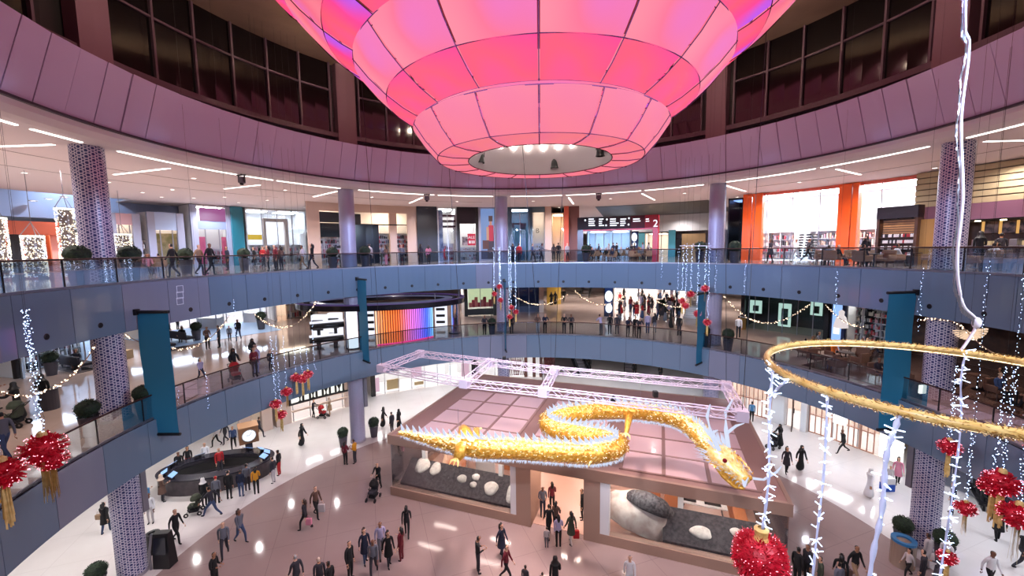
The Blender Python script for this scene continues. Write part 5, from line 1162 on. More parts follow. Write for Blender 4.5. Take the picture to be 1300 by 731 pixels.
def light_string(x, y, ztop, zbot, label, group, led=.014, step=.10, amp=.05, strands=2, wire=True, mled=None):
    o = thing('light_string', label, 'string lights', (x, y, zbot), group); rnd = random.Random(int(x * 100 + y * 77)); ld = MB(); cd = MB()
    for s in range(strands):
        ph = rnd.uniform(0, 6); pts = []; n = max(3, int((ztop - zbot) / .15)); ox = (s - (strands - 1) / 2) * amp * 1.2
        for i in range(n + 1):
            z = ztop - (ztop - zbot) * i / n; pts.append((x + ox + amp * .5 * sin(i * .9 + ph), y + amp * .5 * cos(i * 1.1 + ph), z))
        cd.tube(pts, .006, 4)
        k = int((ztop - zbot) / step)
        for i in range(k):
            z = ztop - (ztop - zbot) * (i + rnd.random()) / k; ld.octa((x + ox + rnd.uniform(-amp, amp), y + rnd.uniform(-amp, amp), z), led * rnd.uniform(.7, 1.4))
    cd.build('cord', M_CORD, o); ld.build('bulbs', mled or M_BLED, o, kind='stuff')
    if wire: MB().tube([(x, y, ztop), (x, y, 27.18)], .004, 4).build('hanging_wire', M_DARK, o)
    return o
RF = 16.05
def hung(px, py, s, ytop, label, sgroup, R=RF, slabel=None, group=None, strands=1, led=.015):
    q = onR(px, py, R); blossom(q, s, label, group, rz=px * .37)
    zt_ = onR(px, ytop, R).z if ytop else 14.7
    light_string(q.x, q.y, zt_, q.z + .45 * s, slabel or ('string of blue-white fairy lights ' + sgroup if group else 'blue-white fairy light string carrying the ' + ' '.join(label.split()[:9])), 'light strings ' + sgroup, strands=strands, led=led)
# beside the wide teal banner
hung(55, 568, 1.02, 388, 'large red blossom ornament with gold tassel before the middle gallery handrail', 'above the large red blossom', strands=4, led=.016)
q = onR(67, 581, RF); blossom(q + Vector((.1, -.1, 0)), .72, 'smaller red blossom nestled below the large one on the light string')
hung(4, 600, .9, 470, 'red blossom ornament with long gold tassel beside the middle gallery fascia', 'above the outer red blossom')
for i, (px, py) in enumerate(((350, 513), (357, 526), (364, 497), (376, 479), (384, 481), (391, 475))):
    hung(px, py, .62, 425 if i < 3 else 440, 'small red blossom in the cluster hanging over the jeweller windows', 'over the jeweller windows', group='blossoms over the jeweller windows', R=16.4, strands=1)
for i, (px, py) in enumerate(((634, 363.5), (627.5, 373), (635.5, 381), (649, 390), (655, 396), (647, 402))):
    hung(px, py, .5, None, 'small red blossom in the cluster hanging before the column at the back', 'before the column at the back', group='blossoms before the back column', R=16.4, strands=1, led=.022)
for i, (px, py) in enumerate(((866, 382), (870, 388), (877, 373), (885, 398), (895, 366), (898, 409))):
    hung(px, py, .56, None, 'small red blossom in the cluster hanging beside the narrow teal banner', 'beside the narrow teal banner', group='blossoms beside the narrow banner', R=16.4, strands=1, led=.02)
o = tag(MB().tube([onR(863, 312, 16.4), onR(901, 312, 16.4)], .03, 6).build('string_rail', M_WHITE), 'short white bar carrying the light strings beside the lattice column', 'bar')
for (px, py, s, yt, lb) in ((1205, 567, .72, 460, 'red blossom with short gold tassel hanging below the gold hoop'), (1226, 645, .62, 540, 'red blossom with slim gold tassel beside the lattice column'), (1272, 612, .95, 455, 'full red blossom with broad gold tassel before the gallery fascia'),
        (1261, 618, .75, 460, 'red blossom half hidden behind the full one'), (1293, 654, .95, 560, 'red blossom with long tassel at the end of the row'), (1203, 707, .6, 610, 'red blossom hanging low before the topiary planters')):
    hung(px, py, s, yt, lb, 'over the red blossoms beside the hoop', R=15.6, strands=2, led=.016)
loose = ['before the wide bluish fascia panel', 'over the child on the middle gallery', 'below the pictogram end of the fascia', 'behind the jeweller blossom cluster', 'before the white kiosk drum', 'under the red gantry leg', 'beside the white string bar', 'past the corridor column', 'before the orange shop end of the fascia', 'above the watch shop frames', 'above the wide cafe banner', 'behind the pale suspension rope', 'under the coffee counter', 'before the cafe armchairs', 'over the full red blossom']
for li, (px, y1, y2) in enumerate(((40, 392, 470), (265, 470, 520), (300, 380, 430), (350, 440, 495), (400, 400, 470), (840, 316, 355), (860, 316, 380), (908, 320, 372), (945, 330, 372), (1060, 345, 400), (1165, 340, 420), (1245, 330, 440), (1290, 345, 450), (1237, 455, 540), (1283, 455, 545))):
    q = onR(px, y2, 16.2); light_string(q.x, q.y, onR(px, y1, 16.2).z, q.z, 'loose string of blue-white fairy lights ' + loose[li], 'loose light strings', strands=1, step=.11)

# ================================================================== gold garland hoop and icy ropes
HC = Vector((6.61, 6.13, 12.45)); HR = 2.27
def hpnt(t, dr=0, dz=0): return HC + Vector(((HR + dr) * cos(t), (HR + dr) * sin(t), dz))
hp_ = thing('garland_hoop', 'large hanging hoop wrapped in gold tinsel garland', 'ornament', HC)
mb = MB(); mb.tube([hpnt(2 * pi * i / 96) for i in range(96)], .055, 10, closed=True); mb.build('hoop_core', M_TAS, hp_, smooth=True)
mb = MB(); rnd = random.Random(31)
for k in range(4200):
    t = rnd.uniform(0, 2 * pi); a = rnd.uniform(0, 2 * pi); b0 = hpnt(t, .05 * cos(a), .05 * sin(a)); e = hpnt(t + rnd.uniform(-.03, .03), .095 * cos(a), .095 * sin(a)); s = Vector((-sin(t), cos(t), .3)) * .008
    mb.k = rnd.choice((0, 0, 1)); mb.add([b0 - s, b0 + s, e], [(0, 1, 2)])
mb.build('tinsel', [noisy('old_gold', (176, 134, 62), (144, 102, 44), 30, .4), mat('bright_gold', (214, 190, 124), .35)], hp_, kind='stuff')
mb = MB(); mb.tube([hpnt(2 * pi * i / 64, -.02, -.06) for i in range(64)], .008, 4, closed=True)
for k in range(150): mb.octa(hpnt(rnd.uniform(0, 2 * pi), rnd.uniform(-.08, .08), -.07), .006)
mb.build('fairy_lights', emis('warm_led', (255, 226, 180), 2.5), hp_, kind='stuff')
M_ICECORD = mat('icy_cord', (196, 202, 230), .3, spec=.8, emit=(170, 186, 235), es=.18); M_ROD = emis('led_rod', (206, 224, 255), 3.0)  # slight cord glow painted in for the light of its LED rods
def icy_rope(pts, label, r=.03, rods=46, rl=.14, grp='icy light ropes'):
    pts = [Vector(p) for p in pts]; P_ = crom(pts, 8); o = thing('icy_rope', label, 'string lights', P_[-1]); mb = MB(); mb.tube(P_, [r * (1 + .3 * sin(i * 1.7)) for i in range(len(P_))], 6); mb.build('twisted_cord', M_ICECORD, o, smooth=True)
    rnd = random.Random(len(label)); rd = MB(); tot = len(P_)
    for k in range(rods):
        p = P_[int(rnd.random() * (tot - 1))]; d = Vector((rnd.uniform(-1, 1), rnd.uniform(-1, 1), rnd.uniform(-.5, .5))).normalized(); L_ = rl * rnd.uniform(.4, 1); rd.tube([p, p + d * L_], .0085, 4)
        if rnd.random() < .5: rd.octa(p + d * rnd.uniform(.02, .05), .018)
    rd.build('led_rods', M_ROD, o, kind='stuff'); return o
def hz(px, py):     # point of the hoop nearest a pixel
    return min((hpnt(2 * pi * i / 360) for i in range(360)), key=lambda q: ((EYE + 0 * q) and 0) if False else pixdist(q, px, py))
def pixdist(q, px, py):
    v = q - EYE; z = v.dot(_fw); x = 650 + F * v.dot(_rt) / z; y = 365.5 - F * v.dot(_up) / z; return (x - px) ** 2 + (y - py) ** 2
A = hz(982, 465); big = atY(965, 708, A.y + .05)
icy_rope([A, A + Vector((-.02, 0, -.9)), A + Vector((.02, 0, -2)), big + Vector((.02, 0, .55))], 'thick icy light rope between the gold hoop and the big red pompon', .024, 90, .16)
icy_rope([hz(1005, 480), hz(1005, 480) + Vector((-.1, .05, -.12)), A + Vector((0, 0, -.5))], 'short icy branch joining the light rope below the hoop', .02, 18, .14)
B_ = hz(1050, 496); icy_rope([B_, B_ + Vector((.02, 0, -1.2)), B_ + Vector((-.04, 0, -2.6)), B_ + Vector((-.05, 0, -4.2))], 'thin icy light rope hanging past the pavilion corner', .016, 100, .11)
C_ = hz(1140, 525); icy_rope([C_, C_ + Vector((-.02, 0, -.15)), C_ + Vector((-.1, .02, -.6)), C_ + Vector((-.12, 0, -1.3)), C_ + Vector((-.2, 0, -2.0)), C_ + Vector((-.24, 0, -3.4))], 'twisting icy light rope with rod lights below the near side of the hoop', .028, 34, .14)
D_ = hz(1225, 445); icy_rope([D_ + Vector((0, 0, .05)), D_ + Vector((-.05, 0, -.5)), D_ + Vector((.03, 0, -1.4)), D_ + Vector((.0, 0, -2.8)), D_ + Vector((-.1, 0, -4.6))], 'icy light rope hanging from the far side of the hoop before the cafe', .016, 90, .14)
T0 = hz(1218, 442) + Vector((0, 0, 0)); up_ = [T0, atY(1240, 410, T0.y), atY(1222, 385, T0.y), atY(1215, 330, T0.y), atY(1222, 250, T0.y), atY(1220, 150, T0.y), atY(1230, 60, T0.y), atY(1228, -40, T0.y)]; up_.append(Vector((up_[-1].x, up_[-1].y, 27.1)))
o = thing('suspension_rope', 'pale knotted suspension rope with chain carrying the gold hoop', 'rope', T0); P_ = crom(up_, 8); mb = MB(); mb.tube(P_, .024, 6); mb.build('rope', mat('pale_rope', (226, 222, 236), .7), o, smooth=True)
mb = MB()
for i, p in enumerate(P_[8:-1]):
    for k in range(3):
        q = lerp(p, P_[8 + i + 1], k / 3) + Vector((-.07 + .02 * sin(i), 0, 0)); mb.box(q, (.02, .02, .09), i + k * 1.2)
mb.build('chain', M_STEEL, o, kind='stuff'); mb = MB(); mb.ball(up_[1], .07, 10, 8, 1.6); mb.build('knot', mat('pale_rope'), o, smooth=True)
# big pompon with gold neck
o = thing('red_pompon', 'big sparkling red tinsel pompon with gold neck under the icy rope', 'ornament', big); rnd = random.Random(8); pt = MB(); ld = MB(); PR = .40
for k in range(2200):
    z = rnd.uniform(-1, 1); a = rnd.uniform(0, 2 * pi); q = sqrt(1 - z * z); n = Vector((q * cos(a), q * sin(a), z)); lob = 1 + .08 * cos(6 * a); t = Vector((-sin(a), cos(a), rnd.uniform(-1, 1))).normalized(); c = big + n * PR * lob
    pt.add([c - t * .02, c + t * .02, c + n * rnd.uniform(.04, .1) + t * rnd.uniform(-.05, .05)], [(0, 1, 2)])
pt.ball(big, PR * .95, 20, 12)
for k in range(170):
    z = rnd.uniform(-1, 1); a = rnd.uniform(0, 2 * pi); q = sqrt(1 - z * z); ld.octa(big + Vector((q * cos(a), q * sin(a), z)) * (PR + .07), .009)
pt.build('tinsel', M_RED, o, kind='stuff'); ld.build('fairy_lights', M_RLED, o, kind='stuff')
MB().lathe([(.13, .32), (.10, .42), (.12, .55), (.06, .58)], big, 14).build('gold_neck', M_TAS, o)

# ================================================================== warm light garlands under the upper gallery
M_WARM = emis('warm_garland_led', (255, 224, 190), 4.0)
def garland(px1, py1, px2, py2, sag, label, R=18.0):
    A, B = onR(px1, py1, R), onR(px2, py2, R); o = thing('light_garland', label, 'string lights', lerp(A, B, .5)); n = 60; P_ = [lerp(A, B, i / n) - Vector((0, 0, sag * 4 * (i / n) * (1 - i / n))) for i in range(n + 1)]
    mb = MB(); mb.tube(P_, .018, 5); mb.build('cord', mat('garland_cord', (150, 120, 100), .7), o); rnd = random.Random(int(px1)); ld = MB(); k = int((B - A).length / .07)
    for i in range(k): f = rnd.random() * n; j = int(f); q = lerp(P_[j], P_[min(n, j + 1)], f - j); ld.octa(q + Vector((rnd.uniform(-.05, .05), rnd.uniform(-.05, .05), rnd.uniform(-.05, .05))), .028)
    ld.build('bulbs', M_WARM, o, kind='stuff')
for a in ((0, 497, 60, 494, .2, 'warm light garland looping past the black-clad pair', 17.8), (62, 494, 122, 436, .3, 'warm light garland rising to the lattice column', 17.8), (160, 424, 196, 434, .2, 'short warm light garland behind the wide teal banner', 18.2),
          (198, 436, 290, 402, .9, 'warm light garland sagging over the benches', 18.2), (322, 398, 402, 381, 1.3, 'warm light garland sagging before the red and white window', 18.2), (652, 375, 722, 372, .9, 'warm light garland swagged beside the back column', 18.2),
          (728, 367, 802, 367, 1.3, 'warm light garland swagged over the escalator and totem', 18.2), (818, 367, 876, 386, .7, 'warm light garland swagged over the crowd', 18.2), (918, 374, 1030, 384, 1.6, 'warm light garland swagged before the dark watch shop', 18.2),
          (1048, 386, 1095, 415, .3, 'warm light garland falling toward the cosmetics shop', 18.2), (1168, 407, 1220, 412, -.15, 'warm light garland wound over the cafe lattice column', 17.7), (1220, 412, 1278, 455, .2, 'warm light garland falling beside the cafe chandelier', 17.7)):
    garland(*a)
# ================================================================== crystal lanterns on the upper gallery
def crystal(px1, px2, pytop, R, label):
    c = onR((px1 + px2) / 2, 320, R); zt_ = onR((px1 + px2) / 2, pytop, R).z; r = (onR(px2, 320, R) - onR(px1, 320, R)).length / 2; zb = Z2 + .1
    o = thing('crystal_lantern', label, 'lamp', (c.x, c.y, zb)); c.z = 0
    MB().lathe([(r + .03, 0), (r + .03, .1), (r - .05, .1)], (c.x, c.y, zt_ - .1), 24).build('top_ring', emis('crystal_ring', (255, 250, 240), 1.4), o)
    m = noisy('crystal_beads', (70, 60, 50), (90, 80, 80), 20, .3); rnd = random.Random(int(px1)); bd = MB()
    MB().lathe([(r - .12, zb), (r - .12, zt_)], (c.x, c.y, 0), 20).build('inner_tube', mat('smoky_tube', (92, 80, 76), .3), o)
    for k in range(900):
        a = rnd.uniform(0, 2 * pi); q = (c.x + r * cos(a), c.y + r * sin(a), rnd.uniform(zb, zt_)); bd.k = 0 if rnd.random() < .6 else 1; bd.octa(q, rnd.uniform(.02, .045))
    bd.build('beads', [emis('bead_warm', (255, 236, 205), 2.2), emis('bead_cool', (225, 232, 255), 1.6)], o, kind='stuff')
    for k in range(3): a = k * 2.1; MB().tube([(c.x + r * cos(a), c.y + r * sin(a), zt_), (c.x, c.y, zt_ + .7)], .02, 4).build('hanger', M_STEEL, o)
    MB().tube([(c.x, c.y, zt_ + .7), (c.x, c.y, ZC)], .02, 4).build('hanger', M_STEEL, o)
crystal(-12, 12, 276, 27, 'tall cylinder lantern of crystal beads at the end of the upper gallery'); crystal(30, 57, 299, 27, 'short cylinder lantern of crystal beads before the brown shopfront')
crystal(77, 100, 265, 25, 'tall cylinder lantern of crystal beads behind the lattice column'); crystal(146, 168, 297, 31, 'low cylinder lantern of crystal beads before the gold glittering window')
# ================================================================== people
def cloth(c): return mat('cloth_%d_%d_%d' % c, c, .85)
SKINS = [mat('skin_%d' % i, c, .6) for i, c in enumerate([(198, 150, 122), (160, 112, 84), (120, 80, 60), (214, 168, 140)])]
HAIRM = {'k': mat('hair_black', (18, 15, 15), .5), 'b': mat('hair_brown', (58, 36, 26), .5), 'g': mat('hair_grey', (140, 138, 138), .5), 'w': mat('scarf_white', (222, 216, 212), .8), 'r': mat('cap_red', (180, 30, 34), .7), 'c': mat('scarf_cream', (200, 178, 160), .8)}
C = dict(k=(16, 15, 18), n=(26, 32, 54), g=(96, 98, 108), l=(168, 160, 190), w=(222, 220, 222), b=(50, 70, 110), j=(56, 72, 104), r=(168, 28, 34), m=(104, 22, 36), y=(206, 140, 30), o=(226, 110, 30), t=(150, 122, 96), d=(44, 42, 50), e=(56, 62, 48), p=(206, 130, 150), u=(70, 120, 160), a=(188, 180, 180), z=(92, 66, 56))
EYEM = mat('eye_dark', (20, 14, 12), .2)
def skin_mesh(name, verts, edges, radii, root=0):
    me = bpy.data.meshes.new(name); me.from_pydata(verts, edges, []); o = bpy.data.objects.new(name, me); COL.objects.link(o)
    o.modifiers.new('s', 'SKIN'); s = o.modifiers.new('d', 'SUBSURF'); s.levels = 1; s.render_levels = 1
    for i, r in enumerate(radii): sv = me.skin_vertices[0].data[i]; sv.radius = r if isinstance(r, tuple) else (r, r); sv.use_root = (i == root)
    dg = bpy.context.evaluated_depsgraph_get(); dg.update(); out = bpy.data.meshes.new_from_object(o.evaluated_get(dg)); bpy.data.objects.remove(o); bpy.data.meshes.remove(me); return out
def person_proto(name, pose):
    # facing +y ; joints in metres for a 1.72 m person
    sit = pose.get('sit', 0); robe = pose.get('robe'); hz_ = .92 - .47 * sit; lean = pose.get('lean', 0); crouch = 0
    V = []; E_ = []; R_ = []; tagb = []
    def add(p, r, par, t):
        V.append(tuple(p)); R_.append(r); i = len(V) - 1
        if par is not None: E_.append((par, i)); tagb.append((par, i, t))
        return i
    pel = add((0, 0, hz_), (.155, .115), None, 'leg')
    L = lambda z: lean * (z - .92) / .5
    wst = add((0, L(1.08), hz_ + .16), (.135, .10), pel, 'top'); chs = add((0, L(1.3) - .01, hz_ + .36), (.165, .115), wst, 'top'); nk0 = add((0, L(1.42), hz_ + .5), (.085, .075), chs, 'top')
    nk = add((0, L(1.46) + .01, hz_ + .555), (.052, .055), nk0, 'head'); hd0 = add((0, L(1.5) + .035 + pose.get('nod', 0) * .5, hz_ + .63), (.068, .085), nk, 'head'); hd1 = add((0, L(1.5) + .02 + pose.get('nod', 0), hz_ + .735), (.078, .095), hd0, 'head'); hd2 = add((0, L(1.5) + .01 + pose.get('nod', 0), hz_ + .80), (.055, .065), hd1, 'head')
    hands = []
    for s, key in ((-1, 'la'), (1, 'ra')):
        el, wr = pose.get(key, ((.025, -.02, -.30), (-.01, .06, -.26)))
        sh = add((s * .185, L(1.4), hz_ + .455), .062, nk0, 'top'); e = add((s * (.185 + el[0]), L(1.4) + el[1], hz_ + .455 + el[2]), .06 if robe else .045, sh, 'top')
        w_ = add((s * (.185 + el[0] + wr[0]), L(1.4) + el[1] + wr[1], hz_ + .455 + el[2] + wr[2]), .055 if robe else .032, e, 'fore'); h = Vector(V[w_]); d = (Vector(V[w_]) - Vector(V[e])).normalized()
        hn = add(h + d * .07, (.042, .022), w_, 'hand'); hands.append((h + d * .08, d, s))
    if robe:
        k1 = add((0, -.01, hz_ - .3), (.19, .17), pel, 'leg'); k2 = add((0, 0, .35), (.24, .22), k1, 'leg'); add((0, pose.get('sweep', -.05), .04), (.27, .26), k2, 'leg')
    else:
        for s, key in ((-1, 'll'), (1, 'rl')):
            kn, an = pose.get(key, ((0, .02, -.44), (0, -.04, -.40)))
            hp = add((s * .09, 0, hz_ - .06), (.088, .092), pel, 'leg'); k = add((s * .09 + s * kn[0], kn[1], hz_ - .06 + kn[2]), (.06, .062), hp, 'leg'); a = add((s * .09 + s * (kn[0] + an[0]), kn[1] + an[1], hz_ - .06 + kn[2] + an[2]), (.04, .043), k, 'leg')
            hl = add((V[a][0], V[a][1] - .0, max(.03, V[a][2] - .045)), (.04, .04), a, 'shoe'); add((V[a][0] + s * .02, V[a][1] + .15, max(.03, V[a][2] - .05 - pose.get('toe' + key, 0))), (.036, .028), hl, 'shoe')
    me = skin_mesh(name, V, E_, R_)
    # regions by nearest bone
    segs = [(Vector(V[a]), Vector(V[b]), t) for a, b, t in tagb]; hc = Vector(V[hd1]); idx = []
    for p in me.polygons:
        c = p.center; best = None
        for a, b, t in segs:
            ab = b - a; k = max(0, min(1, (c - a).dot(ab) / max(ab.length_squared, 1e-9))); dd = (a + ab * k - c).length
            if best is None or dd < best[0]: best = (dd, t)
        t = best[1]
        if t == 'head':
            q = c - hc; i = 1 if (q.z > .055 or (q.y < -.01 and q.z > -.10) or (pose.get('veil') and (q.y < .045 or q.z < -.07))) else 0
        else: i = {'top': 2, 'fore': 2 if pose.get('sleeve', 1) else 0, 'hand': 0, 'leg': 3, 'shoe': 4}[t]
        idx.append(i)
    bm = bmesh.new(); bm.from_mesh(me); bm.faces.ensure_lookup_table()
    for f, i in zip(bm.faces, idx): f.material_index = i; f.smooth = True
    def addmb(mb, i):
        vs = [bm.verts.new(v) for v in mb.v]
        for f in mb.f:
            try: ff = bm.faces.new([vs[k] for k in f]); ff.material_index = i; ff.smooth = True
            except ValueError: pass
    hx = Vector(V[hd1])
    addmb(MB().add([hx + Vector(q) for q in ((-.016, .088, -.03), (.016, .088, -.03), (0, .09, .02), (0, .118, -.028))], [(0, 1, 3), (1, 2, 3), (2, 0, 3)]), 0)
    for s in (-1, 1):
        m = MB(); m.octa(hx + Vector((s * .034, .083, .012)), .012); addmb(m, 5); m = MB(); m.box(hx + Vector((s * .082, 0, -.005)), (.014, .03, .05)); addmb(m, 0)
    m = MB(); m.box(hx + Vector((0, .088, -.058)), (.04, .012, .008)); addmb(m, 5)
    for h, d, s in hands:      # five fingers each, slightly curled
        side = Vector((0, 1, 0)).cross(d); side = side.normalized() if side.length > .1 else Vector((1, 0, 0)); nrm = d.cross(side).normalized(); w_ = nrm if abs(nrm.y) > .3 else Vector((0, 1, 0))
        for k, L_ in enumerate((.06, .075, .08, .07)):
            b0 = h + d * .05 + w_ * ((k - 1.5) * .017); m = MB(); m.tube([b0, b0 + d * L_ * .5, b0 + d * L_ * .9 - side * s * .02], [.009, .0085, .006], 5); addmb(m, 0)
        b0 = h + w_ * .03; m = MB(); m.tube([b0, b0 + w_ * .025 + d * .025, b0 + w_ * .03 + d * .055], [.0105, .009, .006], 5); addmb(m, 0)
    if pose.get('hair') == 'long':
        m = MB(); m.tube([hx + Vector((0, -.03, .09)), hx + Vector((0, -.085, .0)), hx + Vector((0, -.10, -.14)), hx + Vector((0, -.10, -.28))], [.06, .085, .09, .05], 10); addmb(m, 1)
    if pose.get('veil'):
        m = MB(); m.lathe([(.001, .115), (.075, .09), (.108, .02), (.105, -.06), (.13, -.14), (.19, -.22)], hx + Vector((0, -.022, 0)), 14, 60, 60 + 0); 
        m = MB(); m.lathe([(.001, .112), (.075, .09), (.104, .02), (.10, -.06), (.125, -.14), (.185, -.22)], hx + Vector((0, -.02, 0)), 16, 125, 415); addmb(m, 1)
    if pose.get('coat'):
        m = MB(); m.lathe([(.165, .1), (.175, -.05), (.2, -.3), (.21, -.36)], (0, 0, hz_), 14); addmb(m, 2)
    me.materials.clear()
    for i in range(6): me.materials.append([SKINS[0], HAIRM['k'], cloth(C['k']), cloth(C['d']), M_BLACK, EYEM][i])
    bm.to_mesh(me); bm.free()
    return me
ARM_F = ((.03, .02, -.28), (-.05, .2, .05)); SW_F = ((.02, .09, -.28), (0, .13, -.21)); SW_B = ((.03, -.11, -.27), (0, -.02, -.27))
POSES = {
    'stand': {}, 'phone': dict(ra=ARM_F, la=((.03, .02, -.28), (-.08, .18, .02)), nod=.03),
    'walk': dict(la=SW_F, ra=SW_B, ll=((0, -.08, -.42), (0, -.26, -.30)), rl=((0, .22, -.38), (0, .02, -.42)), toell=.03),
    'walk2': dict(la=SW_B, ra=SW_F, ll=((0, .22, -.38), (0, .02, -.42)), rl=((0, -.08, -.42), (0, -.26, -.30)), hair='long'),
    'stride': dict(la=((.08, .2, -.22), (0, .14, -.2)), ra=((.08, -.22, -.2), (0, -.12, -.2)), ll=((0, .3, -.34), (0, .14, -.36)), rl=((0, -.16, -.40), (0, -.34, -.22)), lean=.08),
    'woman': dict(hair='long', ra=ARM_F), 'womancoat': dict(hair='long', coat=1, la=SW_F, ra=SW_B, ll=((0, -.04, -.44), (0, -.12, -.38)), rl=((0, .14, -.42), (0, .0, -.42))),
    'abaya': dict(robe=1, veil=1, ra=ARM_F, sweep=-.06), 'abayawalk': dict(robe=1, veil=1, la=SW_F, ra=SW_B, sweep=-.16, lean=.03),
    'thobe': dict(robe=1, veil=1, la=SW_F, ra=SW_B, sweep=-.08), 'hijab': dict(veil=1, coat=1, ra=ARM_F),
    'push': dict(la=((.02, .16, -.22), (-.03, .24, .0)), ra=((.02, .16, -.22), (-.03, .24, .0)), lean=.06, ll=((0, -.04, -.44), (0, -.12, -.38)), rl=((0, .14, -.42), (0, .0, -.42))),
    'pushabaya': dict(robe=1, veil=1, la=((.02, .16, -.22), (-.03, .24, .0)), ra=((.02, .16, -.22), (-.03, .24, .0)), lean=.05),
    'leanrail': dict(la=((.06, .2, -.2), (-.12, .16, -.02)), ra=((.06, .2, -.2), (-.12, .16, -.02)), lean=.16, nod=.02),
    'sit': dict(sit=1, ll=((.02, .42, .0), (0, .04, -.38)), rl=((.02, .42, .0), (0, .04, -.38)), la=((.04, .1, -.26), (-.04, .22, -.06)), ra=((.04, .1, -.26), (-.04, .22, -.06))),
    'sitw': dict(sit=1, hair='long', ll=((.02, .42, .0), (0, .1, -.38)), rl=((-.02, .42, .04), (-.06, .14, -.34)), la=((.04, .1, -.26), (-.04, .22, -.06)), ra=((.04, .1, -.26), (-.04, .22, -.06))),
}
PM = {k: person_proto('person_' + k, v) for k, v in POSES.items()}
PCOUNT = [0]
SPOTS = []; SEATED = []
def apart(loc, d):         # step aside from people already placed on the same floor
    q = Vector(loc)
    for it in range(12):
        hit = [p for p in SPOTS if abs(p.z - q.z) < .3 and (p - q).length < d]
        if not hit: break
        v = q - hit[0]; v.z = 0; v = v.normalized() if v.length > .02 else Vector((cos(it * 2.4), sin(it * 2.4), 0)); q = Vector((hit[0].x + v.x * d * 1.03, hit[0].y + v.y * d * 1.03, q.z))
        if abs(q.z - Z1) < .1:
            w_ = Vector((q.x - CX, q.y - CY, 0))
            if w_.length < R1 + .6: w_ = w_.normalized() * (R1 + .6); q = Vector((CX + w_.x, CY + w_.y, q.z))
    return q
def person(loc, pose, face, top, bottom, label, hair='k', h=1.0, skin=None, shoes='k', group=None, seat=False):
    if not seat: loc = apart(loc, .95 if 'sit' in pose else .58)
    SPOTS.append(Vector(loc))
    if 'sit' in pose and not seat: SEATED.append((Vector(loc), face))
    o = bpy.data.objects.new('person', PM[pose]); COL.objects.link(o); o.location = loc; o.rotation_euler = (0, 0, radians(face - 90)); o.scale = (h, h, h); PCOUNT[0] += 1
    ms = [SKINS[skin if skin is not None else (PCOUNT[0] * 7) % 4], HAIRM[hair] if hair in HAIRM else cloth(C[hair]), cloth(C[top]), cloth(C[bottom]), cloth(C[shoes]), EYEM]
    for i, m in enumerate(ms): o.material_slots[i].link = 'OBJECT'; o.material_slots[i].material = m
    tag(o, label, 'person', group); return o
def bag(p, off, size, c, label):
    q = p.location + off; o = thing('hand_bag', label, 'bag', q); MB().bevbox(q + Vector((0, 0, size[2] / 2)), size, .03).build('bag_body', cloth(C[c]), o); MB().tube([q + Vector((-size[0] * .3, 0, size[2])), q + Vector((-size[0] * .2, 0, size[2] + .14)), q + Vector((size[0] * .2, 0, size[2] + .14)), q + Vector((size[0] * .3, 0, size[2]))], .01, 5).build('handle', cloth(C[c]), o)
def stroller_proto():
    o = thing('stroller', 'x', 'stroller'); fr = MB()
    for s in (-1, 1): fr.tube([(s * .24, -.45, 1.0), (s * .24, -.2, .75), (s * .24, .3, .2)], .018, 6); fr.tube([(s * .24, .1, .7), (s * .24, -.32, .16)], .016, 6)
    fr.tube([(-.24, -.45, 1.0), (.24, -.45, 1.0)], .02, 6); fr.build('frame', M_DARK, o, world=False)
    st = MB(); st.bevbox((0, .0, .5), (.42, .5, .14), .05); st.bevbox((0, -.2, .72), (.42, .12, .46), .05); st.build('seat', cloth(C['d']), o, world=False)
    cn = MB(); cn.lathe([(.0, .28), (.16, .24), (.25, .1), (.26, -.02)], (0, -.12, .86), 14); cn.build('canopy', cloth(C['k']), o, world=False)
    for sx in (-1, 1):
        for y in (-.32, .3): m = MB(); m.lathe([(.05, -.02), (.12, -.02), (.12, .02), (.05, .02)], (0, 0, 0), 14, closed=True); m.v = [(sx * .27 + z, y + x, .12 + yy) for x, yy, z in m.v]; m.build('wheel', M_BLACK, o, world=False)
    MB().bevbox((0, -.02, .26), (.4, .45, .16), .03).build('basket', cloth(C['k']), o, world=False); return o
STP = stroller_proto(); st_used = [0]
def stroller(loc, face, label, c=None):
    o = STP if not st_used[0] else dup(STP); st_used[0] = 1; o.location = loc; o.rotation_euler = (0, 0, radians(face - 90)); o['label'] = label
    if c:
        for ch in o.children:
            if ch.name.startswith(('seat', 'canopy')): ch.material_slots[0].link = 'OBJECT'; ch.material_slots[0].material = cloth(C[c])
    return o
def clear(q, d=1.1):        # keep clear of the lattice columns
    for t in COLS:
        c = P3(RC, t, q.z); v = q - c
        if v.length < d: v = v if v.length > .05 else Vector((0, -1, 0)); q = c + v.normalized() * d
    return q
def G(px, py, z=0):
    q = clear(at(px, py, z))
    if z == Z1:
        v = Vector((q.x - CX, q.y - CY, 0))
        if v.length < R1 + .62: v = v.normalized() * (R1 + .62); q = Vector((CX + v.x, CY + v.y, z))
    return q
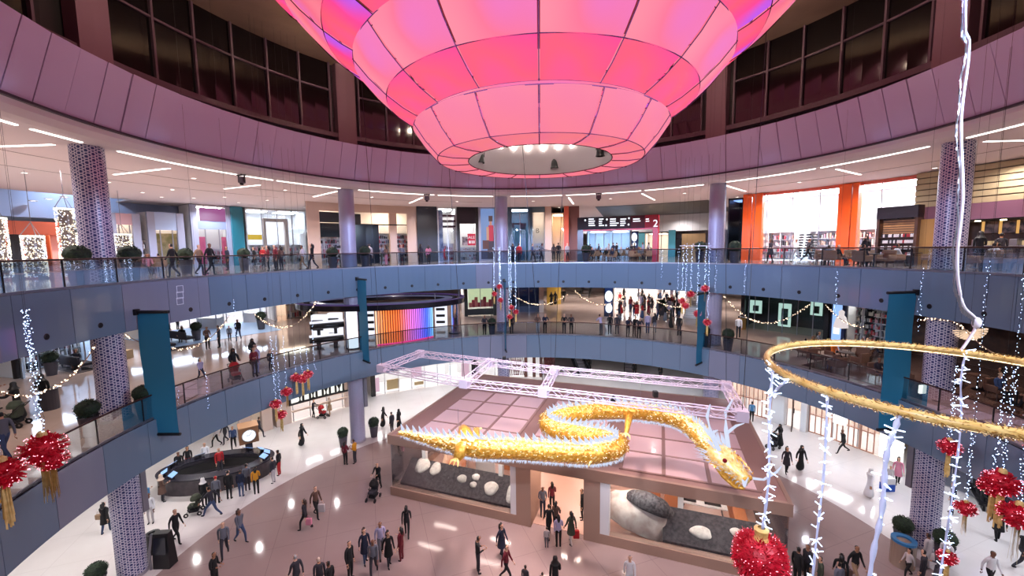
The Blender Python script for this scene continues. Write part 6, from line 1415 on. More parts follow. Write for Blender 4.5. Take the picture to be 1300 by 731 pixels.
# ---- ground floor: (px, py of the feet, pose, facing, top, bottom, label, hair, scale)
GP = [
 (135, 676, 'womancoat', 100, 'k', 'j', 'person in black top and jeans with a tan bag, walking behind the lattice column', 'k', .97),
 (192, 664, 'stand', -70, 'w', 'a', 'person in white and navy sweater and pale trousers beside the lattice column', 'k', 1.0),
 (184, 645, 'woman', 60, 'u', 'd', 'person carrying a turquoise bag behind the lattice column', 'k', .97),
 (225, 688, 'walk', -10, 'k', 'k', 'person all in black striding alone across the pale floor', 'k', 1.02),
 (286, 706, 'walk', -60, 'g', 'd', 'person in grey sweater and dark trousers walking on the beige floor edge', 'b', 1.02),
 (306, 688, 'walk2', -20, 'g', 'j', 'person with a black backpack and blue jeans on the beige floor', 'b', 1.0),
 (274, 749, 'phone', 0, 'k', 'k', 'person in black suit holding up a phone on the beige floor', 'k', 1.02),
 (388, 672, 'walk2', 180, 'd', 'k', 'person in dark clothes carrying a pink shopping bag', 'b', .97),
 (402, 656, 'walk', -30, 'z', 'k', 'person in brown jacket carrying a pale shopping bag', 'k', 1.03),
 (439, 590, 'woman', 80, 'm', 'k', 'person in dark red jacket and black leggings before the ground-floor topiaries', 'k', .97),
 (451, 588, 'phone', 170, 'y', 'd', 'person in yellow jacket looking down before the lattice column', 'k', 1.0),
 (481, 620, 'push', -100, 'k', 'k', 'person in black pushing a stroller beside the pavilion corner', 'k', .98),
 (384, 566, 'abayawalk', 0, 'k', 'k', 'person in flowing black robe below the red blossoms', 'k', 1.0),
 (487, 542, 'abayawalk', 10, 'k', 'k', 'person in long black robe walking behind the pavilion corner', 'k', .98),
 (498, 549, 'stand', 150, 'd', 'd', 'person in charcoal jacket at the pavilion corner', 'k', 1.0),
 (507, 544, 'abaya', 150, 'k', 'k', 'person in black veil half hidden by the pavilion roof corner', 'k', .95),
 (378, 753, 'walk', 150, 'd', 'd', 'person with grey hair in a dark coat walking at the edge of the floor', 'g', 1.02),
 (420, 761, 'stand', 160, 'k', 'k', 'person in black jacket turned toward a bald companion', 'k', 1.0),
 (412, 757, 'stand', 120, 'd', 'd', 'person with shaved head beside one in a black jacket', 'c', .98),
 (445, 734, 'stand', -20, 'k', 'k', 'person in long black coat standing alone near the strolling group', 'k', 1.03),
 (464, 714, 'womancoat', -50, 'n', 'j', 'person in navy coat over a blue shirt in the strolling group', 'b', .98),
 (475, 730, 'walk', -80, 'g', 'd', 'person in grey shirt leading the strolling group', 'z', 1.0),
 (484, 706, 'walk', -60, 'l', 'g', 'person in lilac-white shirt at the back of the strolling group', 'z', 1.02),
 (494, 718, 'womancoat', -50, 'k', 'd', 'person in black dress with a handbag in the strolling group', 'k', .98),
 (510, 711, 'woman', 160, 'm', 'm', 'person in maroon tunic and trousers beside the strolling group', 'k', .96),
 (517, 681, 'walk2', 100, 'k', 'k', 'person in black hurrying toward the pavilion window', 'k', .97),
 (607, 727, 'phone', 20, 'k', 'd', 'person in dark hooded jacket standing before the pavilion', 'k', 1.02),
 (637, 707, 'womancoat', -40, 'n', 'd', 'person in navy jacket and white shirt beside the pair before the pavilion', 'k', .97),
 (643, 738, 'walk', -20, 'm', 'k', 'person in maroon shirt walking in front of the navy-jacketed one', 'k', 1.0),
 (667, 752, 'stand', 60, 'd', 'd', 'child in dark clothes at the edge before the pavilion', 'k', .72),
 (705, 755, 'abaya', 100, 'k', 'k', 'person in black robe holding a child before the entrance', 'k', 1.0),
 (699, 757, 'stand', 60, 'k', 'k', 'child in black beside the robed person before the entrance', 'k', .7),
 (694, 695, 'stand', 90, 'a', 'g', 'small child in pale clothes at the pavilion entrance', 'k', .62),
 (709, 694, 'woman', 95, 'l', 'k', 'person in lilac top and black trousers at the pavilion entrance', 'k', .97),
 (725, 690, 'womancoat', 120, 'e', 'a', 'person in olive coat with a red bag at the pavilion entrance', 'k', .98),
 (697, 682, 'walk', 100, 'k', 'k', 'person in black jacket stepping into the pavilion', 'k', 1.02),
 (704, 676, 'woman', 60, 'z', 'k', 'person in brown jacket just inside the pavilion entrance', 'k', .95),
 (689, 655, 'phone', -80, 'g', 'n', 'person in long grey coat inside the pavilion entrance', 'g', 1.0),
 (701, 648, 'woman', 100, 'm', 'k', 'person in wine-red jacket deep inside the pavilion entrance', 'k', .97),
 (739, 659, 'stand', 180, 'k', 'k', 'attendant in black standing at the door pier inside the pavilion', 'k', 1.0),
 (799, 752, 'walk', -100, 'w', 'w', 'person in white tunic walking before the giant rock', 'k', .98),
 (954, 535, 'stand', 60, 'u', 'k', 'person in blue jacket at the corner of the pavilion roof beside the grilles', 'k', 1.0),
 (990, 567, 'pushabaya', 200, 'k', 'k', 'person in black robe pushing a stroller along the pale ring', 'k', .98),
 (998, 600, 'womancoat', -100, 'd', 'k', 'person in grey cape walking beside the black-robed one', 'k', 1.0),
 (1016, 598, 'abayawalk', -90, 'k', 'k', 'person in black hooded robe walking next to the grey cape', 'k', 1.0),
 (1070, 576, 'stride', 180, 'k', 'k', 'person in black striding past the gold grilles', 'k', 1.03),
 (1103, 632, 'thobe', 0, 'w', 'w', 'person in white robe walking on the pale ring below the hoop', 'w', 1.02),
 (1129, 617, 'stand', -120, 'a', 'w', 'child in white shirt beside a blue box on the pale ring', 'k', .75),
 (1139, 614, 'womancoat', -120, 'p', 'k', 'person in pink coat beside the blue box on the pale ring', 'k', .97),
 (1011, 743, 'stand', 20, 'k', 'k', 'person in black embracing another near the big pompon', 'k', 1.02),
 (1019, 740, 'stand', 190, 'd', 'k', 'person in charcoal facing one in black near the big pompon', 'k', 1.0),
 (1039, 752, 'stand', 160, 'e', 'd', 'person in green jacket near the big pompon', 'k', .95),
 (1050, 757, 'stand', 100, 'g', 'd', 'person in grey hooded top seen from behind near the big pompon', 'k', .98),
 (1065, 753, 'womancoat', 60, 'k', 'n', 'person in black coat with long hair and handbag near the icy ropes', 'k', 1.0),
 (1084, 741, 'walk', -80, 'k', 't', 'person in black jacket and tan trousers near the icy ropes', 'k', 1.03),
 (1152, 732, 'walk2', 180, 'a', 'k', 'child in pale top walking past the planters', 'k', .75),
 (1168, 745, 'stand', 120, 'd', 'd', 'person in dark shirt before the planters', 'k', 1.0),
 (1176, 722, 'stand', 100, 'a', 'a', 'person in white shirt leaning by the planters', 'k', .98),
 (1184, 724, 'stand', 200, 'w', 'g', 'person in white tunic beside the planters', 'k', .95),
 (1191, 748, 'hijab', 160, 'g', 'k', 'person in patterned grey scarf before the planters', 'c', .97),
 (1208, 652, 'stand', 150, 'n', 'k', 'person in navy jacket behind the lattice column on the pale ring', 'k', 1.02),
 (1255, 749, 'walk', -90, 'w', 'k', 'person in white shirt and black trousers walking below the blossoms', 'k', 1.03),
 (1296, 722, 'stride', 0, 'k', 'd', 'person in dark clothes striding out beside the blossoms', 'k', 1.03),
 (1266, 686, 'womancoat', 60, 'k', 'k', 'person in wide black skirt behind the full red blossom', 'k', 1.0),
 # around the information desk
 (207, 637, 'hijab', 60, 'z', 'd', 'person in cream scarf and brown coat at the end of the information desk', 'c', .97),
 (229, 606, 'stand', -60, 'k', 'a', 'person in black jacket and pale shirt behind the information desk', 'u', 1.02),
 (240, 598, 'woman', -60, 'k', 'r', 'person in black with a red bag behind the information desk', 'k', 1.0),
 (262, 592, 'stand', -70, 'w', 'w', 'person in white with red cap behind the information desk', 'r', .98),
 (280, 602, 'stand', -40, 'r', 'd', 'attendant in red jacket inside the information desk', 'k', 1.05),
 (260, 642, 'hijab', 100, 'k', 'k', 'person in white scarf and black coat at the information desk', 'w', .97),
 (270, 657, 'stride', 170, 'd', 'j', 'person in dark top and jeans striding past the information desk', 'k', 1.04),
 (276, 639, 'stand', 110, 'g', 'k', 'person with red head scarf leaning on the information desk', 'r', .97),
 (287, 635, 'stand', 100, 'k', 'k', 'person in black at the middle of the information desk', 'k', 1.03),
 (298, 632, 'stand', 100, 'n', 'j', 'person in navy top and jeans at the information desk', 'k', .98),
 (308, 629, 'stand', 110, 'g', 'd', 'person in patterned grey shirt at the information desk', 'k', 1.0),
 (326, 627, 'woman', 120, 'y', 'k', 'person in mustard jacket and black leggings at the information desk', 'k', 1.0),
 (348, 613, 'stand', 170, 'd', 'a', 'person in dark shirt and pale trousers at the clock end of the desk', 'k', 1.0),
 (355, 603, 'stand', 180, 'k', 'r', 'person in black jacket and red trousers at the clock end of the desk', 'k', 1.0),
 (275, 566, 'walk', -120, 'a', 'k', 'person in pale top and black skirt walking behind the desk', 'k', .97),
 (284, 563, 'walk2', -100, 'd', 'd', 'person in dark clothes walking behind the desk', 'k', 1.0),
 (297, 570, 'walk', -60, 'b', 'k', 'person in blue shirt and black shorts walking behind the desk', 'k', 1.03),
 (330, 556, 'walk', 60, 'd', 'd', 'person in dark clothes passing behind the clock', 'k', 1.0),
 (279, 596, 'stand', -100, 'p', 'g', 'child with white cap behind the information desk', 'w', .75),
 (419, 528, 'hijab', 200, 't', 't', 'person in long tan coat before the jeweller windows', 'c', .97),
 (398, 530, 'push', 0, 'd', 'k', 'person in dark clothes with a red stroller before the jeweller windows', 'k', .95),
 (748, 470, 'abaya', -90, 'k', 'k', 'person in black robe far behind the truss beside the grey escalator', 'k', 1.0),
 (805, 479, 'stand', -90, 'k', 'k', 'person in black at the foot of the glass-sided escalator', 'k', 1.05),
 (838, 483, 'woman', -90, 'k', 'd', 'person in black beside the column far behind the truss', 'k', 1.0),
]
for (px, py, po, fa, tp, bt, lb, hr, h) in GP: person(G(px, py, .03 if 655 < px < 745 and py < 684 and py > 630 else 0), po, fa, tp, bt, lb, hr, h)
for i in range(3):
    q = G(1247, 640) + Vector((.1 + (i - 1) * .8 * cos(.9), .3 + (i - 1) * .8 * sin(.9), 0)); person(q, 'sit', degrees(.9) - 90, 'k', 'd', 'person in dark clothes sitting on the low bench under the gallery', group='people on the low bench', h=1.0, seat=True)
b_ = thing('low_bench', 'low dark bench with seated people under the gallery near the blossoms', 'bench', G(1247, 640)); q = b_.location
MB().bevbox(q + Vector((.1, .3, .40)), (2.6, .5, .1), .03, .9).build('seat', M_DARK, b_)
for s in (-1, 1): MB().box(q + Vector((.1 + s * .6, .3 + s * .75, .17)), (.4, .1, .35), .9).build('leg', M_DARK, b_)
stroller(G(474, 634), -100, 'black stroller pushed beside the pavilion corner'); stroller(G(410, 530), 0, 'red stroller before the jeweller windows', 'r'); stroller(G(981, 569), 200, 'black stroller beside the robed person on the pale ring')
stroller(G(247, 652), 200, 'green stroller parked at the information desk', 'e')
for (px, py, off, sz, c, lb) in ((388, 672, (.25, -.1, .35), (.3, .14, .34), 'p', 'pink shopping bag carried across the beige floor'), (402, 656, (.3, 0, .3), (.36, .14, .44), 'a', 'pale shopping bag carried by the one in the brown jacket'), (725, 690, (.25, 0, .3), (.3, .14, .4), 'r', 'red bag at the pavilion entrance'),
        (135, 676, (-.3, 0, .75), (.3, .14, .26), 't', 'tan handbag beside the lattice column'), (184, 645, (.2, -.1, .9), (.4, .2, .36), 'u', 'turquoise bag behind the lattice column'), (1065, 753, (.3, 0, .8), (.34, .14, .26), 'z', 'brown handbag near the icy ropes')):
    q = G(px, py); o = bpy.data.objects.new('tmp', None); o.location = q; bag(o, Vector(off), sz, c, lb); bpy.data.objects.remove(o)
bx_ = thing('cardboard_box', 'blue and white carton standing beside the pink coat', 'box', G(1126, 622)); q = bx_.location
MB().bevbox(q + Vector((0, 0, .22)), (.6, .4, .44), .02).build('blue_half', cloth((40, 80, 170)), bx_); MB().bevbox(q + Vector((0, 0, .62)), (.6, .4, .36), .02).build('white_half', M_WHITE, bx_)
# ---- middle gallery
MP = [
 (9, 582, 'walk', 170, 'g', 'j', 'person in grey jacket and jeans walking on the middle gallery', 'k', 1.0), (25, 534, 'pushabaya', 200, 'k', 'k', 'person in black robe bending over a stroller on the middle gallery', 'k', 1.0),
 (57, 520, 'abaya', -60, 'k', 'k', 'person in black robe standing next to the bin on the middle gallery', 'k', .98), (-3, 520, 'woman', 30, 'r', 'k', 'person in red top at the edge of the middle gallery', 'k', 1.0),
 (215, 517, 'walk', -30, 'l', 'd', 'person in lilac shirt and dark trousers beside the handrail', 'k', 1.02), (256, 483, 'walk2', -20, 'l', 'n', 'child in pale top running across the middle gallery', 'k', .75),
 (298, 483, 'pushabaya', -40, 'k', 'k', 'person in wide black robe pushing a red-trimmed stroller at the handrail', 'k', 1.06), (326, 474, 'hijab', -40, 'l', 'l', 'person in lilac patterned dress beside the robed one', 'c', 1.0),
 (334, 476, 'woman', -30, 'm', 'd', 'person in maroon top at the middle gallery handrail', 'k', 1.0), (344, 470, 'stand', -30, 'd', 'd', 'child in dark clothes at the middle gallery handrail', 'k', .75), (322, 464, 'abaya', -30, 'k', 'k', 'person in black veil behind the group at the handrail', 'k', 1.0),
 (264, 443, 'phone', -30, 'z', 'k', 'person in brown jacket standing near the benches', 'k', 1.0), (279, 441, 'stand', 200, 'd', 'k', 'person in charcoal jacket facing the brown-jacketed one', 'k', 1.0), (292, 433, 'stand', -60, 'g', 'd', 'child in grey walking beside an adult in black', 'k', .75), (301, 432, 'walk', -70, 'k', 'j', 'person in black top and jeans walking with a child', 'k', 1.02),
 (211, 419, 'walk', 80, 'k', 'd', 'person in dark clothes on the play area behind the bench', 'k', 1.0), (226, 418, 'stand', 80, 'g', 'd', 'person in grey on the play area behind the bench', 'k', 1.0), (255, 414, 'walk2', 60, 'r', 'd', 'person in red dress on the play area', 'k', .95),
 (616, 426, 'leanrail', -80, 'd', 'k', 'person leaning on the middle handrail beside the back column', 'k', 1.0), (683, 424, 'leanrail', -95, 'z', 'a', 'person in brown top and pale trousers leaning at the back handrail', 'k', 1.0), (689, 424, 'leanrail', -85, 'n', 'k', 'person in navy leaning beside the brown-topped one', 'k', 1.02),
 (716, 424, 'leanrail', -95, 'k', 'd', 'person in black at the back handrail of a pair', 'k', 1.02), (724, 424, 'leanrail', -100, 'd', 'k', 'person in charcoal at the back handrail of a pair', 'k', 1.0),
 (763, 425, 'leanrail', 110, 'l', 'g', 'person in pink-lilac shirt with backpack at the back handrail', 'k', 1.0), (774, 424, 'stand', 90, 'k', 'k', 'person in black before the totem on the middle gallery', 'k', 1.0), (781, 424, 'stand', 90, 'd', 'd', 'person in charcoal before the totem on the middle gallery', 'k', .98),
 (797, 428, 'leanrail', -90, 'n', 'd', 'person in navy at the handrail before the crowd', 'k', 1.0), (805, 427, 'leanrail', -80, 'k', 'z', 'person in black and brown at the handrail before the crowd', 'k', 1.0), (811, 429, 'leanrail', -90, 'd', 'k', 'person in dark grey at the handrail before the crowd', 'k', 1.0),
 (822, 423, 'stand', 80, 'l', 'b', 'person in lilac shirt turned to the crowd', 'k', 1.02), (831, 422, 'woman', 100, 'd', 'g', 'person in dark top with a red bag turned to the crowd', 'k', .97), (862, 426, 'stand', 80, 'k', 'd', 'person in black near the gold tassels of the blossoms', 'k', 1.0), (851, 417, 'abayawalk', 180, 'k', 'k', 'person in black robe walking near the gold tassels', 'k', 1.0),
 (937, 429, 'walk', 60, 'w', 'd', 'person in white shirt walking toward the dark watch shop', 'k', 1.02), (700, 388, 'abaya', -90, 'k', 'k', 'person in black robe first of the far group before the ochre wall', 'k', 1.0), (705, 387, 'abaya', -90, 'k', 'k', 'person in black robe second of the far group before the ochre wall', 'k', 1.0),
 (711, 384, 'stand', -90, 'k', 'k', 'person in black suit third of the far group before the ochre wall', 'k', 1.0), (716, 383, 'stand', -90, 'k', 'k', 'person in black suit last of the far group before the ochre wall', 'k', 1.0), (650, 425, 'stand', -90, 'k', 'd', 'person in dark clothes below the back blossom cluster', 'k', 1.0),
 (487, 436, 'sit', -60, 'k', 'k', 'person in black seated at the round kiosk counter', 'k', 1.0),
]
for (px, py, po, fa, tp, bt, lb, hr, h) in MP: person(G(px, py, Z1), po, fa, tp, bt, lb, hr, h)
stroller(G(18, 542, Z1), 200, 'olive stroller beside the robed person on the middle gallery', 'e'); stroller(G(316, 487, Z1), -40, 'red-trimmed stroller at the middle gallery handrail', 'r')
rnd = random.Random(77); tops = 'kkdngbrlwamzk'
for i in range(44):
    px = rnd.uniform(784, 862); py = rnd.uniform(377, 409); c = rnd.choice(tops)
    nm = dict(k='black', d='charcoal', n='navy', g='grey', b='blue', r='red', l='lilac', w='white', a='pale', m='maroon', z='brown')[c]; po = rnd.choice(['stand', 'walk', 'woman', 'walk2', 'hijab', 'abaya'])
    person(G(px, py, Z1), po, rnd.uniform(0, 360), c, rnd.choice('kdjg'), 'person in %s in the crowd filling the middle corridor' % (nm if po != 'abaya' else nm + ' robe'), rnd.choice('kkbk'), rnd.uniform(.94, 1.04), group='crowd in the middle corridor, ' + (nm if po != 'abaya' else nm + ' robes'))
# ---- upper gallery: px, R
UP = [
 (218, 19.6, 'walk', -170, 'k', 'd', 'person in black shirt on the upper gallery beside the mural shop', 1.02), (252, 20.0, 'walk', 0, 't', 'd', 'person in tan shirt walking behind one in black on the upper gallery', 1.0), (262, 19.6, 'walk', 0, 'k', 'k', 'person in black walking before the purple-sign shop', 1.04),
 (288, 25.0, 'stand', -120, 'n', 'd', 'person in navy near the teal glass pillar', .98), (340, 20.2, 'woman', -150, 'm', 'k', 'person in maroon dress on the upper gallery before the yellow band shop', .97), (349, 20.6, 'stand', -120, 'm', 'd', 'person in dark red shirt beside the maroon dress', 1.0), (354, 20.8, 'woman', 160, 'z', 'd', 'person in brown at the end of the red-clad group', .97),
 (384, 19.6, 'walk', 180, 'a', 't', 'person in pale shirt behind one in black on the upper gallery', .98), (391, 19.4, 'walk2', 190, 'k', 'n', 'person in black top at the edge of the stone shopfront', 1.03), (469, 19.6, 'stand', 90, 'a', 'n', 'person in white shirt facing the navy panel', 1.04), (484, 21.0, 'phone', 20, 'g', 'e', 'person in grey shirt before the lit shoe shelves', 1.0), (490, 21.4, 'woman', 160, 'z', 'p', 'person in brown jacket before the lit shoe shelves', .97),
 (510, 19.8, 'woman', -80, 'g', 'd', 'person in grey walking past the stone pier', 1.0), (534, 19.4, 'woman', 90, 'd', 'd', 'person in dark dress before the black wall panel', 1.0), (544, 20.0, 'woman', 90, 'p', 'd', 'person in pink top before the black wall panel', .97), (651, 19.4, 'stand', 90, 'n', 'n', 'person in navy beside the back column on the upper gallery', 1.02), (659, 19.6, 'stand', 90, 'r', 'n', 'person in red shirt before the dark teal shop', 1.0),
 (676, 20.6, 'walk', 0, 'b', 'd', 'person in blue before the small white boutique', 1.0), (687, 20.2, 'push', 0, 'g', 'd', 'person in grey pushing a trolley before the boutique', 1.0), (709, 20.0, 'stand', 90, 'k', 'd', 'person in black before the cream-lit shop', 1.02), (703, 23.0, 'woman', 90, 'd', 'd', 'person in charcoal entering the cream-lit shop', .97), (720, 22.0, 'stand', -60, 'a', 'd', 'person in pale shirt by the terracotta pillar', 1.0),
 (978, 22.0, 'womancoat', 180, 'd', 'k', 'person in grey dress walking before the orange pillars', 1.0), (1011, 25.0, 'walk', 180, 'w', 'a', 'person in white inside the orange pillared shop', 1.0), (1025, 25.5, 'stride', 0, 'd', 'k', 'person in dark top inside the orange pillared shop', 1.0), (1099, 21.5, 'abaya', 200, 'k', 'k', 'person in black robe beside the sofas on the upper gallery', 1.0),
 (1243, 22.5, 'hijab', 60, 'k', 'k', 'person in black at the coffee counter', 1.04), (1270, 23.0, 'stand', 60, 'd', 'd', 'person in dark shirt at the coffee counter', 1.0), (1262, 20.5, 'sit', 60, 'w', 'd', 'person in white shirt seated before the coffee counter', 1.0), (1064, 21.0, 'sit', -60, 'k', 'd', 'person in black seated in the tan armchair group', 1.0), (186, 25.0, 'sitw', -40, 'p', 'd', 'person in pink seated near the mural shop', 1.0),
]
for (px, R, po, fa, tp, bt, lb, h) in UP: person(clear(P3(R, TH(px, R), Z2)), po, fa, tp, bt, lb, 'k', h)
for i in range(34):
    px = rnd.uniform(742, 832); R = rnd.uniform(24, 36); c = rnd.choice(tops); nm = dict(k='black', d='charcoal', n='navy', g='grey', b='blue', r='red', l='lilac', w='white', a='pale', m='maroon', z='brown')[c]; po = rnd.choice(['sit', 'sitw', 'sit', 'stand', 'walk'])
    person(P3(R, TH(px, R), Z2), po, rnd.uniform(0, 360), c, rnd.choice('kdjg'), 'person in %s %s in the seating area behind the gantry' % (nm, 'seated' if 'sit' in po else 'standing'), rnd.choice('kkb'), rnd.uniform(.95, 1.03), group='people behind the gantry, %s %s' % (nm, 'seated' if 'sit' in po else 'standing'))
for i in range(9):
    px = rnd.uniform(100, 205) if i < 6 else rnd.uniform(320, 338); R = rnd.uniform(27, 33); c = rnd.choice('kdnmr')
    nm = dict(k='black', d='charcoal', n='navy', m='maroon', r='red')[c]; person(P3(R, TH(px, R), Z2), rnd.choice(['sit', 'sitw']) if i < 6 else 'stand', rnd.uniform(0, 360), c, 'd', 'person in %s among the seats before the tall shops' % nm, 'k', 1.0, group='people before the tall shops, ' + nm)
# ================================================================== planters, bins, benches, cafe furniture
M_LEAF = noisy('clipped_leaf', (20, 34, 22), (34, 54, 30), 14, .8, bump=.6)
def topiary_proto():
    o = thing('topiary_planter', 'x', 'planter'); MB().lathe([(0, 0), (.22, 0), (.30, .75), (.33, .78), (.30, .78), (.26, .70), (0, .70)], (0, 0, 0), 20).build('pot', mat('slate_pot', (70, 66, 74), .5), o, world=False)
    MB().cyl((0, 0, .68), .05, .2, 8).build('stem', M_WOOD, o, world=False); bm = bmesh.new(); bmesh.ops.create_icosphere(bm, subdivisions=3, radius=.36); rnd = random.Random(1)
    for v in bm.verts: v.co *= 1 + rnd.uniform(-.05, .05); v.co.z = v.co.z * .85 + 1.08
    mb = MB(); mb.bm(bm); mb.build('clipped_ball', M_LEAF, o, world=False)
    lf = MB()
    for k in range(260):
        z = rnd.uniform(-1, 1); a = rnd.uniform(0, 2 * pi); q = sqrt(1 - z * z); n = Vector((q * cos(a), q * sin(a), z)); c = n * .37; c.z = c.z * .85 + 1.08; t = n.cross(Vector((.3, .2, 1))).normalized() * .03; lf.add([c - t, c + t, c + n * .05 + t * .3], [(0, 1, 2)])
    lf.build('leaves', M_LEAF, o, world=False, kind='stuff'); return o
TP = topiary_proto(); tpu = [0]
def topiary(loc, label, s=1.0):
    o = TP if not tpu[0] else dup(TP); tpu[0] = 1; o.location = loc; o.scale = (s,) * 3; o['label'] = label
for (px, py, z, s, lb) in ((66, 476, Z1, 1.05, 'topiary planter before the bright white shop on the middle gallery'), (115, 553, Z1, 1.05, 'topiary planter with pale pot at the handrail beside the lattice column'), (169, 531, Z1, 1.05, 'topiary planter between the lattice column and the wide teal banner'),
        (250, 432, Z1, 1.1, 'topiary planter at the end of the benches'), (332, 418, Z1, 1.2, 'tall topiary planter before the striped kiosks'), (145, 742, 0, 1.0, 'topiary planter at the foot of the lattice column on the ground floor'), (438, 566, 0, 1.05, 'topiary planter beside the column on the desk side'),
        (467, 556, 0, 1.1, 'topiary planter beside the column on the pavilion side'), (1148, 694, 0, 1.1, 'topiary planter behind the litter bin on the ground floor'), (1196, 714, 0, 1.15, 'topiary planter behind the white-shirted pair'), (625, 425, Z1, 1.0, 'topiary planter beside the back column on the middle gallery'), (889, 442, Z1, 1.1, 'topiary planter behind the narrow teal banner'), (921, 446, Z1, 1.1, 'topiary planter beside the lattice column facing the watch shop'),
        (686, 387, Z1, 1.1, 'topiary planter by the cream stone pillar'), (840, 400, Z1, 1.2, 'dark topiary planter in the crowd')):
    topiary(clear(G(px, py, z), 1.2), lb, s)
for (px, R, s, lb) in ((98, 18.3, 1.15, 'topiary planter on the upper gallery before the tall crystal lantern'), (154, 18.5, 1.15, 'topiary planter on the upper gallery behind the lattice column'), (235, 22, 1.1, 'topiary planter on the upper gallery before the mural shop'), (309, 23, 1.1, 'topiary planter on the upper gallery by the teal glass pillar'), (425, 18.6, 1.1, 'topiary planter on the upper gallery before the dark window'),
        (459, 18.6, 1.15, 'topiary planter on the upper gallery beside the lattice column'), (744, 19.2, 1.1, 'topiary planter beside the black leg of the gantry'), (891, 18.8, 1.15, 'topiary planter on the upper gallery before the corridor'), (926, 19, 1.15, 'topiary planter on the upper gallery by the dark narrow shop')):
    topiary(clear(P3(R, TH(px, R), Z2), 1.2), lb, s)
def bin_(loc, label, r=.35, c=(60, 58, 66), rim=(60, 58, 66), h=.9):
    o = thing('litter_bin', label, 'bin', loc); MB().lathe([(0, 0), (r, 0), (r, h - .05), (r * .4, h), (0, h - .1)], loc, 20).build('drum', mat('bin_%d' % c[0], c, .4), o); MB().lathe([(r * .6, h - .02), (r * 1.02, h - .04), (r * 1.02, h + .08), (r * .6, h + .06)], loc, 20, closed=True).build('rim', mat('rim_%d' % rim[0], rim, .4), o)
bin_(G(1145, 716), 'bronze litter bin with blue rim beside the topiary planters', .44, (138, 118, 104), (40, 110, 160), 1.15); bin_(G(64, 519, Z1), 'dark litter bin next to the black-robed person', .32)
# angled directory stand by the column
q = clear(G(193, 722), 1.15); o = thing('directory_stand', 'black curved directory stand with slanted screen leaning by the lattice column', 'kiosk', q)
mb = MB(); mb.add([q + Vector(v) for v in ((-.35, -.2, 0), (.4, -.2, 0), (.4, .3, 0), (-.35, .3, 0), (-.45, .0, 1.55), (.3, .0, 1.6), (.3, .25, 1.65), (-.45, .25, 1.6))], [(3, 2, 1, 0), (4, 5, 6, 7), (0, 1, 5, 4), (1, 2, 6, 5), (2, 3, 7, 6), (3, 0, 4, 7)]); mb.build('stand_body', M_DARK, o)
MB().add([q + Vector(v) for v in ((-.28, -.19, .7), (.28, -.19, .7), (.22, -.06, 1.45), (-.34, -.06, 1.42))], [(0, 1, 2, 3)]).build('screen', mat('dark_screen', (30, 34, 46), .15), o)
MB().tube([q + Vector((-.42, -.22, .0)), q + Vector((-.5, -.15, .8)), q + Vector((-.45, .0, 1.6))], .05, 8).build('steel_edge', M_STEEL, o)
bin_(G(196, 700), 'black round bin behind the directory stand', .28, (26, 25, 30), (30, 30, 34))
def bench(loc, rz, label, w=2.4):
    o = thing('lounge_bench', label, 'bench', loc, None, rz); MB().bevbox((0, 0, .34), (w, .75, .2), .06).build('seat', cloth((40, 34, 40)), o, world=False); MB().bevbox((0, .34, .62), (w, .14, .5), .05).build('backrest', cloth((40, 34, 40)), o, world=False)
    for sx in (-1, 1):
        for sy in (-1, 1): MB().box((sx * (w / 2 - .12), sy * .28, .12), (.07, .07, .24)).build('leg', M_STEEL, o, world=False)
    o2 = thing('bench_rug', 'dark rug under the ' + label, 'rug', loc, None, rz); MB().box((0, -.2, .008), (w + 1.2, 1.8, .016)).build('rug_pile', cloth((52, 38, 40)), o2, world=False)
bench(G(98, 467, Z1), radians(160), 'lounge bench near the bright white shop', 2.2); person(G(98, 467, Z1), 'sitw', -60, 'd', 'z', 'person with bare legs seated on the lounge bench', 'k', 1.0, seat=True)
bench(G(206, 442, Z1), radians(155), 'lounge bench behind the warm garland'); bench(G(232, 433, Z1), radians(155), 'lounge bench beside the topiary'); person(G(232, 433, Z1), 'sitw', -70, 'k', 'd', 'person in black seated under the warm garland', 'k', 1.0, seat=True); person(G(206, 442, Z1), 'sit', -70, 'd', 'd', 'person in charcoal seated behind the wide teal banner', 'k', 1.0, seat=True)
tag(MB().bevbox(G(158, 455, Z1) + Vector((0, 0, .3)), (.8, .6, .6), .05).build('beige_ottoman', cloth((190, 160, 120))), 'beige cube ottoman behind the wide teal banner', 'stool')
tag(MB().cbox(30.5, 39.0, TH(330, 35), TH(170, 35), Z1 + .004, Z1 + .02).build('play_mat', mat('pale_blue_mat', (150, 180, 215), .35)), 'pale blue glossy play area floor before the long pale shop', 'mat')
# cafe
def chair_proto(name, c, cat='chair'):
    o = thing(name, 'x', cat); m = cloth(c)
    MB().bevbox((0, 0, .40), (.62, .6, .14), .05).build('seat', m, o, world=False); MB().bevbox((0, -.27, .66), (.66, .12, .52), .05).build('backrest', m, o, world=False)
    for s in (-1, 1): MB().bevbox((s * .31, -.02, .54), (.1, .56, .24), .04).build('armrest', m, o, world=False)
    for sx in (-1, 1):
        for sy in (-1, 1): MB().tube([(sx * .25, sy * .23, .33), (sx * .27, sy * .25, 0)], .025, 6).build('leg', M_WOOD, o, world=False)
    return o
def table_proto(name, r=.38):
    o = thing(name, 'x', 'table'); MB().cyl((0, 0, .70), r, .04, 20).build('table_top', M_WOOD, o, world=False); MB().cyl((0, 0, .03), .035, .68, 8).build('pedestal', M_DARK, o, world=False); MB().cyl((0, 0, 0), .24, .03, 16, .1).build('foot', M_DARK, o, world=False); return o
CHP = chair_proto('cafe_armchair', (112, 78, 62)); CHT = chair_proto('lounge_armchair', (150, 116, 92)); TBP = table_proto('cafe_table')
used = {}
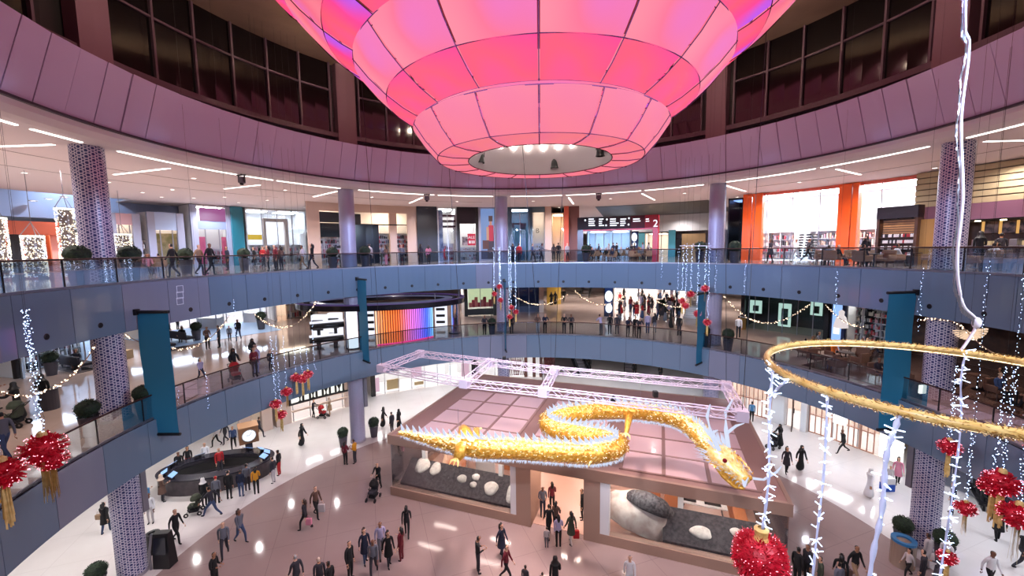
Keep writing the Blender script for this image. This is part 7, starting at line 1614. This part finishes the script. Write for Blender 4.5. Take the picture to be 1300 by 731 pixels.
def put(proto, loc, rz, label, group):
    o = proto if id(proto) not in used else dup(proto); used[id(proto)] = 1; o.location = loc; o.rotation_euler = (0, 0, rz); o['label'] = label; o['group'] = group; return o
rnd = random.Random(13)
for q, f in SEATED:
    z2 = q.z > 12; put(CHP if not z2 else CHT, q, radians(f - 90), 'tan armchair in the seating area of the upper gallery shops' if z2 else 'brown armchair beside the round kiosk', 'upper seating armchairs' if z2 else 'kiosk armchair')
TSPOT = []
struct('floor_cafe', MB().cbox(R1 + .9, 26.9, -24, 24, Z1 + .002, Z1 + .012), noisy('cafe_floor_wood', (104, 78, 68), (84, 62, 56), 2, .25))
def roomy(q, d=1.95):
    if any((p - q).length < d for p in TSPOT): return False
    TSPOT.append(q); return True
cafe = [(1010, 480), (1052, 487), (1090, 500), (1030, 458), (1073, 468), (1110, 478), (1140, 505), (1228, 545), (1255, 530), (1285, 560), (1240, 500), (1290, 520), (1120, 455), (1055, 452), (1098, 462), (1132, 470), (1270, 545), (1225, 515)]
for i, (px, py) in enumerate(cafe):
    q = G(px, py - 6, Z1); w_ = Vector((q.x - CX, q.y - CY, 0)); q = Vector((CX, CY, Z1)) + w_.normalized() * max(w_.length, R1 + 1.5)
    q = clear(q, 1.9)
    if not roomy(q): continue
    put(TBP, q, 0, 'round wooden cafe table among armchairs on the middle gallery', 'middle cafe tables'); a0 = rnd.uniform(0, 6.28)
    for k in range(2):
        a = a0 + k * pi; p = clear(q + Vector((cos(a) * .75, sin(a) * .75, 0)), 1.1); put(CHP, p, a + pi / 2, 'brown upholstered armchair at a cafe table on the middle gallery', 'middle cafe armchairs')
        if (i * 2 + k) % 3 != 0:
            c = rnd.choice('kdngwzb') if not (i == 4 and k == 0) else 'o'
            lab = {'k': 'black', 'd': 'charcoal', 'n': 'navy', 'g': 'grey', 'w': 'white', 'z': 'brown', 'b': 'blue', 'o': 'orange'}[c]
            person(p + Vector((0, 0, .02)) - Vector((cos(a), sin(a), 0)) * .02, rnd.choice(['sit', 'sitw']), degrees(a) + 180, c, rnd.choice('kdj'), 'person in %s seated at the middle gallery cafe' % lab, 'k', 1.0, group='cafe guests in ' + lab, seat=True)
for i, (px, R) in enumerate(((1048, 19.6), (1075, 20.0), (1110, 19.2), (1128, 20.2), (1146, 19.4), (1090, 22.2), (1115, 22.6), (1225, 19.2), (1255, 19.4), (1285, 19.4), (1160, 22.5), (1240, 22.2), (1275, 22.4))):
    q = clear(P3(R, TH(px, R), Z2), 1.9)
    if not roomy(q): continue
    put(TBP, q, 0, 'round wooden table among lounge chairs on the upper gallery', 'upper cafe tables')
    for k in range(2):
        a = rnd.uniform(0, 6.28) if k == 0 else a + pi; p = clear(q + Vector((cos(a) * .8, sin(a) * .8, 0)), 1.1); put(CHT, p, a + pi / 2, 'tan lounge armchair by the coffee bar on the upper gallery', 'upper lounge armchairs')
        if (i + k) % 2 == 0: c = rnd.choice('kdngw'); person(p, 'sit', degrees(a) + 180, c, 'd', 'person in %s seated by the coffee bar' % {'k': 'black', 'd': 'charcoal', 'n': 'navy', 'g': 'grey', 'w': 'white'}[c], 'k', 1.0, group='coffee bar guests in ' + {'k': 'black', 'd': 'charcoal', 'n': 'navy', 'g': 'grey', 'w': 'white'}[c], seat=True)
# fan-shaped cafe chandelier and small pendants
q = onR(1233, 422, 19.2); o = thing('fan_chandelier', 'scallop shaped lit chandelier behind the warm garland in the cafe', 'ceiling lamp', q)
for k in range(14):
    a = pi + k * pi / 13; MB().hexa([q + Vector((cos(a) * .15, 0, sin(a) * .1 + .1)), q + Vector((cos(a) * .75, 0, sin(a) * .45 + .1)), q + Vector((cos(a) * .75, .08, sin(a) * .45 + .1)), q + Vector((cos(a) * .15, .05, sin(a) * .1 + .1)),
        q + Vector((cos(a + .12) * .15, 0, sin(a + .12) * .1 + .12)), q + Vector((cos(a + .12) * .75, 0, sin(a + .12) * .45 + .12)), q + Vector((cos(a + .12) * .75, .08, sin(a + .12) * .45 + .12)), q + Vector((cos(a + .12) * .15, .05, sin(a + .12) * .1 + .12))]).build('scallop_rib', emis('scallop', (250, 214, 180), .8), o)
MB().tube([q + Vector((0, 0, .1)), Vector((q.x, q.y, 11.3))], .02, 6).build('stem', M_DARK, o)
q = onR(1268, 405, 18.6); o = thing('camera_dome', 'small pale camera dome hanging by wires in the cafe', 'camera', q); MB().ball(q, .16, 14, 8, 1.3).build('dome', M_WHITE, o); MB().tube([q, Vector((q.x, q.y, 11.3))], .02, 6).build('stem', M_WHITE, o)
q = onR(1171, 494, 17.6); tag(MB().bevbox(q, (.3, .1, .4), .03).build('sign_light', emis('cafe_sign', (255, 245, 225), 2)), 'small glowing white cafe sign beside the lattice column', 'sign')
